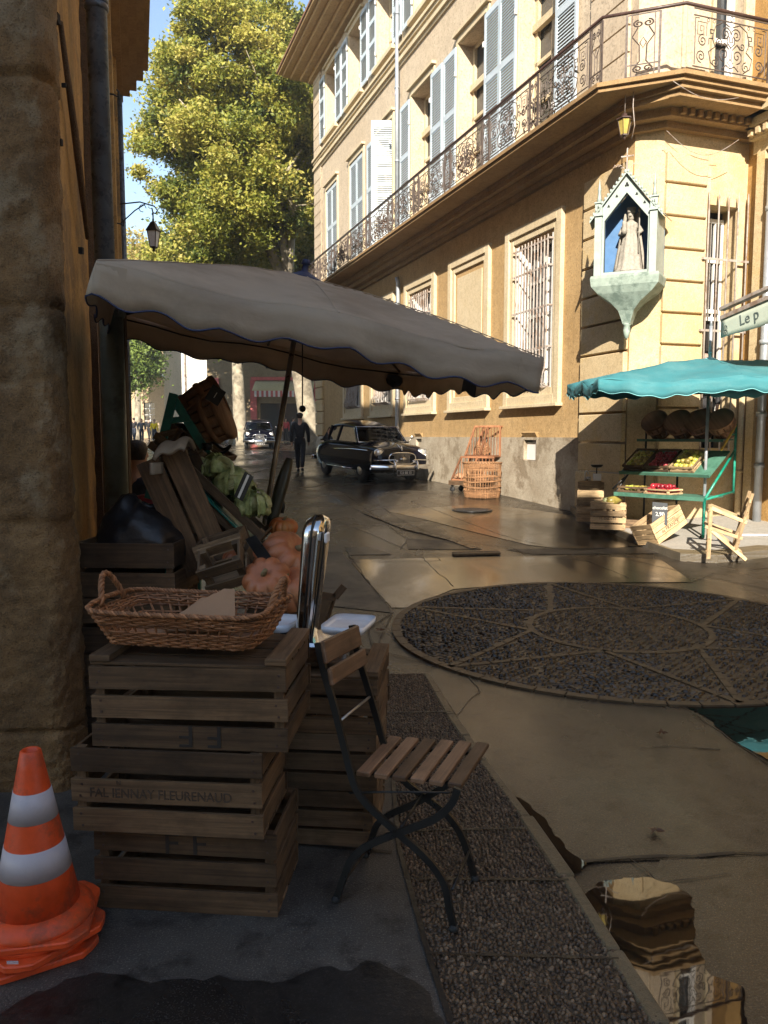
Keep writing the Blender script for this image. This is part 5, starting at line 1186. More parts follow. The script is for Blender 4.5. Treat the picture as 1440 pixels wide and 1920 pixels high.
def make_car(name, label, M, group, plate=None):
    c = empty(name, M, label, 'car', group)
    mb = MB(); secs = []
    for (x, hw, zb, zm, zt, cr, fe) in [(-2.20, .45, .42, .55, .66, .01, 0), (-2.16, .62, .34, .55, .76, .03, .0), (-2.0, .72, .30, .56, .84, .05, .0), (-1.7, .78, .28, .56, .90, .06, .01), (-1.3, .80, .27, .56, .94, .06, .0), (-.8, .81, .26, .56, .95, .03, 0), (0, .81, .26, .56, .95, .03, 0), (.6, .81, .26, .56, .95, .04, 0),
                                       (1.0, .80, .27, .56, .93, .10, .0), (1.4, .79, .28, .56, .90, .12, .02), (1.75, .78, .30, .56, .87, .10, .045), (2.0, .75, .33, .54, .84, .05, .03), (2.12, .70, .36, .52, .78, .02, .01), (2.17, .60, .40, .50, .68, .0, .0)]:
        secs.append(body_section(x, hw, zb, zm, zt, cr, fe))
    loft(mb, secs); body = mb.build('body', M_carpaint, c, sub=2)
    mb = MB()
    # roof shell
    def roof(u, v):
        x = -1.35+u*1.95; s = (v-.5)*2; w = (.58+.05*math.sin(u*3.14))*(1-.0*u); ez = 1.40+.09*math.sin(min(1, u*1.15)*math.pi)**.7
        drop = .20*max(0, .18-u)/.18*1.2+.10*max(0, u-.9)/.1
        return V((x, s*w*(1-.04*abs(s)), ez-.13*abs(s)**3.2-drop*.9))
    mb.grid(roof, 16, 14); mb.build('roof', M_carpaint, c, solid=.03)
    mb = MB()
    for s in (-1, 1):
        for a, b, w in [((.98, s*.68, .95), (.58, s*.59, 1.33), .05), ((-.25, s*.75, .95), (-.22, s*.62, 1.38), .07), ((-1.02, s*.73, .94), (-.98, s*.60, 1.36), .06), ((-1.62, s*.60, .93), (-1.30, s*.54, 1.27), .12)]: mb.bar(a, b, w, .045, up=(0, 1, 0))
        mb.bar((.95, s*.76, .955), (-1.5, s*.74, .955), .05, .04)
    mb.bar((.60, -.58, 1.345), (.60, .58, 1.345), .05, .05); mb.bar((-1.33, -.52, 1.28), (-1.33, .52, 1.28), .05, .05)
    mb.build('pillars', M_carpaint, c)
    mb = MB(); mb.grid(lambda u, v: V((1.0-.42*v+.05*math.cos((u-.5)*3), (u-.5)*2*(.66-.09*v), .96+.38*v)), 12, 4); mb.build('windscreen', M_glass, c)
    mb = MB(); P = [(.98, -.66, .96), (.60, -.575, 1.34), (.60, .575, 1.34), (.98, .66, .96)]; Q = [V(p)+V((.035*(1-abs(p[1])), 0, .01)) for p in P]; mb.tube(Q, .012, 6, closed=True)
    mb.tube([(1.03, 0, .965), (1.03, .3, .965), (1.01, .6, .965)], .01, 5); mb.tube([(1.03, .1, .97), (.99, -.35, 1.0)], .006, 4); mb.tube([(1.03, -.2, .97), (.99, .25, 1.0)], .006, 4); mb.build('windscreen_trim', M_chrome, c)
    mb = MB(); mb.grid(lambda u, v: V((-1.58+.26*v, (u-.5)*2*(.58-.06*v), .95+.32*v)), 8, 3)
    for s in (-1, 1):
        mb.add([V((.92, s*.70, .96)), V((-.25, s*.745, .96)), V((-.23, s*.625, 1.34)), V((.56, s*.60, 1.32))], [(0, 1, 2, 3)]); mb.add([V((-.25, s*.745, .96)), V((-1.55, s*.70, .96)), V((-1.2, s*.59, 1.30)), V((-.23, s*.625, 1.34))], [(0, 1, 2, 3)])
    mb.build('side_glass', M_glass, c)
    mb = MB(); mb.box((-.1, 0, .80), (1.6, 1.3, .12)); mb.box((-.15, .33, 1.0), (.16, .5, .45)); mb.box((-.15, -.33, 1.0), (.16, .5, .45)); mb.box((-1.05, 0, .95), (.18, 1.1, .4)); mb.box((.8, 0, .93), (.2, 1.2, .1)); mb.build('seats', M_black, c)
    mb = MB(); sw = V((.55, .34, 1.05)); mb.tube([sw+V((.06*math.cos(a), .18*math.sin(a), .17*math.cos(a))) for a in [k*math.pi/8 for k in range(16)]], .011, 6, closed=True); mb.tube([sw, (.75, .34, .9)], .015, 6); mb.bar(sw+V((0, -.17, 0)), sw+V((0, .17, 0)), .02, .01); mb.build('steering_wheel', M_black, c)
    # wheels
    for x in (1.28, -1.27):
        for s in (-1, 1):
            w = MB(); Mx = Matrix.Rotation(R_(90)*s, 4, 'X'); w.lathe([(.20, -.075), (.27, -.085), (.315, -.06), (.325, 0), (.315, .06), (.27, .085), (.20, .075)], 28, M=Mx, c=(x, s*.66, .315)); o = w.build('wheel', M_rubber, c)
            w = MB(); w.lathe([(.0, -.115), (.05, -.112), (.11, -.095), (.15, -.08), (.155, -.07)], 20, M=Mx, c=(x, s*.665, .315)); w.build('hub_cap', M_steel, o)
    mb = MB()
    for x in (1.28, -1.27): mb.tube([(x, -.6, .31), (x, .6, .31)], .04, 8)
    mb.box((0, 0, .28), (3.6, 1.1, .08)); mb.build('chassis', M_black, c)
    # headlamps
    for s in (-1, 1):
        h = MB(); Mx = Matrix.Rotation(R_(90), 4, 'Y'); h.lathe([(.115, -.16), (.124, -.02), (.12, .03), (.112, .035), (.106, .02)], 24, M=Mx, c=(2.08, s*.575, .735)); o = h.build('headlamp', M_chrome, c)
        h = MB(); h.lathe([(.11, .015), (.08, .04), (.04, .056), (0, .06)], 20, M=Mx, c=(2.08, s*.575, .735)); h.build('lens', M_lens, o)
    # grille
    mb = MB(); g = [(math.copysign(abs(math.cos(a))**.6, math.cos(a))*.36, .60+math.copysign(abs(math.sin(a))**.75, math.sin(a))*(.145 if math.sin(a) > 0 else .13)) for a in [k*math.pi/18 for k in range(36)]]
    mb.tube([(2.19-.05*abs(y), y, z) for y, z in g], .018, 6, closed=True); mb.build('grille_surround', M_chrome, c)
    mb = MB()
    for k in range(-10, 11):
        y = k*.033; hgt = .125*(1-(abs(y)/.36)**3)**.6 if abs(y) < .36 else 0; mb.box((2.175-.05*abs(y), y, .60), (.012, .011, 2*hgt))
    mb.build('grille_bars', M_steel, c)
    mb = MB(); mb.add([(2.155-.05*abs(y), y*.96, z) for y, z in g], [tuple(range(36))]); mb.build('grille_backing', M_dark, c)
    mb = MB(); mb.lathe([(.0, .03), (.04, .028), (.075, .01), (.08, 0)], 6, M=Matrix.Translation((2.19, 0, .60)) @ Matrix.Rotation(R_(90), 4, 'Y') @ Matrix.Diagonal((.75, 1.1, 1, 1)), smooth=False); mb.tube([(2.21, -.10, .60), (2.215, .10, .60)], .012, 6); mb.build('badge', M_chrome, c)
    # bumper, overriders, bars
    mb = MB()
    def bar_y(y): return 2.34-.17*(abs(y)/.82)**2.5
    mb.grid(lambda u, v: V((bar_y(-.84+1.68*u)-.035*math.cos(v*math.pi*2)*-1, -.84+1.68*u, .405+.065*math.sin(v*math.pi*2))), 24, 10); mb.build('bumper', M_chrome, c)
    mb = MB()
    for s in (-1, 1): mb.tube([(2.37, s*.30, .31), (2.41, s*.30, .40), (2.40, s*.30, .50), (2.36, s*.31, .56)], [.03, .04, .035, .02], 8)
    for s in (-1, 1): mb.tube([(2.37, s*.30, .5), (2.34, s*.20, .56), (2.30, s*.28, .585), (2.24, s*.5, .575), (2.14, s*.74, .565)], .016, 6)
    mb.build('overrider', M_chrome, c)
    mb = MB(); mb.box((2.36, 0, .275), (.012, .46, .115)); pl = mb.build('number_plate', M_plate, c)
    mb = MB()
    for z in (.22, .33): mb.box((2.367, 0, z), (.004, .46, .006))
    for y in (-.228, .228): mb.box((2.367, y, .275), (.004, .006, .11))
    mb.build('plate_border', M_ink, pl)
    if plate:
        T = MW[c.name] @ Matrix(((0, 0, 1, 2.368), (1, 0, 0, 0), (0, 1, 0, .272), (0, 0, 0, 1)))
        text('plate_number', plate, .088, T, M_ink, pl, .001, .86)
    mb = MB(); mb.tube([(2.16, 0, .80), (1.9, 0, .93), (1.2, 0, 1.02)], .012, 6); mb.lathe([(0, -.04), (.03, 0), (.015, .06), (0, .09)], 8, c=(2.12, 0, .83))
    for s in (-1, 1): mb.tube([(1.9, s*.81, .80), (.9, s*.828, .80), (-.3, s*.83, .76)], .007, 4); mb.tube([(.9, s*.815, .30), (-.9, s*.815, .30)], .014, 5)
    mb.build('side_trim', M_chrome, c)
    mb = MB(); mb.tube([(.95, .76, .98), (.99, .86, 1.06)], .008, 5); mb.lathe([(0, 0), (.045, .004), (.05, .02), (.03, .035), (0, .04)], 12, M=Matrix.Rotation(R_(-80), 4, 'Y'), c=(1.01, .87, 1.09)); mb.build('wing_mirror', M_chrome, c)
    mb = MB(); mb.box((.62, 0, 1.27), (.02, .2, .05)); mb.lathe([(0, -.02), (.02, 0), (0, .02)], 8, c=(.64, 0, 1.31)); mb.build('rear_view_mirror', M_black, c)
    mb = MB(); mb.grid(lambda u, v: V((-2.27+.12*abs(u-.5)**2*2, -.78+1.56*u, .43+.06*math.sin((v-.5)*3))), 12, 4); mb.build('rear_bumper', M_chrome, c, solid=.02)
    return c
hd = V((.42, -.907, 0)).normalized()
fl = gnd(680, 903); c0_ = V((fl.x, fl.y, 0))-hd*1.28+V((-hd.y, hd.x, 0))*.66
zc = gz(c0_.y); slope = (gz(c0_.y-2)-gz(c0_.y+2))/4*-1
left = V((-hd.y, hd.x, 0)); dirx = V((hd.x, hd.y, -.028)).normalized()
def car_matrix(px, py, h):
    d = V((h.x, h.y, (gz(py+h.y*2)-gz(py-h.y*2))/4)).normalized(); return frame((px, py, gz(py)+.002), d)
car1 = make_car('parked_car', 'navy-black vintage saloon car with a chrome grille parked against the ochre building', car_matrix(c0_.x, c0_.y, hd), 'vintage saloon cars', '723 BB 13')
g2 = gnd(487, 842); h2_ = V((.18, -.98, 0)).normalized()
car2 = copy_tree(car1, M=car_matrix(g2.x-h2_.x*2, g2.y-h2_.y*2+0, h2_), label='smaller-looking dark vintage car farther away, beside the pole in front of the shop awning')

# ============================================================ people
def skin_obj(name, mat, parent, verts, edges, radii, sub=2):
    me = bpy.data.meshes.new(name); me.from_pydata(verts, edges, []); o = bpy.data.objects.new(name, me); col.objects.link(o)
    if parent: o.parent = parent; MW[o.name] = MW[parent.name]
    m = o.modifiers.new('skin', 'SKIN'); m.use_smooth_shade = True
    for k, r in enumerate(radii):
        sv = me.skin_vertices[0].data[k]; sv.radius = r if isinstance(r, tuple) else (r, r); sv.use_root = (k == 0)
    s = o.modifiers.new('sub', 'SUBSURF'); s.levels = sub; s.render_levels = sub; me.materials.append(mat); return o
def person(label, M, h, top, legs, hair, stride=0, group=None, arms=0, sub=1, cat='person', hat=None, armpose=None):
    """a figure facing local -y; its body is one surface, hair and clothes are its children"""
    p = empty('person', M, label, cat, group); H = h
    st = stride
    hipx, shx = .052*H, .108*H
    J = {'pel': (0, 0, .53*H), 'wai': (0, .005*H, .61*H), 'che': (0, 0, .73*H), 'nek': (0, -.005*H, .835*H), 'hd0': (0, -.015*H, .875*H), 'hd1': (0, -.02*H, .925*H), 'hd2': (0, -.01*H, .965*H)}
    for s, n in ((-1, 'l'), (1, 'r')):
        q = st*s
        J['hip'+n] = (s*hipx, 0, .50*H); J['kne'+n] = (s*hipx*.95, -q*.5*H*.12-.01*H, .28*H); J['ank'+n] = (s*hipx*.9, -q*H*.13+(.03*H if q < 0 else 0), .045*H+(.02*H if q < 0 else 0)); J['toe'+n] = (s*hipx*1.1, -q*H*.13-.075*H+(.03*H if q < 0 else 0), .018*H)
        J['sho'+n] = (s*shx, 0, .805*H)
        if armpose == 'forward': J['elb'+n] = (s*shx*1.25, -.03*H, .64*H); J['wri'+n] = (s*shx*.6, -.17*H, .63*H); J['han'+n] = (s*shx*.35, -.22*H, .64*H)
        else: J['elb'+n] = (s*shx*1.3, q*.04*H+.01*H, .635*H); J['wri'+n] = (s*shx*1.28, q*.08*H-.03*H, .49*H); J['han'+n] = (s*shx*1.22, q*.09*H-.045*H, .435*H)
    def mk(name, mat, chain, rad, sub):
        names = []; E = []
        for ch in chain:
            for a, b in zip(ch, ch[1:]):
                for k in (a, b):
                    if k not in names: names.append(k)
                E.append((names.index(a), names.index(b)))
        return skin_obj(name, mat, p, [J[n] for n in names], E, [rad[n] for n in names], sub)
    rb = {'pel': .068*H, 'wai': .06*H, 'che': .074*H, 'nek': .030*H, 'hd0': .036*H, 'hd1': .047*H, 'hd2': .036*H, 'hip': .048*H, 'kne': .031*H, 'ank': .02*H, 'toe': .017*H, 'sho': .032*H, 'elb': .023*H, 'wri': .016*H, 'han': .017*H}
    R = lambda f: {k: (v*f) for k, v in rb.items()}
    arms_ = [['che', 'shol', 'elbl', 'wril', 'hanl'], ['che', 'shor', 'elbr', 'wrir', 'hanr']]
    def fix(rad):
        d = {}
        for k in J:
            b = k[:3]; d[k] = rad.get(k, rad.get(b, .03*H))
        return d
    mk('body', M_skin, [['pel', 'wai', 'che', 'nek', 'hd0', 'hd1', 'hd2'], ['pel', 'hipl', 'knel', 'ankl', 'toel'], ['pel', 'hipr', 'kner', 'ankr', 'toer']]+arms_, fix(rb), sub)
    tr = dict(rb); tr.update({'pel': .082*H, 'wai': .078*H, 'che': .086*H, 'nek': .038*H, 'sho': .045*H, 'elb': .035*H, 'wri': .028*H})
    mk('jacket', top, [['pel', 'wai', 'che', 'nek'], ['che', 'shol', 'elbl', 'wril'], ['che', 'shor', 'elbr', 'wrir']], fix(tr), sub)
    lr = dict(rb); lr.update({'wai': .066*H, 'pel': .084*H, 'hip': .060*H, 'kne': .045*H, 'ank': .036*H})
    mk('trousers', legs, [['wai', 'pel'], ['pel', 'hipl', 'knel', 'ankl'], ['pel', 'hipr', 'kner', 'ankr']], fix(lr), sub)
    mb = MB()
    for n in 'lr':
        a, t_ = V(J['ank'+n]), V(J['toe'+n]); mb.tube([a+V((0, .02*H, -.03*H)), a+V((0, -.01*H, -.02*H)), t_], [.022*H, .027*H, .016*H], 8)
    mb.build('shoe', M_black, p)
    mb = MB(); hc = V(J['hd1'])+V((0, .008*H, .012*H)); mb.lathe([(.040*H, -.035*H), (.050*H, -.01*H), (.053*H, .015*H), (.045*H, .04*H), (.025*H, .054*H), (0, .058*H)], 16, c=hc+V((0, .006*H, 0)), fn=lambda a, r, z: 1-.10*(math.sin(a) < -.5 and z < .01*H)); mb.build('hair', hair, p)
    mb = MB(); f = V(J['hd1']); mb.lathe([(0, -.012*H), (.008*H, -.006*H), (.004*H, .012*H), (0, .016*H)], 6, c=f+V((0, -.05*H, -.004*H)))
    mb.build('nose', M_skin, p)
    if hat: mb = MB(); mb.lathe([(.058*H, .0), (.055*H, .03*H), (.03*H, .05*H), (0, .055*H)], 14, c=hc+V((0, 0, .005*H))); mb.build('cap', hat, p)
    return p
def pm(u, v, rz, dz=0): g = gnd(u, v); return Matrix.Translation(g+V((0, 0, dz))) @ Matrix.Rotation(rz, 4, 'Z')
w1 = person('person in dark jacket and trousers walking away down the middle of the wet street', pm(563, 884, math.pi), 1.72, M_blackcl, M_blackcl, M_hair, stride=.8, sub=2, hat=M_blackcl)
person('person in a bright yellow top standing far behind the walker', pm(585, 838, math.pi*.9), 1.75, M_ycl, M_wcl, M_hair, stride=.3)
for k, (u, v, h, t_, l_, rz, lab) in enumerate([
    (536, 830, 1.7, M_rcl, M_blackcl, .4, 'distant person in a red top by the shop opening, right of the umbrella pole'),
    (550, 831, 1.72, M_grey, M_blackcl, 2, 'distant person in grey between the red-topped one and the walker'),
    (470, 826, 1.7, M_blackcl, M_blackcl, 1.2, 'distant dark-clothed person standing behind the far car against the pale stone'),
    (425, 836, 1.75, M_blackcl, M_grey, 3.0, 'dark figure standing far away left of the far vintage car'),
    (252, 828, 1.72, M_blackcl, M_navy, 3.0, 'leftmost distant stroller in dark clothes beside the brown post'),
    (266, 829, 1.65, M_grey, M_navy, .3, 'distant stroller in grey, second from the brown post'),
    (280, 827, 1.74, M_blackcl, M_blackcl, 2.8, 'distant stroller in black left of the green trestle top'),
    (290, 829, 1.6, M_ycl, M_navy, .2, 'distant stroller with a yellow top just left of the green trestle'),
    (512, 829, 1.7, M_wcl, M_navy, 1.5, 'distant person in white by the shop opening, left of the umbrella pole')]):
    person(lab, pm(u, v, rz), h, t_, l_, M_hair, stride=.3 if k % 2 else .6, group='people far down the street')
# vendor at the left edge, seen from behind between the post and the trestle
vend = person('vendor in a dark blue jacket standing behind the left stall beside the brown post', Matrix.Translation((at(252, 800, 5.9).x, 5.9, gz(5.9))) @ Matrix.Rotation(2.6, 4, 'Z'), 1.62, M_navy, M_blackcl, M_hair, sub=2, armpose='forward')
hp = at(1321, 672, 12.95)
wp2 = person('person with reddish-grey hair just visible inside the tall grilled window above the teal umbrella', Matrix.Translation((hp.x, hp.y, hp.z-1.57)) @ Matrix.Rotation(-.5, 4, 'Z'), 1.66, M_blackcl, M_blackcl, M_hairgrey, sub=2)

# ============================================================ crates and baskets
def crate_parts(e, L, W, H, rows, wm, thick=.012, gap=.022, text_=None, lid=False, inv=False, base=True):
    """an open slatted crate: boards on the long sides and ends, corner posts, slatted base; local origin under its middle"""
    bh = (H-gap*(rows-1))/rows
    for s in (-1, 1):
        mb = MB()
        for k in range(rows):
            mb.box((random.uniform(-.003, .003), s*(W/2-thick/2), bh/2+k*(bh+gap)), (L, thick, bh*random.uniform(.96, 1.0)), rotm(y=random.uniform(-.012, .012)))
            mb.cm = 1
            for sx in (-1, 1):
                for dz_ in (-.25, .25): mb.box((sx*(L/2-.03+random.uniform(-.006, .006)), s*(W/2+.0005), bh/2+k*(bh+gap)+dz_*bh), (.007, .002, .007))
            mb.cm = 0
        mb.build('long_side', [wm, M_rail], e, bevel=0)
        mb = MB()
        for k in range(rows): mb.box((s*(L/2-thick/2-.004), 0, bh/2+k*(bh+gap)), (thick, W-2*thick-.003, bh*.97))
        mb.build('end_panel', wm, e, bevel=.002)
    for sx in (-1, 1):
        for sy in (-1, 1): mb = MB(); mb.box((sx*(L/2-.028), sy*(W/2-thick-.014), H/2), (.03, .026, H-.004)); mb.build('corner_post', wm, e)
    mb = MB(); n = max(3, int(W/.085)); bw = W/n
    z = H+.006 if inv else .006
    for k in range(n): mb.box((0, -W/2+(k+.5)*bw, z), (L, bw*.86, .011))
    if inv:
        for s in (-1, 1): mb.box((s*(L/2-.035), 0, H+.024), (.07, W, .022))
    mb.build('base', wm, e, bevel=.002)
def crate(label, M, L, W, H, rows, wm, group=None, name='wooden_crate', **kw):
    e = empty(name, M, label, 'crate', group); crate_parts(e, L, W, H, rows, wm, **kw); return e
def P2(p, yaw, z=None): return Matrix.Translation((p[0], p[1], p[2] if z is None else z)) @ Matrix.Rotation(yaw, 4, 'Z')
# near stack of three
a, b = atz(181, 1702, 0), atz(514, 1735, 0); yaw = math.radians(-5); LN = (b-a).length; dx = V((math.cos(yaw), math.sin(yaw), 0)); dyv = V((-math.sin(yaw), math.cos(yaw), 0))
def stackM(uL, vb, z, yoff=0, yw=None):
    A = at(uL, vb, a.y+yoff); return P2(V((A.x, a.y+yoff, 0))+dx*LN/2+dyv*.18, yaw if yw is None else yw, z)
hC = .285
c1 = crate('lowest crate of the near stack, with a double letter stencil on its top board', stackM(181, 1700, 0), LN, .36, hC, 3, M_wdark, 'old dark crates on the near pavement', gap=.022)
c2 = crate('middle crate of the near stack, shifted left, with a faded line of stencilled letters', stackM(140, 1555, 0, -.02), LN+.02, .36, hC, 3, M_wdark, 'old dark crates on the near pavement', gap=.022)
setM(c2, stackM(143, 1555, hC+.004, -.03, yaw-.01))
c3 = crate('upturned top crate of the near stack, under the wicker tray, stencilled upside down', stackM(188, 1385, 2*hC+.008, .01, yaw), LN+.03, .42, hC-.012, 3, M_wdark, 'old dark crates on the near pavement', gap=.022, inv=True)
def on_front(e, L, W, x, z, size, body, mat, rot=0, sx=1, name='stencil'):
    T = MW[e.name] @ Matrix.Translation((x, -W/2-.0015, z)) @ Matrix.Rotation(R_(90), 4, 'X') @ Matrix.Rotation(rot, 4, 'Z'); return text(name, body, size, T, mat, e, .0008, sx)
[on_front(c1, LN, .36, x_, hC-.047, .105, 'F', M_inkdark, sx=1.15, name='stencil_letter') for x_ in (-.045, .05)]
[on_front(c3, LN, .42, x_, .047, .105, 'F', M_inkdark, rot=math.pi, sx=1.15, name='stencil_letter') for x_ in (-.005, .09)]
on_front(c2, LN, .36, -.02, .135, .045, 'FAL IENNAY FLEURENAUD', M_inkfade, sx=.9)
on_front(c2, LN, .36, -.16, .172, .022, 'N', M_inkfade)
# second stack behind the chair
sc = atz(700, 1592, 0); y2 = math.radians(-6); d2 = V((math.cos(y2), math.sin(y2), 0)); e2 = V((-d2.y, d2.x, 0)); L2 = .60
ctr2 = sc-d2*L2/2+e2*.21; h2c = .225
for k, lab in enumerate(['bottom crate of the stack behind the folding chair', 'middle crate of the stack behind the folding chair', 'upturned top crate of the stack behind the chair, carrying the chrome scale']):
    crate(lab, P2(ctr2+d2*(.0, .012, .02)[k], y2, k*(h2c+.004)), L2, .42, h2c-(.012 if k == 2 else 0), 3 if k else 3, M_wgrey if k < 2 else M_wdark, 'old dark crates on the near pavement', gap=.014, inv=(k == 2))
ztop2 = 3*(h2c+.004)+.012
# crates at the wall with the bag
cb = at(231, 1018, 3.75); ztb = cb.z; wyaw = math.radians(-3)
for k in range(4):
    h = ztb/4-.004
    crate(['lowest crate of the stack against the amber wall', 'second crate up in the stack against the amber wall', 'third crate up in the stack against the amber wall', 'top crate of the stack against the amber wall, holding the black bag'][k], P2((cb.x+(.0, .02, -.01, 0)[k], 3.98, 0), wyaw+(.03, -.02, .02, 0)[k], k*(h+.004)), .50, .42, h, 2, M_wdark, 'old dark crates on the near pavement', gap=.022)
mb = MB()
def bagf(u, v):
    th = u*2*math.pi; ph = v*math.pi/2; r = 1+.10*noise.noise(V((math.cos(th)*2, math.sin(th)*2, v*3)))+.05*noise.noise(V((math.cos(th)*6, math.sin(th)*6, v*8)))
    return V((.235*max(0, math.cos(ph))**.8*math.cos(th)*r, .19*max(0, math.cos(ph))**.8*math.sin(th)*r, .27*math.sin(ph)*r*(1-.12*math.cos(th)) if v < 1 else .27))
mb.grid(bagf, 40, 16); bg_ = single(mb, 'black_bag', M_bag, 'shiny black plastic bag bulging out of the top crate by the wall', 'bag', M=Matrix.Translation((cb.x+.02, 3.98, ztb-.09)))
# small dark crate with broken slats behind the scale
cc = at(655, 1210, 3.55); crate('dark low crate behind the white scale pan, with broken slats sticking out', P2((at(665, 1200, 3.55).x-.1, 3.7, 0), -.35, .30), .36, .30, .17, 2, M_wdark, 'old dark crates on the near pavement')
crate('bottom crate hidden under the low crate behind the scale', P2((at(665, 1200, 3.55).x-.1, 3.7, 0), -.3, .0), .40, .34, .295, 3, M_wdark, 'old dark crates on the near pavement')
mb = MB(); p = at(628, 1120, 3.75); mb.bar(p+V((-.12, 0, .02)), p, .035, .008, up=(0, -1, 0)); mb.bar(p, p+V((.045, 0, .055)), .035, .008, up=(0, -1, 0)); mb.bar(p+V((-.04, .05, -.12)), p+V((0, .04, 0)), .03, .01); single(mb, 'broken_slat', M_wdark, 'broken angled slat sticking up behind the white scale pan', 'slat')

# ------------------------------------------------------------ wicker
def rrect(L, W, r, n, t):
    """point on a rounded rectangle, t in 0..1"""
    P = 2*(L+W-4*r)+2*math.pi*r; d = (t % 1)*P
    segs = [(L-2*r, (-L/2+r, -W/2), (1, 0)), None, (W-2*r, (L/2, -W/2+r), (0, 1)), None, (L-2*r, (L/2-r, W/2), (-1, 0)), None, (W-2*r, (-L/2, W/2-r), (0, -1)), None]
    cs = [(L/2-r, -W/2+r, -90), (L/2-r, W/2-r, 0), (-L/2+r, W/2-r, 90), (-L/2+r, -W/2+r, 180)]
    q = math.pi*r/2
    for i in range(4):
        l, p, v = segs[2*i]
        if d < l: return (p[0]+v[0]*d, p[1]+v[1]*d)
        d -= l
        if d < q:
            a = math.radians(cs[i][2])+d/r; return (cs[i][0]+r*math.cos(a), cs[i][1]+r*math.sin(a))
        d -= q
    return (-L/2+r, -W/2)
def weave(mb, shape, H, rows, stakes, amp, rad, skip=(), n=4, flare=None):
    """shape(t, z)->(x, y); strands weave in and out round upright stakes"""
    per = 4
    for j in range(rows):
        z = H*(j+.5)/rows
        if j in skip: continue
        pts = []; m = stakes*per
        for k in range(m):
            t = k/m; x, y = shape(t, z/H); x2, y2 = shape(t+.001, z/H); d = V((x2-x, y2-y, 0)).normalized(); nrm = V((d.y, -d.x, 0))
            o = amp*math.sin(2*math.pi*(k/per/2)+(math.pi if j % 2 else 0)); pts.append(V((x, y, z+random.gauss(0, rad*.18)))+nrm*o)
        mb.tube(pts, rad, n, closed=True, flat=.9)
    for k in range(stakes):
        t = (k+.5)/stakes; P = []
        for q in range(5): x, y = shape(t, q/4); P.append((x, y, H*q/4))
        mb.tube(P, rad*1.0, 4, caps=False)
def twist(mb, path, r, strands=3, turns=10, rad=None, closed=False):
    rad = rad or r*.62
    for s in range(strands):
        Q = []; m = len(path)
        for k, p in enumerate(path):
            p = V(p); q = V(path[(k+1) % m] if closed else path[min(k+1, m-1)]); o = V(path[k-1] if (closed or k) else path[0]); d = (q-o).normalized()
            x = d.orthogonal().normalized() if abs(d.z) > .95 else d.cross(V((0, 0, 1))).normalized(); y = d.cross(x); a = 2*math.pi*(turns*k/m+s/strands); Q.append(p+x*(r*math.cos(a))+y*(r*math.sin(a)))
        mb.tube(Q, rad, 5, closed=closed)
# wicker tray on the near stack
zt3 = 3*hC+.05
tb = at(352, 1205, 2.62)
TL, TW, TH = .60, .36, .115
tyaw = yaw-.10
tray = empty('wicker_tray', P2((at(362, 1200, 2.67).x, 2.68, 0), tyaw, zt3), 'rectangular flared wicker tray with loop handles on top of the near crate stack', 'basket')
def tshape(t, f): L = .50+.115*f; W = .27+.11*f; return rrect(L, W, .05+.02*f, 0, t)
mb = MB(); weave(mb, tshape, TH, 15, 46, .0042, .0044, skip=(7, 8)); mb.build('woven_side', M_wicker, tray)
mb = MB()
for k in range(22): y = -.125+.25*k/21; mb.tube([(x, y, .006+.003*math.sin(k*3.14+x*60)) for x in [-.24+.48*q/24 for q in range(25)]], .0055, 4)
mb.build('woven_base', M_wicker, tray)
mb = MB(); rim = [(*rrect(.62, .385, .07, 0, k/160), TH+.004+.018*abs(math.cos(2*math.pi*(k/160+.12)))**6) for k in range(160)]; twist(mb, rim, .006, 3, 46, .0052, closed=True); mb.build('rim', M_wicker, tray)
for s in (-1, 1):
    mb = MB(); pth = [(s*(.30+.028*math.sin(math.pi*f)), -.075+.15*f, TH+(.10)*max(0, math.sin(math.pi*f))**.8) for f in [k/26 for k in range(27)]]; twist(mb, pth, .0062, 3, 6, .006); mb.build('handle', M_wicker, tray)
mb = MB()
for k, (x, y, r) in enumerate([(.04, .02, .25), (.075, .0, .1), (.10, -.01, -.05)]):
    mb.add([rotm(z=r) @ V(q)+V((x-.04, y-.03, .02+.02*k)) for q in [(-.14, -.08, 0), (.13, -.09, 0), (.035, .12, .085), (-.005, .12, .085)]], [(0, 1, 2, 3)])
single(mb, 'paper_bags', M_paper, 'few flat brown paper bags fanned out in the wicker tray', 'paper bags', M=P2((at(362, 1200, 2.67).x+.02, 2.68, 0), tyaw, zt3+.012), solid=.002)
# ------------------------------------------------------------ bistro chair (slatted, folding)
f1, f2, f3, f4 = atz(630, 1690, 0), atz(850, 1745, 0), atz(893, 1650, 0), atz(685, 1607, 0)
def plane_hit(u, v, p, n): d = ray(u, v); return _C+d*((p-_C).dot(n)/d.dot(n))
fw = (f2-f1).normalized(); sdn = V((-fw.y, fw.x, 0))
farp = f1+sdn*((f4-f1).dot(sdn)+(f3-f1).dot(sdn))/2
near = lambda u, v: plane_hit(u, v, f1, sdn); farr = lambda u, v: plane_hit(u, v, farp, sdn)
cc_ = (f1+f2+farp)/3; ch = empty('bistro_chair', Matrix.Translation((cc_.x, cc_.y, 0)), 'folding bistro chair with black iron legs and brown wooden slats on the near pavement', 'chair')
def curve(P, n=5):
    """smooth path through points"""
    P = [V(p) for p in P]; out = []
    for i in range(len(P)-1):
        a, b, c, d = P[max(i-1, 0)], P[i], P[i+1], P[min(i+2, len(P)-1)]
        for k in range(n):
            t = k/n; out.append(.5*((2*b)+(c-a)*t+(2*a-5*b+4*c-d)*t*t+(3*b-a-3*c+d)*t**3))
    return out+[P[-1]]
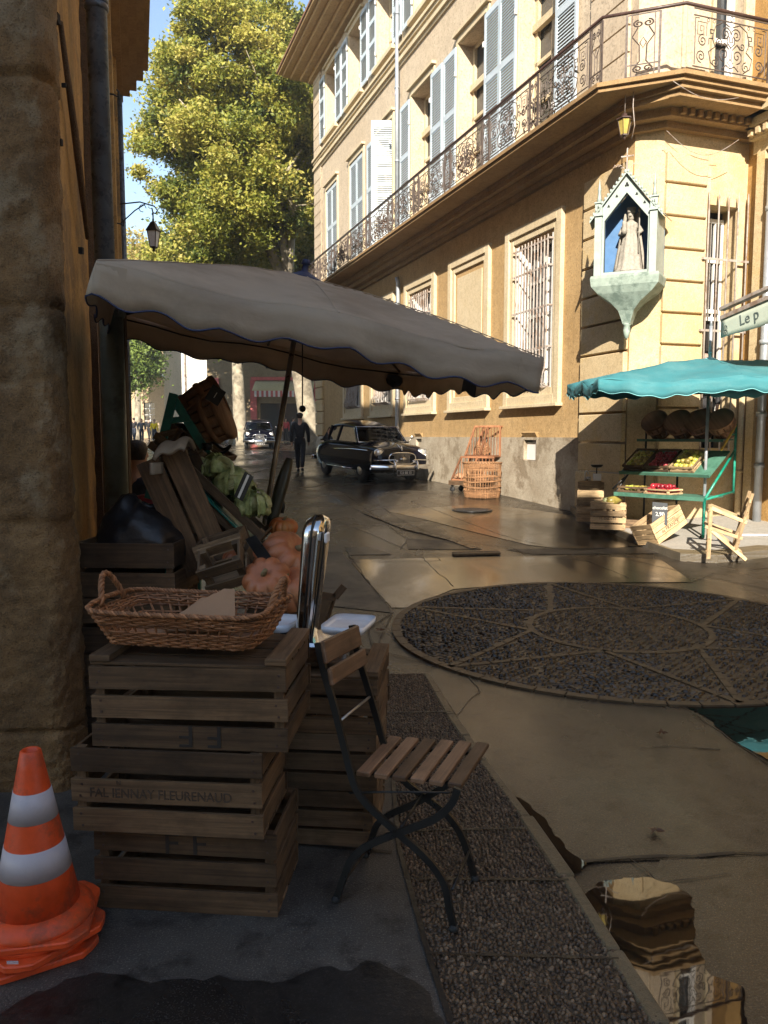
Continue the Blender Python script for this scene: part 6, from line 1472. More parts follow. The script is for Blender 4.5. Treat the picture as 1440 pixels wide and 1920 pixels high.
def flatbar(P, w=.022, t=.009, side_=None):
    mb = MB(); Q = curve(P); vs_ = []
    for i, q in enumerate(Q):
        d = (Q[min(i+1, len(Q)-1)]-Q[max(i-1, 0)]).normalized(); s = side_; u_ = d.cross(s).normalized()
        vs_ += [q+s*t+u_*w/2, q-s*t+u_*w/2, q-s*t-u_*w/2, q+s*t-u_*w/2]
    mb.add(vs_, [(4*i+k, 4*i+(k+1) % 4, 4*i+4+(k+1) % 4, 4*i+4+k) for i in range(len(Q)-1) for k in range(4)]+[(3, 2, 1, 0), (4*len(Q)-4, 4*len(Q)-3, 4*len(Q)-2, 4*len(Q)-1)]); return mb
bn = [(596, 1205), (608, 1260), (628, 1330), (648, 1410), (668, 1480), (705, 1525), (750, 1565), (800, 1610), (832, 1655), (842, 1700), (851, 1742)]
fnn = [(858, 1478), (848, 1505), (815, 1535), (745, 1562), (690, 1585), (660, 1610), (645, 1645), (630, 1688)]
bf = [(660, 1172), (672, 1230), (690, 1290), (706, 1345), (722, 1400), (750, 1455), (790, 1490), (830, 1520), (862, 1560), (880, 1610), (891, 1650)]
ff_ = [(882, 1428), (868, 1445), (840, 1470), (780, 1505), (735, 1525), (708, 1545), (695, 1580), (685, 1607)]
offc = V((cc_.x, cc_.y, 0))
BNp, FNp, BFp, FFp = [near(*p) for p in bn], [near(*p) for p in fnn], [farr(*p) for p in bf], [farr(*p) for p in ff_]
for P in (BNp, FNp, BFp, FFp): flatbar([p-offc for p in P], .024, .006, sdn).build('leg', M_black, ch)
for a, b in [(near(637, 1352), farr(694, 1306)), (near(848, 1668), farr(880, 1595)), (near(640, 1660), farr(690, 1590)), (near(745, 1562), farr(792, 1490))]: mb = MB(); mb.tube([a-offc, b-offc], .005, 6); mb.build('stretcher', M_steel if a.z > .3 else M_black, ch)
mb = MB()
mb.tube([(near(655, 1487)-offc), (near(720, 1485)-offc), near(845, 1486)-offc], .004, 5)
mb.build('brace', M_black, ch)
for P in (BNp, FNp, BFp, FFp): mb = MB(); mb.lathe([(0, 0), (.016, 0), (.016, .012), (.011, .02)], 10, c=V((P[-1].x, P[-1].y, 0))-offc); mb.build('foot', M_rubber, ch)
# seat: slats across the chair at z = .45
sa, sb_, sc_, sd_ = atz(680, 1452, .45), atz(852, 1474, .45), atz(905, 1396, .45), atz(742, 1384, .45)
for k in range(6):
    t = k/5; p, q = sa.lerp(sb_, t), sd_.lerp(sc_, t); mb = MB(); mb.bar(p-offc, q-offc, .048, .018); mb.build('seat_slat', M_wteak, ch, bevel=.003)
mb = MB(); mb.bar(sa.lerp(sd_, .15)-offc+V((0, 0, -.015)), sb_.lerp(sc_, .15)-offc+V((0, 0, -.015)), .012, .012); mb.bar(sa.lerp(sd_, .85)-offc+V((0, 0, -.015)), sb_.lerp(sc_, .85)-offc+V((0, 0, -.015)), .012, .012); mb.build('seat_rail', M_black, ch)
for (n0, f0) in [((603, 1222), (664, 1192)), ((615, 1268), (675, 1231))]:
    a, b = near(*n0)-fw*-.012, farr(*f0)-fw*-.012; d = (b-a).normalized(); mb = MB(); mb.bar(a-d*.012-offc, b+d*.02-offc, .016, .078 if n0[1] < 1240 else .06, up=(near(603, 1200)-near(628, 1330)).normalized()); mb.build('back_slat', M_wteak, ch, bevel=.005)

# ------------------------------------------------------------ traffic cones, nested
cp = atz(66, 1765, 0)
cone = None
for k in range(3):
    e = empty('traffic_cone', P2((cp.x+.006*k, cp.y, 0), [.55, .95, .2][k], .036*k), ['lowest traffic cone of the nested pile, only its skewed orange foot showing', 'middle traffic cone of the nested pile, foot turned and carrying a small white sticker', 'top traffic cone of the nested pile, orange with two white bands'][k], 'traffic cone', 'nested traffic cones')
    H0 = .56
    def rad_(z): return .128-(.128-.030)*((z-.06)/(H0-.06))
    mb = MB(); mb.lathe([(rad_(z), z) for z in (.06, .2, .36, .50, H0-.004)]+[(.026, H0), (.020, H0-.004), (.018, H0-.05)], 48); mb.lathe([(.128, .065), (.150, .055), (.168, .035), (.170, .016)], 48)
    if k == 0: mb.cm = 0
    mb.build('cone_body', M_orange, e)
    mb = MB(); n = 32; a_ = .172
    pts_ = []
    for q in range(n):
        an = 2*math.pi*q/n; c_, s_ = math.cos(an), math.sin(an); rr_ = a_/max(abs(c_), abs(s_)); rr_ = min(rr_, a_*1.2); pts_.append((rr_*c_, rr_*s_))
    mb.prism(pts_, 0, .022); mb.build('foot', M_orange, e, bevel=.004)
    if k == 2:
        for z0, z1 in ((.175, .265), (.345, .435)): mb = MB(); mb.lathe([(rad_(z0)+.0012, z0), (rad_(z1)+.0012, z1)], 48); mb.build('reflective_band', M_conewhite, e)
    if k == 1:
        st_ = at(73, 1803, 2.24)
        mb = MB(); p = atz(73, 1803, .05); q = V((p.x, p.y, .03+.045)); mb.box(V((.0, 0, 0)), (.034, .002, .022)); o = mb.build('sticker', M_conewhite, e, M=MW[e.name].inverted() @ Matrix.Translation((cp.x+.02, cp.y-.19, .056)) )

# ------------------------------------------------------------ chrome counter scale on the second stack
sx0 = at(573, 1195, 3.10); scl = empty('counter_scale', P2((sx0.x, 3.12, 0), -.12, ztop2), 'tall chrome counter scale with white enamel pans on the crate stack behind the chair', 'scale')
mb = MB(); mb.box((.045, 0, .055), (.30, .24, .085)); mb.build('base', M_chrome, scl, bevel=.012)
mb = MB()
def fin(u, v):
    z = .09+v*.50; lean = .055*v; wy = .085+.035*v; wx = .036+.012*v
    if v > .86: q = math.sqrt(max(0, 1-((v-.86)/.14)**2)); wy *= q*.55+.45*q; wx *= .35+.65*q
    a = 2*math.pi*u; c_, s_ = math.cos(a), math.sin(a); return V((lean+wx*math.copysign(abs(c_)**.6, c_), wy*math.copysign(abs(s_)**.6, s_), z))
mb.grid(fin, 36, 30); mb.build('tower', M_chrome, scl)
mb = MB(); mb.tube([(-.0+.055*v+.002, -(.085+.035*v)*(1 if v < .86 else .4+.6*math.sqrt(max(0, 1-((v-.86)/.14)**2)))-.003, .06+v*.53) for v in [k/18 for k in range(19)]], .005, 6)
mb.tube([(-.0+.055*v+(.036+.012*v), -(.085+.03*v)*.72, .09+v*.47) for v in [k/12 for k in range(13)]], .004, 5)
mb.build('tower_trim', M_plate, scl)
mb = MB(); mb.box((.105, -.085, .51), (.012, .06, .04)); mb.build('price_window', M_enamel, scl, bevel=.005)
mb = MB()
for x in (-.05, .10): mb.lathe([(.006, 0), (.006, .004), (0, .006)], 8, M=rotm(x=R_(90)), c=(x, -.122, .035))
mb.tube([(.17, 0, .095), (.17, 0, .13)], .03, 12); mb.tube([(-.09, .02, .095), (-.09, .02, .12)], .022, 10); mb.build('pan_support', M_black, scl)
def pan(L, W, c, nm):
    mb = MB(); n = 48; prof = [(.0, .012), (.80, .010), (.93, .012), (1.0, .030), (1.0, .012), (.93, -.002), (0, -.004)]; vs_ = []
    for f, z in prof:
        for k in range(n): x, y = rrect(L*max(f, .01), W*max(f, .01), .035*max(f, .01), 0, k/n); vs_.append(V((x, y, z)))
    mb.add(vs_, [(i*n+k, i*n+(k+1) % n, (i+1)*n+(k+1) % n, (i+1)*n+k) for i in range(len(prof)-1) for k in range(n)], smooth=True); return mb.build(nm, M_enamel, scl, M=Matrix.Translation(c) @ rotm(z=-.12))
pan(.175, .24, (.175, .0, .135), 'weighing_pan'); pan(.11, .20, (-.105, .03, .125), 'weight_plate')

# ------------------------------------------------------------ the left display: teal trestle, shelf, crates, baskets
ex, ey, ez = V((1, 0, 0)), V((0, 1, 0)), V((0, 0, 1))
rack = empty('display_trestle', (-.75, 4.6, 0), 'dark teal painted A-shaped trestle with a sloping shelf behind the slanting crates', 'trestle'); ro = V((-.75, 4.6, 0))
mb = MB()
def px3(u, v, Y): return at(u, v, Y)
ap = px3(325, 742, 4.75)
mb.bar(px3(326, 738, 4.5)-ro, px3(279, 935, 4.5)-ro, .046, .03, up=(0, -1, 0)); mb.bar(px3(322, 742, 4.53)-ro, px3(393, 856, 4.53)-ro, .046, .03, up=(0, -1, 0)); mb.bar(px3(312, 790, 4.51)-ro, px3(356, 784, 4.51)-ro, .034, .022, up=(0, -1, 0))
mb.build('trestle_top', M_tealframe, rack)
mb = MB(); mb.bar(px3(352, 905, 4.15)-ro, px3(470, 1022, 4.15)-ro, .05, .03, up=(0, -1, 0)); mb.bar(px3(352, 905, 4.5)-ro, px3(470, 1022, 4.5)-ro, .05, .03, up=(0, -1, 0))
a, b, c, d = px3(352, 900, 4.1), px3(470, 1017, 4.1), px3(470, 1017, 4.1)+V((0, .45, 0)), px3(352, 900, 4.1)+V((0, .45, 0)); mb.add([q-ro for q in (a, b, c, d)], [(0, 1, 2, 3)]); mb.build('sloping_shelf', M_tealframe, rack, solid=.008)
for x, y in [(-1.15, 4.1), (-.45, 4.1), (-1.15, 4.75), (-.42, 4.75)]: mb = MB(); mb.bar(V((x, y, 0))-ro, V((x+.02, y, .95))-ro, .035, .035, up=(0, 1, 0)); mb.build('leg', M_tealframe, rack)
mb = MB(); mb.bar(V((-1.15, 4.1, .3))-ro, V((-.45, 4.1, .3))-ro, .03, .03); mb.bar(V((-1.15, 4.75, .3))-ro, V((-.45, 4.75, .3))-ro, .03, .03); mb.build('lower_rails', M_tealframe, rack)
# low table for the pumpkins
tbt = empty('low_table', (-.5, 3.85, 0), 'low dark table under the pumpkins, mostly hidden behind the crates', 'table'); to_ = V((-.5, 3.85, 0))
ZT_ = .70
mb = MB(); mb.box((0, 0, ZT_-.015), (.42, .95, .03)); mb.build('table_top', M_wdark, tbt)
for sx in (-1, 1):
    for sy in (-1, 1): mb = MB(); mb.box((sx*.18, sy*.44, ZT_/2-.02), (.04, .04, ZT_-.03)); mb.build('leg', M_wdark, tbt)
def pumpkin(label, c, R, sq, mat, lobes, tilt, group, deep=.14):
    deep *= 1.35; e = empty('pumpkin', Matrix.Translation(c) @ tilt, label, 'pumpkin', group); mb = MB(); prof = []
    n = 26
    for k in range(n+1):
        ph = math.pi*k/n; r = R*max(0, math.sin(ph))**.8; z = -R*sq*math.cos(ph)*(1-.28*math.exp(-(math.sin(ph)/.35)**2)); prof.append((max(r, .001), z))
    mb.lathe(prof, lobes*8, fn=lambda a, r, z: 1-deep*(1-abs(math.sin(a*lobes/2))**.65)*(r/R)**.4+.02*math.sin(a*3+1)); mb.build('skin', mat, e)
    mb = MB(); mb.tube([(0, 0, R*sq*.62), (.004, 0, R*sq*.85), (.018, 0, R*sq*1.1)], [R*.16, R*.10, R*.09], 8); mb.build('stalk', M_stalk, e); return e
g_ = 'pumpkins on the left stall'
def pz(u, v, Y): return at(u, v, Y)
c_ = pz(500, 1088, 3.55); pumpkin('pinkish ribbed pumpkin directly behind the wicker tray rim, lower left of the three', c_, .115, .72, M_pumpp, 9, rotm(x=.9, y=-.2), g_)
c_ = pz(540, 1048, 3.78); pumpkin('large pinkish pumpkin, uppermost of the three behind the wicker tray', c_, .150, .72, M_pumpp, 10, rotm(x=.35, y=.75), g_)
c_ = pz(545, 1106, 3.60); pumpkin('pinkish pumpkin between the wicker tray handle and the chrome scale', c_, .118, .78, M_pumpp, 9, rotm(x=.5, y=-.3), g_)
c_ = pz(452, 1050, 3.95); pumpkin('dull pumpkin half hidden beside the black chute', c_, .10, .7, M_pumpp, 9, rotm(x=.3), g_)
c_ = pz(531, 988, 4.35); pumpkin('upper of two small orange pumpkins stacked beside the umbrella pole', c_, .082, .66, M_pumpo, 12, rotm(x=.1, y=.08), g_, .1)
c_ = pz(533, 1024, 4.33); pumpkin('lower of two small orange pumpkins stacked beside the umbrella pole', c_, .088, .70, M_pumpo, 12, rotm(x=-.1, y=.2), g_, .1)
c_ = at(533, 1052, 4.33); crate('small crate under the two stacked orange pumpkins', P2((c_.x, 4.33, 0), .1, ZT_), .24, .24, c_.z-ZT_, 2, M_wgrey, 'crates on the left stall')
c_ = at(556, 1035, 4.2); pumpkin('small pale gourd peeping out below the orange pumpkins', c_, .045, .8, M_leek, 8, rotm(), g_)
mb = MB(); mb.bar(pz(470, 1008, 3.75), pz(512, 1068, 3.52), .055, .012, up=(.3, -1, .3)); single(mb, 'black_price_board', M_black, 'long black board leaning between the pinkish pumpkins', 'board', bevel=.003)
mb = MB(); P = curve([pz(543, 860, 4.5), pz(534, 890, 4.48), pz(521, 935, 4.46), pz(508, 985, 4.44)]); mb.tube(P, [.020+.018*math.sin(math.pi*min(1, k/(len(P)-1)*.9)) for k in range(len(P))], 12); single(mb, 'long_gourd', M_gourd, 'long dark green gourd standing upright beside the umbrella pole', 'gourd')
mb = MB(); P = curve([pz(524, 930, 4.55), pz(531, 945, 4.55), pz(528, 962, 4.55)]); mb.tube(P, .012, 8); single(mb, 'black_hook', M_black, 'short black hook behind the long gourd', 'hook')
# slanting crate in front (seen on its long side)
def crate_axes(label, p, xd, zd, L, W, H, rows, wm, **kw):
    """p = middle of the base"""
    return crate(label, frame(p, xd, zd), L, W, H, rows, wm, 'crates on the left stall', **kw)
p = at(352, 970, 3.92); k_ = V((.38, .0, -.92)).normalized()
zd_ = V((.92, -.0, .38)); crate_axes('long dark crate standing nearly on end at the front of the left stall', p+V((-.14, .16, -.03)), k_, zd_, .62, .26, .26, 2, M_wdark, gap=.02)
mb = MB(); mb.grid(lambda u, v: at(288+58*u, 862-14*u-9*math.sin(u*3), 3.86)+V((0, .22*v, .05*math.sin(v*3.1)+.012*math.sin(u*9))), 14, 8); mb.grid(lambda u, v: at(284+8*u, 868+22*v, 3.85)+V((0, .1*u, 0)), 3, 5); single(mb, 'sackcloth', M_cloth, 'pale sackcloth draped over the top end of the standing crate', 'cloth', solid=.02)
p = at(427, 935, 4.1)
cab = crate_axes('shallow slatted crate of cabbages sloping down behind the standing crate', at(408, 950, 4.30), V((.72, 0, -.69)), V((.69, -.12, .72)), .60, .36, .13, 2, M_wgrey, gap=.035)
crate_axes('shallow slatted crate resting under the upper end of the cabbage crate', at(345, 868, 4.45), V((.80, 0, -.6)), V((.6, -.1, .80)), .36, .36, .10, 2, M_wdark, gap=.02)
crate_axes('small pale crate tipped on its end just behind the wicker tray', at(432, 1082, 3.62), V((.93, 0, .28)), V((-.2, -.55, .8)), .21, .16, .15, 2, M_wgrey, gap=.05)
crate_axes('crate end with light panels below the sloping shelf', at(432, 1065, 3.85), V((.93, 0, .28)), V((-.25, -.1, .95)), .24, .2, .17, 2, M_wgrey, gap=.03)
def cabbage(label, c, R, mat, seed):
    e = empty('cabbage', Matrix.Translation(c), label, 'cabbage', 'cabbages in the sloping crate'); mb = MB()
    mb.grid(lambda u, v: V((math.cos(2*math.pi*u)*math.sin(math.pi*v), math.sin(2*math.pi*u)*math.sin(math.pi*v), math.cos(math.pi*v)))*(R*.85*(1+.10*noise.noise(V((u*6, v*6, seed)))))+V((0, 0, 0)), 24, 14); mb.build('head', mat, e)
    rg = random.Random(seed); mb = MB()
    for k in range(9):
        a0 = rg.uniform(0, 6.28); t0 = rg.uniform(.3, 1.9); s = rg.uniform(.9, 1.2)
        def lf(u, v, a0=a0, t0=t0, s=s): th = a0+(u-.5)*1.5; ph = t0+(v-.5)*1.4; r = R*s*(1.0+.22*v+.10*math.sin(u*22+k)*v+.05*math.sin(v*14+u*9)); return V((math.cos(th)*math.sin(ph)*r, math.sin(th)*math.sin(ph)*r, math.cos(ph)*r))
        mb.grid(lf, 10, 8)
    mb.build('outer_leaves', mat, e, solid=.003); return e
for k, (u, v, Y, R, m_, lb) in enumerate([(405, 880, 4.25, .070, M_cabbage, 'pale cabbage at the upper end of the sloping crate'), (435, 905, 4.22, .075, M_cabbage, 'big crinkled cabbage left of the price tag'), (473, 945, 4.18, .070, M_cabbage, 'savoy cabbage at the lower end of the sloping crate, right of the price tag'), (450, 915, 4.4, .07, M_cabbage, 'cabbage behind the price tag')]): cabbage(lb, at(u, v, Y), R, m_, k+3)
mb = MB()
for k in range(9):
    a = .3+k*.12; P = curve([at(398, 872, 4.2)+V((.0, .03*k*.3, .0)), at(415+k*2, 856+k*2, 4.18), at(436+k, 870+k*5, 4.15), at(430-k*2, 905+k*2, 4.15)]); mb.tube(P, .009, 6, flat=.6)
single(mb, 'leek_bunch', M_leek, 'curved pale green leek leaves bending over the cabbages', 'leeks')
mb = MB()
for k in range(5): mb.tube(curve([at(378+k*3, 860+k*2, 4.25), at(384+k*3, 868+k*3, 4.22), at(390+k*3, 885+k, 4.2)]), .013, 7)
single(mb, 'turnip_bunch', M_leek, 'small yellowish roots at the top left of the cabbage crate', 'vegetables')
def tagboard(label, c, w, h, R, stripe=None):
    e = empty('price_tag', Matrix.Translation(c) @ R, label, 'price tag', 'black price tags on the left stall'); mb = MB(); mb.box((0, 0, 0), (w, .006, h)); mb.build('board', M_black, e)
    if stripe: mb = MB(); mb.box((0, -.0035, 0), stripe); mb.build('chalk_line', M_ink, e)
tagboard('black square price tag stuck upright beside the tilted bushel basket', at(404, 741, 4.6), .085, .095, rotm(y=R_(32), z=.2), (.004, .001, .035)); tagboard('black price tag with a white stripe standing among the cabbages', at(457, 912, 4.05), .055, .145, rotm(y=R_(28), z=-.4), (.014, .001, .135))
mb = MB(); mb.tube(curve([at(385, 838, 4.5), at(400, 830, 4.5), at(418, 842, 4.45), at(432, 836, 4.4), at(420, 848, 4.42), at(395, 850, 4.5)]), .008, 6); mb.lathe([(0, -.02), (.03, -.02), (.03, .02), (0, .02)], 12, c=at(389, 837, 4.5)); single(mb, 'hanging_hook_scale', M_black, 'small black hooked spring scale lying at the foot of the teal trestle', 'scale')
def bushel(label, M, R0, R1, H, mat, group, fill=None):
    e = empty('bushel_basket', M, label, 'basket', group); mb = MB(); n = 13
    for k in range(n):
        a0, a1 = 2*math.pi*(k+.06)/n, 2*math.pi*(k+.94)/n
        def st_(u, v): a = a0+(a1-a0)*u; r = R0+(R1-R0)*v+.012*math.sin(math.pi*v); return V((r*math.cos(a), r*math.sin(a), H*v))
        mb.grid(st_, 3, 5, rnd=random.random())
    mb.build('staves', mat, e, solid=.004)
    mb = MB()
    for z in (.03, .52, .93): 
        r = R0+(R1-R0)*z+.012*math.sin(math.pi*z)+.006; mb.lathe([(r, H*z-.016), (r+.004, H*z), (r, H*z+.016)], 36)
    mb.build('hoops', mat, e, solid=.004)
    mb = MB(); mb.lathe([(0, .005), (R0-.003, .005)], 24); mb.build('bottom', mat, e)
    return e
bushel('reddish bushel basket tilted on top of the left stall beside the teal trestle', frame(at(362, 802, 4.85), V((.35, .3, -.80)), V((.80, -.05, .42))), .11, .15, .22, M_wbush, 'bushel baskets on the left stall')
bushel('second bushel basket peeping out behind the first one on the left stall', frame(at(352, 778, 5.05), V((.3, .3, -.85)), V((.80, .25, .45))), .12, .16, .24, M_wbush, 'bushel baskets on the left stall')
crate_axes('low crate carrying the tilted bushel basket', at(368, 850, 4.85), V((.85, 0, -.52)), V((.52, 0, .85)), .40, .3, .10, 2, M_wdark)
# produce box beyond the bag
p = at(270, 930, 5.0); crate('small reddish box of produce in front of the vendor', P2((p.x, 5.05, 0), .1, .72), .22, .2, .45, 3, M_wdark, 'crates on the left stall'); crate('box carrying the small reddish produce box', P2((p.x, 5.05, 0), 0, 0), .3, .3, .715, 4, M_wdark, 'crates on the left stall')
mb = MB(); mb.lathe([(.08, 0), (.1, .03), (.06, .07), (0, .08)], 12, fn=lambda a, r, z: 1+.1*math.sin(5*a)); single(mb, 'red_peppers', M_applered, 'small heap of red peppers showing above the reddish produce box', 'vegetables', M=Matrix.Translation((p.x, 5.05, 1.15)))

# ------------------------------------------------------------ umbrellas
def umbrella(name, label, M, a, b, h, val, mat, pmat, pole, wave, patch=None, capm=None, sag=.03, wr=.006, kk=1.25, ribm=None, poler=.016, polem=None, seed=0, wamp=.10):
    e = empty(name, M, label, 'umbrella'); n = 44
    def Z(x, y):
        r = max(abs(x), abs(y)); w = (x if abs(y) > abs(x) else y)/(r or 1)
        return h*(1-r**kk)-sag*r*math.sin(math.pi*w)**2+wr*noise.noise(V((x*4, y*4, seed)))*1.5+wr*.6*noise.noise(V((x*11, y*11, seed)))
    mb = MB(); mb.grid(lambda u, v: V(((2*u-1)*a, (2*v-1)*b, Z(2*u-1, 2*v-1))), n, n); mb.build('canopy', mat, e, solid=.003)
    per = []
    for (x0, y0, x1, y1) in [(-1, -1, 1, -1), (1, -1, 1, 1), (1, 1, -1, 1), (-1, 1, -1, -1)]:
        m = int((a if y0 == y1 else b)*2/wave*10)
        for k in range(m): t = k/m; per.append((x0+(x1-x0)*t, y0+(y1-y0)*t))
    nP = len(per); L = [0]
    for k in range(nP): p, q = per[k], per[(k+1) % nP]; L.append(L[-1]+math.hypot((q[0]-p[0])*a, (q[1]-p[1])*b))
    nw = round(L[-1]/wave); rg = random.Random(seed); jit = [rg.uniform(-.25, .25) for _ in range(nw+1)]
    def val_(k, v):
        x, y = per[k % nP]; w = L[k % nP]/L[-1]*nw; dep = val*(1-wamp*math.cos(2*math.pi*w)*(1+jit[int(w) % nw]))
        nx_, ny_ = (0, math.copysign(1, y)) if abs(y) >= abs(x) else (math.copysign(1, x), 0)
        fl = .012*v+.010*math.sin(2*math.pi*w*.5+seed)*v+wr*1.5*noise.noise(V((w*.9, v, seed+3)))
        return V((x*a*1.002+nx_*fl, y*b*1.002+ny_*fl, Z(x, y)-dep*v))
    mb = MB(); vs_ = [val_(k, j/3) for j in range(4) for k in range(nP)]; mb.add(vs_, [(j*nP+k, j*nP+(k+1) % nP, (j+1)*nP+(k+1) % nP, (j+1)*nP+k) for j in range(3) for k in range(nP)], smooth=True); mb.build('valance', mat, e, solid=.003)
    mb = MB(); mb.tube([val_(k, 1.0) for k in range(nP)], .0045, 4, closed=True); mb.build('piping', pmat, e)
    if patch:
        k0, k1 = int(nP*patch[0]), int(nP*patch[1]); mb = MB(); vs_ = [val_(k, j/2*1.01)-V((.008, 0, 0)) for j in range(3) for k in range(k0, k1)]; m = k1-k0; mb.add(vs_, [(j*m+k, j*m+k+1, (j+1)*m+k+1, (j+1)*m+k) for j in range(2) for k in range(m-1)]); mb.build('dark_patch', M_clothdark, e, solid=.002)
    mb = MB()
    for x, y in [(-1, -1), (0, -1), (1, -1), (1, 0), (1, 1), (0, 1), (-1, 1), (-1, 0)]: mb.tube([V((x*a*t, y*b*t, Z(x*t, y*t)+.003)) for t in [q/10 for q in range(1, 11)]], .005, 4, flat=.5)
    mb.build('canopy_seam', mat, e)
    mb = MB(); rm = ribm or M_black
    hub = V((0, 0, h-.10))
    for x, y in [(-1, -1), (0, -1), (1, -1), (1, 0), (1, 1), (0, 1), (-1, 1), (-1, 0)]:
        tip = V((x*a*.985, y*b*.985, Z(x, y)-.018)); top = V((0, 0, h-.03)); Q = [V((x*a*t, y*b*t, Z(x*t, y*t)-.016)) for t in (0, .25, .5, .75, .985)]; mb.tube(Q, .008, 5)
        mb.tube([V((0, 0, h-.34)), Q[2]], .006, 5)
    mb.build('rib', rm, e)
    mb = MB()
    for x0, y0, x1, y1 in [(-1, -1, 1, -1), (1, -1, 1, 1), (1, 1, -1, 1), (-1, 1, -1, -1)]: mb.tube([V(((x0+(x1-x0)*t)*a*.975, (y0+(y1-y0)*t)*b*.975, Z(x0+(x1-x0)*t, y0+(y1-y0)*t)-.03)) for t in [k/10 for k in range(11)]], .006, 5)
    mb.build('edge_cord', rm, e)
    mb = MB(); mb.tube([(0, 0, h+.01), (0, 0, h-pole)], poler, 12); mb.lathe([(poler+.012, h-.37), (poler+.02, h-.35), (poler+.02, h-.31), (poler+.006, h-.29)], 12); mb.lathe([(poler+.02, h-.06), (poler+.02, h-.02)], 12); mb.build('pole', polem or M_steel, e)
    mb = MB(); mb.lathe([(.16, h-.028), (.10, h-.004), (.05, h+.02), (.02, h+.035), (.018, h+.07), (.028, h+.075), (.02, h+.10), (0, h+.105)], 20); mb.build('top_cap', capm or pmat, e)
    return e
UM = Matrix.Translation((-.515, 4.654, 2.197)) @ rotm(z=.291, x=.052, y=.164)
M_poled = simple('dull_pole_metal', (.22, .18, .14), .35, metal=.7, var=.3, bmp=.1)
umb = umbrella('market_umbrella', 'large grey-beige market umbrella tilted over the left stall', UM, 1.017, 1.139, .315, .155, M_cloth, M_piping, 2.42, .27, patch=(.325, .355), seed=2, polem=M_poled)
a = UM @ V((1.017*.98, -1.139, .0)); 
for sx, sy in ((-1, -1), (1, -1), (1, 1)):
    mb = MB(); mb.add([V((sx*1.022, sy*1.145, -.01)), V((sx*.90, sy*1.146, -.008)), V((sx*.90, sy*1.15, -.085)), V((sx*1.024, sy*1.15, -.085))], [(0, 1, 2, 3)])
    mb.build('corner_patch', M_cloth, umb)
mb = MB(); mb.lathe([(0, -.055), (.05, -.03), (.065, .0), (.06, .03), (.02, .05), (0, .05)], 14, c=V((.96, 1.08, -.09))); mb.build('corner_joint', M_black, umb)
top = at(567, 606, 4.72); bot = at(567, 760, 4.72); mb = MB(); mb.tube([top, bot], .004, 5); mb.lathe([(0, -.022), (.016, -.014), (.021, 0), (.016, .014), (0, .022)], 14, c=bot+V((0, 0, -.02))); single(mb, 'plumb_rope', M_black, 'thin cord with a round black ball hanging under the big grey umbrella', 'cord')

# ============================================================ the right-hand stall
F1 = pav_at(1318, 1012); e1 = V((.64, -.77, 0)).normalized(); e2 = V((.77, .64, 0)).normalized(); SL = 1.42
O_ = F1-e1*SL; zg_ = zp(F1.y)
SMx = Matrix((e1, e2, V((0, 0, 1)))).transposed().to_4x4(); SMx.translation = V((O_.x, O_.y, zg_))
stand = empty('fruit_stand', SMx, 'green tubular fruit stand with sloping trays under the teal umbrella', 'market stand')
zl = .55; tilt_ = .09
def tb_(mb, pts_, r=.018): mb.tube(pts_, r, 8)
for x in (SL,):
    mb = MB(); tb_(mb, [(x, 0, .03), (x, 0, zl+.02)], .021); mb.build('leg', M_tealframe2 if 'M_tealframe2' in globals() else M_tealframe, stand)
M_bright = simple('bright_green_tube_paint', srgb('#17806a'), .35, var=.12, bmp=.05, dirt=srgb('#3da088'))
mb = MB(); x = SL; tb_(mb, [(x, 0, .03), (x, 0, zl+.02)], .021); tb_(mb, [(x, 0, zl), (x, .80, 1.22)]); tb_(mb, [(x, .80, .60), (x, .80, 1.58)]); tb_(mb, [(x, 0, zl), (x, .80, .62)]); tb_(mb, [(x, .62, 1.42), (x, .80, 1.45)], .01)
mb.build('side_frame', M_bright, stand)
mb = MB(); tb_(mb, [(SL, .40, 1.22), (SL, .80, 1.57)], .016); mb.build('yellow_brace', M_yellow, stand)
mb = MB(); tb_(mb, [(0, 0, zl), (0, .8, 1.22)], .016); tb_(mb, [(0, .8, 0), (0, .8, 1.5)], .016); tb_(mb, [(0, 0, .0), (0, 0, zl)], .016); tb_(mb, [(SL, .8, 1.55), (0, .8, 1.5)], .014); tb_(mb, [(.75, .45, .0), (.75, .45, .9)], .016); tb_(mb, [(.1, .1, .8), (-.05, .02, .62)], .012); mb.build('dark_frame', M_black, stand)
mb = MB(); mb.lathe([(0, -.012), (.03, -.012), (.03, .012), (0, .012)], 10, M=rotm(x=R_(90)), c=(SL-.02, 0, .03)); mb.build('caster', M_black, stand)
mb = MB(); mb.box((SL/2, .24, zl+.02), (SL+.02, .50, .018)); mb.box((SL/2, -.015, zl), (SL, .012, .05)); mb.build('lower_shelf', M_greenboard, stand)
ty0, tz0, ty1, tz1 = .12, .86, .66, 1.20; tang = math.atan2(tz1-tz0, ty1-ty0)
TM = Matrix.Translation((0, ty0, tz0)) @ Matrix.Rotation(tang, 4, 'X'); tl_ = math.hypot(ty1-ty0, tz1-tz0)
mb = MB(); mb.box((SL/2, tl_/2, 0), (SL, tl_, .016)); mb.box((SL/2, -.01, .015), (SL, .016, .05)); mb.build('sloping_tray', M_greenboard, stand, M=TM)
mb = MB(); mb.box((SL/2-.05, .74, 1.36), (SL-.05, .30, .018)); mb.box((SL/2-.05, .59, 1.35), (SL-.05, .012, .04)); mb.build('upper_shelf', M_greenboard, stand)
def sw(x, y, z): return SMx @ V((x, y, z))
apples = {}
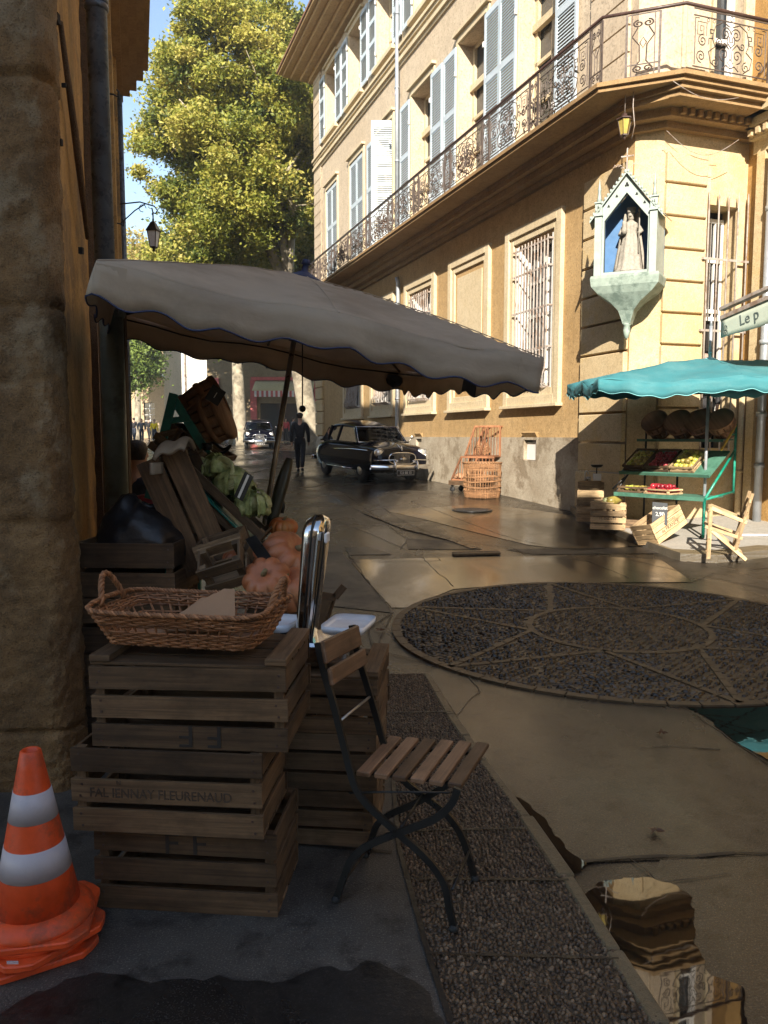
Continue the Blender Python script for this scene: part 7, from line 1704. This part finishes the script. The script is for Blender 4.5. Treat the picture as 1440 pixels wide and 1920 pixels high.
def apple(mat, key, pos, label, group):
    if key not in apples:
        mb = MB(); prof = [(.001, -.028), (.012, -.034), (.026, -.026), (.036, -.004), (.034, .014), (.022, .028), (.010, .027), (.001, .018)]; mb.lathe(prof, 14, fn=lambda a, r, z: 1+.03*math.sin(5*a))
        o = mb.build('apple', mat); apples[key] = o
    else: o = apples[key].copy(); col.objects.link(o)
    tag(o, label, 'apple', group); s = random.uniform(.85, 1.22); setM(o, Matrix.Translation(pos) @ rotm(z=random.uniform(0, 6), x=random.uniform(-.6, .6), y=random.uniform(-.6, .6)) @ Matrix.Scale(s, 4)); return o
def fruit_crate(label, M, L, W, H, wm, fmat, key, flabel, fgroup, layers=1, fill=1.0):
    c = crate(label, M, L, W, H, 2, wm, 'shallow fruit crates on the green stand', name='fruit_crate', gap=.03, thick=.007)
    nx_, ny_ = int(L/.078), int(W/.078)
    for l in range(layers):
        for i in range(nx_-l):
            for j in range(ny_-l):
                if random.random() > fill: continue
                x = (-(nx_-l-1)/2+i)*.076+random.uniform(-.013, .013); y = (-(ny_-l-1)/2+j)*.076+random.uniform(-.006, .006); apple(fmat, key, M @ V((x, y, .045+l*.055+(H-.06)*.6)), flabel, fgroup)
SR = SMx.to_3x3().to_4x4()
TW_ = SMx @ TM
fruit_crate('shallow crate of yellow-green apples at the dark left end of the sloping tray', TW_ @ Matrix.Translation((.22, .28, .012)), .36, .46, .10, M_wgrey, M_applegreen, 'g', 'yellow-green apple at the shaded left end of the sloping tray', 'yellow-green apples in the left tray crate')
fruit_crate('shallow crate of dark red apples in the middle of the sloping tray', TW_ @ Matrix.Translation((.60, .28, .012)), .36, .46, .10, M_wgrey, M_applered, 'r', 'dark red apple in the middle crate of the sloping tray', 'red apples in the middle tray crate')
fruit_crate('pale shallow crate of yellow-green apples catching the sun on the sloping tray', TW_ @ Matrix.Translation((.985, .28, .012)), .36, .46, .10, M_wpale, M_applegreen, 'g', 'sunlit yellow-green apple in the pale crate of the sloping tray', 'yellow-green apples in the pale tray crate', layers=2)
fruit_crate('shallow crate of a few pale apples at the left of the lower shelf', SMx @ Matrix.Translation((.20, .22, zl+.03)), .38, .34, .09, M_wgrey, M_applegreen, 'g', 'pale apple in the left crate of the lower shelf', 'pale apples on the lower shelf', fill=.75)
fruit_crate('shallow pale crate heaped with bright red apples on the lower shelf', SMx @ Matrix.Translation((.68, .20, zl+.03)) @ rotm(z=-.06), .42, .34, .075, M_wpale, M_applered, 'r', 'bright red apple heaped in the crate on the lower shelf', 'red apples on the lower shelf', layers=2)
for k, (x, m_) in enumerate([(.12, 0), (.50, 0), (.82, 0), (1.15, 1)]):
    bushel(['leftmost of the four bushel baskets on the green stand', 'second from the left of the four bushel baskets on the green stand', 'third from the left of the four bushel baskets on the green stand', 'rightmost bushel basket on the green stand, its side catching the sun'][k], SMx @ frame((x+.10, .86, 1.46), V((1, 0, 0)), V((-.42, -.62, .55))), .14, .195, .30, M_wbush, 'bushel baskets on the green stand')
# teal umbrella
hubp = at(1331, 674, 10.95); TU = Matrix.Translation((hubp.x, 10.95, hubp.z-.28)) @ rotm(z=R_(-5), x=.035, y=-.01)
M_tealp = simple('pale_teal_hem', srgb('#7cc0c4'), .8, var=.1, bmp=.1)
umbrella('teal_umbrella', 'teal market umbrella with a wavy valance over the green fruit stand', TU, 1.72, 1.36, .28, .16, M_teal, M_tealp, 2.72, .30, seed=9, sag=.07, wr=.022, kk=1.5, capm=M_tealp, poler=.022, polem=M_zinc)
mb = MB(); mb.tube([(0, 0, 0), (0, 0, .42)], .024, 12); mb.lathe([(0, .42), (.022, .42), (.012, .5), (0, .52)], 10); single(mb, 'umbrella_mast_tip', M_zinc, 'pale metal mast tip sticking up out of the teal umbrella', 'pole', M=Matrix.Translation((hubp.x, 10.95, hubp.z+.03)))
# crates in front of the stand
ng = 'pale wooden crates on the right pavement'
pa_ = pav_at(1103, 985); pb_ = pav_at(1157, 992)
crate('pale wooden crate in front of the dark wall, topped with gourds and loose slats', P2((pb_.x-.10, pb_.y+.12, zp(pb_.y)), math.radians(-18)), .50, .40, .38, 4, M_wpale, ng, gap=.02)
bc_ = crate('pale crate behind the gourd crate, carrying the small scale', P2((pa_.x+.12, pa_.y+.42, zp(12.4)), math.radians(-10)), .40, .34, .62, 5, M_wpale, ng, gap=.015)
q0 = V((pb_.x-.10, pb_.y+.12, zp(pb_.y)+.38))
text('stencil', 'M. DIANTE', .05, (Matrix.Translation((q0.x, q0.y, zp(pb_.y))) @ Matrix.Rotation(math.radians(-18), 4, 'Z') @ Matrix.Translation((.0, -.2025, .16)) @ Matrix.Rotation(R_(90), 4, 'X')), M_inkfade, [o for o in col.objects if o.get('label', '').startswith('pale wooden crate in front')][0], .0006)
for k, (dx_, dy_, r_, lb) in enumerate([(.10, .05, .09, 'yellow-green gourd lying on the right of the pale crate'), (.02, .1, .06, 'smaller striped gourd behind the yellow-green one on the pale crate')]):
    mb = MB(); mb.lathe([(.001, -r_*1.6), (r_*.7, -r_*1.2), (r_*.8, 0), (r_*.45, r_*.8), (r_*.2, r_*1.4), (.001, r_*1.7)], 14, M=rotm(y=R_(88), z=.4)); single(mb, 'gourd', M_leek if k else M_applegreen, lb, 'gourd', M=Matrix.Translation(q0+V((dx_, dy_, .03+.0*k))))
mb = MB()
for k in range(5): mb.box((-.12+k*.02, -.05+k*.05, .012+.004*k), (.34, .05, .006), rotm(z=-.35+k*.16))
single(mb, 'wood_offcut', M_wpale, 'loose thin wooden slats lying across the pale gourd crate', 'slat', M=Matrix.Translation(q0+V((0, 0, -.01))))
ss = empty('small_scale', Matrix.Translation((pa_.x+.14, pa_.y+.42, zp(12.4)+.635)), 'small white kitchen scale with a dark bowl on the pale crate stack by the wall', 'scale')
mb = MB(); mb.prism([(-.06, -.05), (.06, -.05), (.045, .05), (-.045, .05)], 0, .11, Matrix.Translation((.08, 0, 0))); mb.build('base', M_enamel, ss); mb = MB(); mb.tube([(.08, 0, .11), (.08, 0, .2)], .01, 6); mb.lathe([(0, .2), (.07, .21), (.10, .245), (.095, .25)], 16, c=(.08, 0, 0)); mb.build('bowl', M_black, ss)
mb = MB(); mb.tube(curve([(-.1, 0, 0), (-.1, 0, .12), (-.07, 0, .15), (-.05, 0, .1)]), .012, 6); mb.lathe([(0, 0), (.04, 0), (.04, .06), (0, .06)], 10, c=(-.05, 0, 0)); mb.build('weights', M_steel, ss)
# tipped crate with the slate
P0 = pav_at(1236, 1020); pe = at(1289.5, 981, P0.y+.26); ph = at(1219, 984, P0.y-.01); Lx = (pe-P0); Hx = (ph-P0); LL_ = Lx.length; HH_ = Hx.length
Lx.normalize(); Hx = (Hx-Lx*Hx.dot(Lx)).normalized(); Wx = Hx.cross(Lx); Wd = .40
cm_ = Matrix((Lx, Wx, Hx)).transposed().to_4x4(); cm_.translation = P0+Lx*LL_/2+Wx*Wd/2
tc = crate('large pale crate tipped up on one edge, stencilled on its side, with a slate inside', cm_, LL_, Wd, HH_, 4, M_wpale, ng, gap=.008)
text('stencil', 'VERGERS', .055, cm_ @ Matrix.Translation((.03, -Wd/2-.0015, HH_*.62)) @ Matrix.Rotation(R_(90), 4, 'X'), M_inkfade, tc, .0006)
text('stencil', 'de FRANCE', .07, cm_ @ Matrix.Translation((0, -Wd/2-.0015, HH_*.38)) @ Matrix.Rotation(R_(90), 4, 'X'), M_inkdark, tc, .0006)
sp = cm_ @ V((-.02, .0, HH_*.93)); sl_ = at(1237, 963, P0.y+.12)
sle = empty('price_slate', Matrix.Translation(sl_) @ rotm(z=.12, x=-.22, y=.10), 'dark slate with white chalk writing standing in the tipped crate', 'slate')
mb = MB(); mb.box((0, 0, 0), (.215, .012, .30)); mb.build('board', M_slate, sle, bevel=.003)
for tx, zz_, sz_ in (('chocolat', .075, .062), ('2,90', -.01, .075)):
    text('chalk_text', tx, sz_, MW[sle.name] @ Matrix.Translation((0, -.0075, zz_)) @ Matrix.Rotation(R_(90), 4, 'X') @ Matrix.Rotation(.06, 4, 'Z'), M_ink, sle, .0006)
lp_ = pav_at(1170, 990); crate('small dark shallow crate lying under the left edge of the tipped crate', P2((lp_.x+.10, lp_.y+.12, zp(lp_.y)), -.5), .34, .3, .10, 2, M_wgrey, ng)
# wooden folding chair without its seat
yn = 9.45; wc = empty('wooden_folding_chair', (at(1365, 1040, yn).x, yn, zp(yn)), 'weathered wooden folding armchair standing beside the green stand', 'chair'); wo = V((at(1365, 1040, yn).x, yn, zp(yn)))
g0 = V((.10, .40, 0))
def wb(nm, a, b, w=.04, t=.018, o=0):
    mb = MB(); q = V((.16, .42, .0))*o
    mb.bar(at(*a, yn)+q-wo, at(*b, yn)+q-wo, w, t, up=(-.35, .93, 0)); return mb.build(nm, M_wpale, wc, bevel=.002)
for o in (0, 1):
    wb('leg', (1333, 951), (1328, 1048), .05, .02, o); wb('leg', (1334, 995), (1399, 1050), .042, .018, o); wb('back_post', (1411, 925), (1379, 1032), .042, .02, o); wb('armrest', (1334, 953), (1400, 980), .045, .018, o); wb('seat_rail', (1322, 987), (1392, 1010), .04, .018, o)
def cross(nm, p, w=.04, t=.016, up=(0, 0, 1)):
    mb = MB(); a = at(*p, yn)-wo; mb.bar(a-V((.01, .02, 0)), a+V((.17, .44, 0)), w, t, up=up); return mb.build(nm, M_wpale, wc, bevel=.002)
for p in [(1407, 940), (1402, 957), (1397, 973)]: cross('back_slat', p, .018, .042)
for p in [(1329, 1010), (1385, 1018), (1392, 1043), (1330, 958)]: cross('stretcher', p, .03, .018)
# extinguisher behind
p = pav_at(1300, 975); fe = empty('fire_extinguisher', Matrix.Translation((p.x, p.y+.3, zp(p.y))), 'red fire extinguisher standing behind the green stand', 'fire extinguisher')
mb = MB(); mb.lathe([(.085, 0), (.085, .38), (.06, .44), (.03, .46), (.03, .48)], 20); mb.build('cylinder', M_red, fe); mb = MB(); mb.box((0, -.086, .24), (.09, .004, .12)); mb.build('paper_label', M_enamel, fe)
mb = MB(); mb.tube([(0, 0, .48), (0, 0, .54)], .02, 8); mb.tube(curve([(0, 0, .52), (-.10, 0, .62), (-.2, 0, .52), (-.18, 0, .3)]), .012, 6); mb.bar((0, 0, .54), (-.12, 0, .58), .02, .02); mb.build('hose', M_black, fe)
mb = MB(); p2 = pav_at(1270, 965); mb.tube(curve([(0, 0, .62), (.06, 0, .72), (.14, 0, .66), (.15, 0, .5)]), .012, 6); single(mb, 'black_cable', M_black, 'looped black cable hanging behind the lower shelf of the stand', 'cable', M=Matrix.Translation((p2.x, p2.y+.5, zp(p2.y))))
mb = MB(); mb.tube([(0, 0, .02), (.5, .0, .02)], .018, 6); pq = pav_at(1405, 1006); single(mb, 'white_tube', M_enamel, 'white tube lying on the sunny pavement behind the wooden chair', 'tube', M=Matrix.Translation((pq.x-.2, pq.y, zp(pq.y))))

# ============================================================ cane cages and basket by the wall
tr0 = gnd(848, 922); along = V((.94, .1, 0)); AM = Matrix.Translation((tr0.x, tr0.y, gz(tr0.y))) @ Matrix.Rotation(R_(-37), 4, 'Z')
trol = empty('cage_trolley', AM, 'low dark wheeled trolley under the reddish slatted cages by the ochre wall', 'trolley')
mb = MB(); mb.box((.33, .18, .20), (.80, .46, .10)); mb.build('deck', M_wdark, trol, bevel=.005)
for x in (0, .62):
    for y in (.0, .36): 
        w = MB(); w.lathe([(0, -.02), (.055, -.02), (.06, 0), (.055, .02), (0, .02)], 14, M=rotm(x=R_(90)), c=(x, y, .06)); o = w.build('wheel', M_rubber, trol); w = MB(); w.box((x, y, .12), (.03, .05, .09)); w.build('wheel_fork', M_black, o)
def cage(label, M, L, W, H, cut, n):
    """a slatted cage with one sloping end; local origin at its lower left front corner"""
    e = empty('slatted_cage', M, label, 'cage', 'reddish slatted cages by the wall'); t = .042
    for y in (0, W):
        mb = MB(); A, B, C, D = (0, y, 0), (L, y, 0), (L, y, H), (cut, y, H)
        mb.bar(A, B, .03, t, up=(0, 0, 1)); mb.bar(B, C, .03, t, up=(1, 0, 0)); mb.bar(C, D, .03, t); mb.bar(A, D, .03, t, up=(1, 0, 0)); mb.bar((L*.42, y, 0), (L*.42+cut*.9, y, H), .03, t, up=(1, 0, 0)) if cut else None
        mb.build('side_frame', M_wred, e, bevel=.003)
        mb = MB()
        for k in range(n):
            x = L*(k+1)/(n+1); z1 = H*min(1, x/cut) if cut else H
            mb.bar((x, y, t/2), (x, y, z1), .012, .016, up=(1, 0, 0))
        mb.build('cane_slats', M_wred, e)
    mb = MB()
    for a in [(0, 0, 0), (L, 0, 0), (L, 0, H), (cut, 0, H)]: mb.bar(a, (a[0], W, a[2]), .03, .03)
    mb.box((L/2, W/2, .0), (L, W, .02)); mb.build('cross_rails', M_wred, e); return e
cage('lower reddish slatted cage on the trolley, half hidden by the round basket', AM @ Matrix.Translation((-.02, .0, .26)), 1.02, .42, .50, .24, 11)
cage('upper reddish slatted cage with one sloping end, stacked on the lower cage', AM @ Matrix.Translation((.30, .03, .79)), .84, .38, .62, .24, 11)
mb = MB()
for k in range(7): mb.lathe([(.001, 0), (.06, .01), (.09, .05), (.05, .09), (.001, .1)], 10, c=(.04+.07*(k % 3), .08+.1*(k//3), .0+.03*(k % 2)), fn=lambda a, r, z: 1+.2*math.sin(3*a))
single(mb, 'sacking', M_paper, 'crumpled pale sacking lying in the open front of the lower cage', 'sacking', M=AM @ Matrix.Translation((.0, .02, .28)))
def rshape(R0, R1): return lambda t, f: ((R0+(R1-R0)*f)*math.cos(2*math.pi*t), (R0+(R1-R0)*f)*math.sin(2*math.pi*t))
for k, (x, z, r) in enumerate([(.30, .12, .13), (.48, .10, .12)]):
    mb = MB(); weave(mb, rshape(r*.7, r), .22, 10, 20, .006, .006); single(mb, 'small_wicker_basket', M_wickpale, ['small pale round wicker basket inside the upper cage on the left', 'small pale round wicker basket inside the upper cage on the right'][k], 'basket', 'small baskets inside the upper cage', M=AM @ Matrix.Translation((.27+x, .20, .84)) @ rotm(x=.3, y=.4*(-1)**k))
rb_ = gnd(908, 936); rbk = empty('tall_round_basket', Matrix.Translation((rb_.x, rb_.y+.38, gz(rb_.y+.2))), 'tall round cane basket standing by the wall in front of the slatted cages', 'basket')
HB_ = .70; mb = MB()
weave(mb, rshape(.345, .375), .16, 10, 44, .006, .006); mb.build('lower_weave', M_wickpale, rbk)
mb = MB(); weave(mb, rshape(.373, .385), .16, 9, 44, .006, .006); mb.build('upper_weave', M_wickpale, rbk, M=Matrix.Translation((0, 0, HB_-.16)))
mb = MB()
for zc_ in (.24, .36, .45): weave(mb, lambda t, f: (.378*math.cos(2*math.pi*t), .378*math.sin(2*math.pi*t)), .035, 2, 44, .006, .006)
mb = MB()
for k in range(44):
    a = 2*math.pi*(k+.5)/44; mb.tube([(.36*math.cos(a), .36*math.sin(a), .1), (.375*math.cos(a), .375*math.sin(a), .35), (.38*math.cos(a), .38*math.sin(a), HB_-.1)], .007, 4)
for z in (.22, .235, .33, .345, .42, .435):
    mb.tube([(.382*math.cos(a)*(1+.012*math.sin(22*a)), .382*math.sin(a)*(1+.012*math.sin(22*a)), z+.012*math.sin(a*2+z*9)) for a in [q*2*math.pi/90 for q in range(90)]], .008, 4, closed=True)
mb.build('open_stakes', M_wickpale, rbk)
mb = MB(); twist(mb, [(.39*math.cos(a), .39*math.sin(a), HB_+.005) for a in [q*2*math.pi/80 for q in range(80)]], .010, 3, 40, .009, closed=True); mb.build('rim', M_wickpale, rbk)
mb = MB(); mb.lathe([(0, .02), (.34, .02)], 30); mb.build('bottom', M_wickpale, rbk)
# ------------------------------------------------------------ thin sunlit haze in the air of the street
hz_m = bpy.data.materials.new('haze'); hz_m.use_nodes = True; t = hz_m.node_tree; t.nodes.remove(t.nodes['Principled BSDF'])
pv = t.nodes.new('ShaderNodeVolumePrincipled'); pv.inputs['Color'].default_value = (.93, .92, .90, 1); pv.inputs['Density'].default_value = .0012; pv.inputs['Anisotropy'].default_value = .1
t.links.new(pv.outputs[0], t.nodes['Material Output'].inputs['Volume'])
mb = MB(); mb.box((-5, 55, 13.5), (120, 190, 33)); hz = mb.build('haze', hz_m); hz['kind'] = 'stuff'; hz.location = (0, 0, 0)
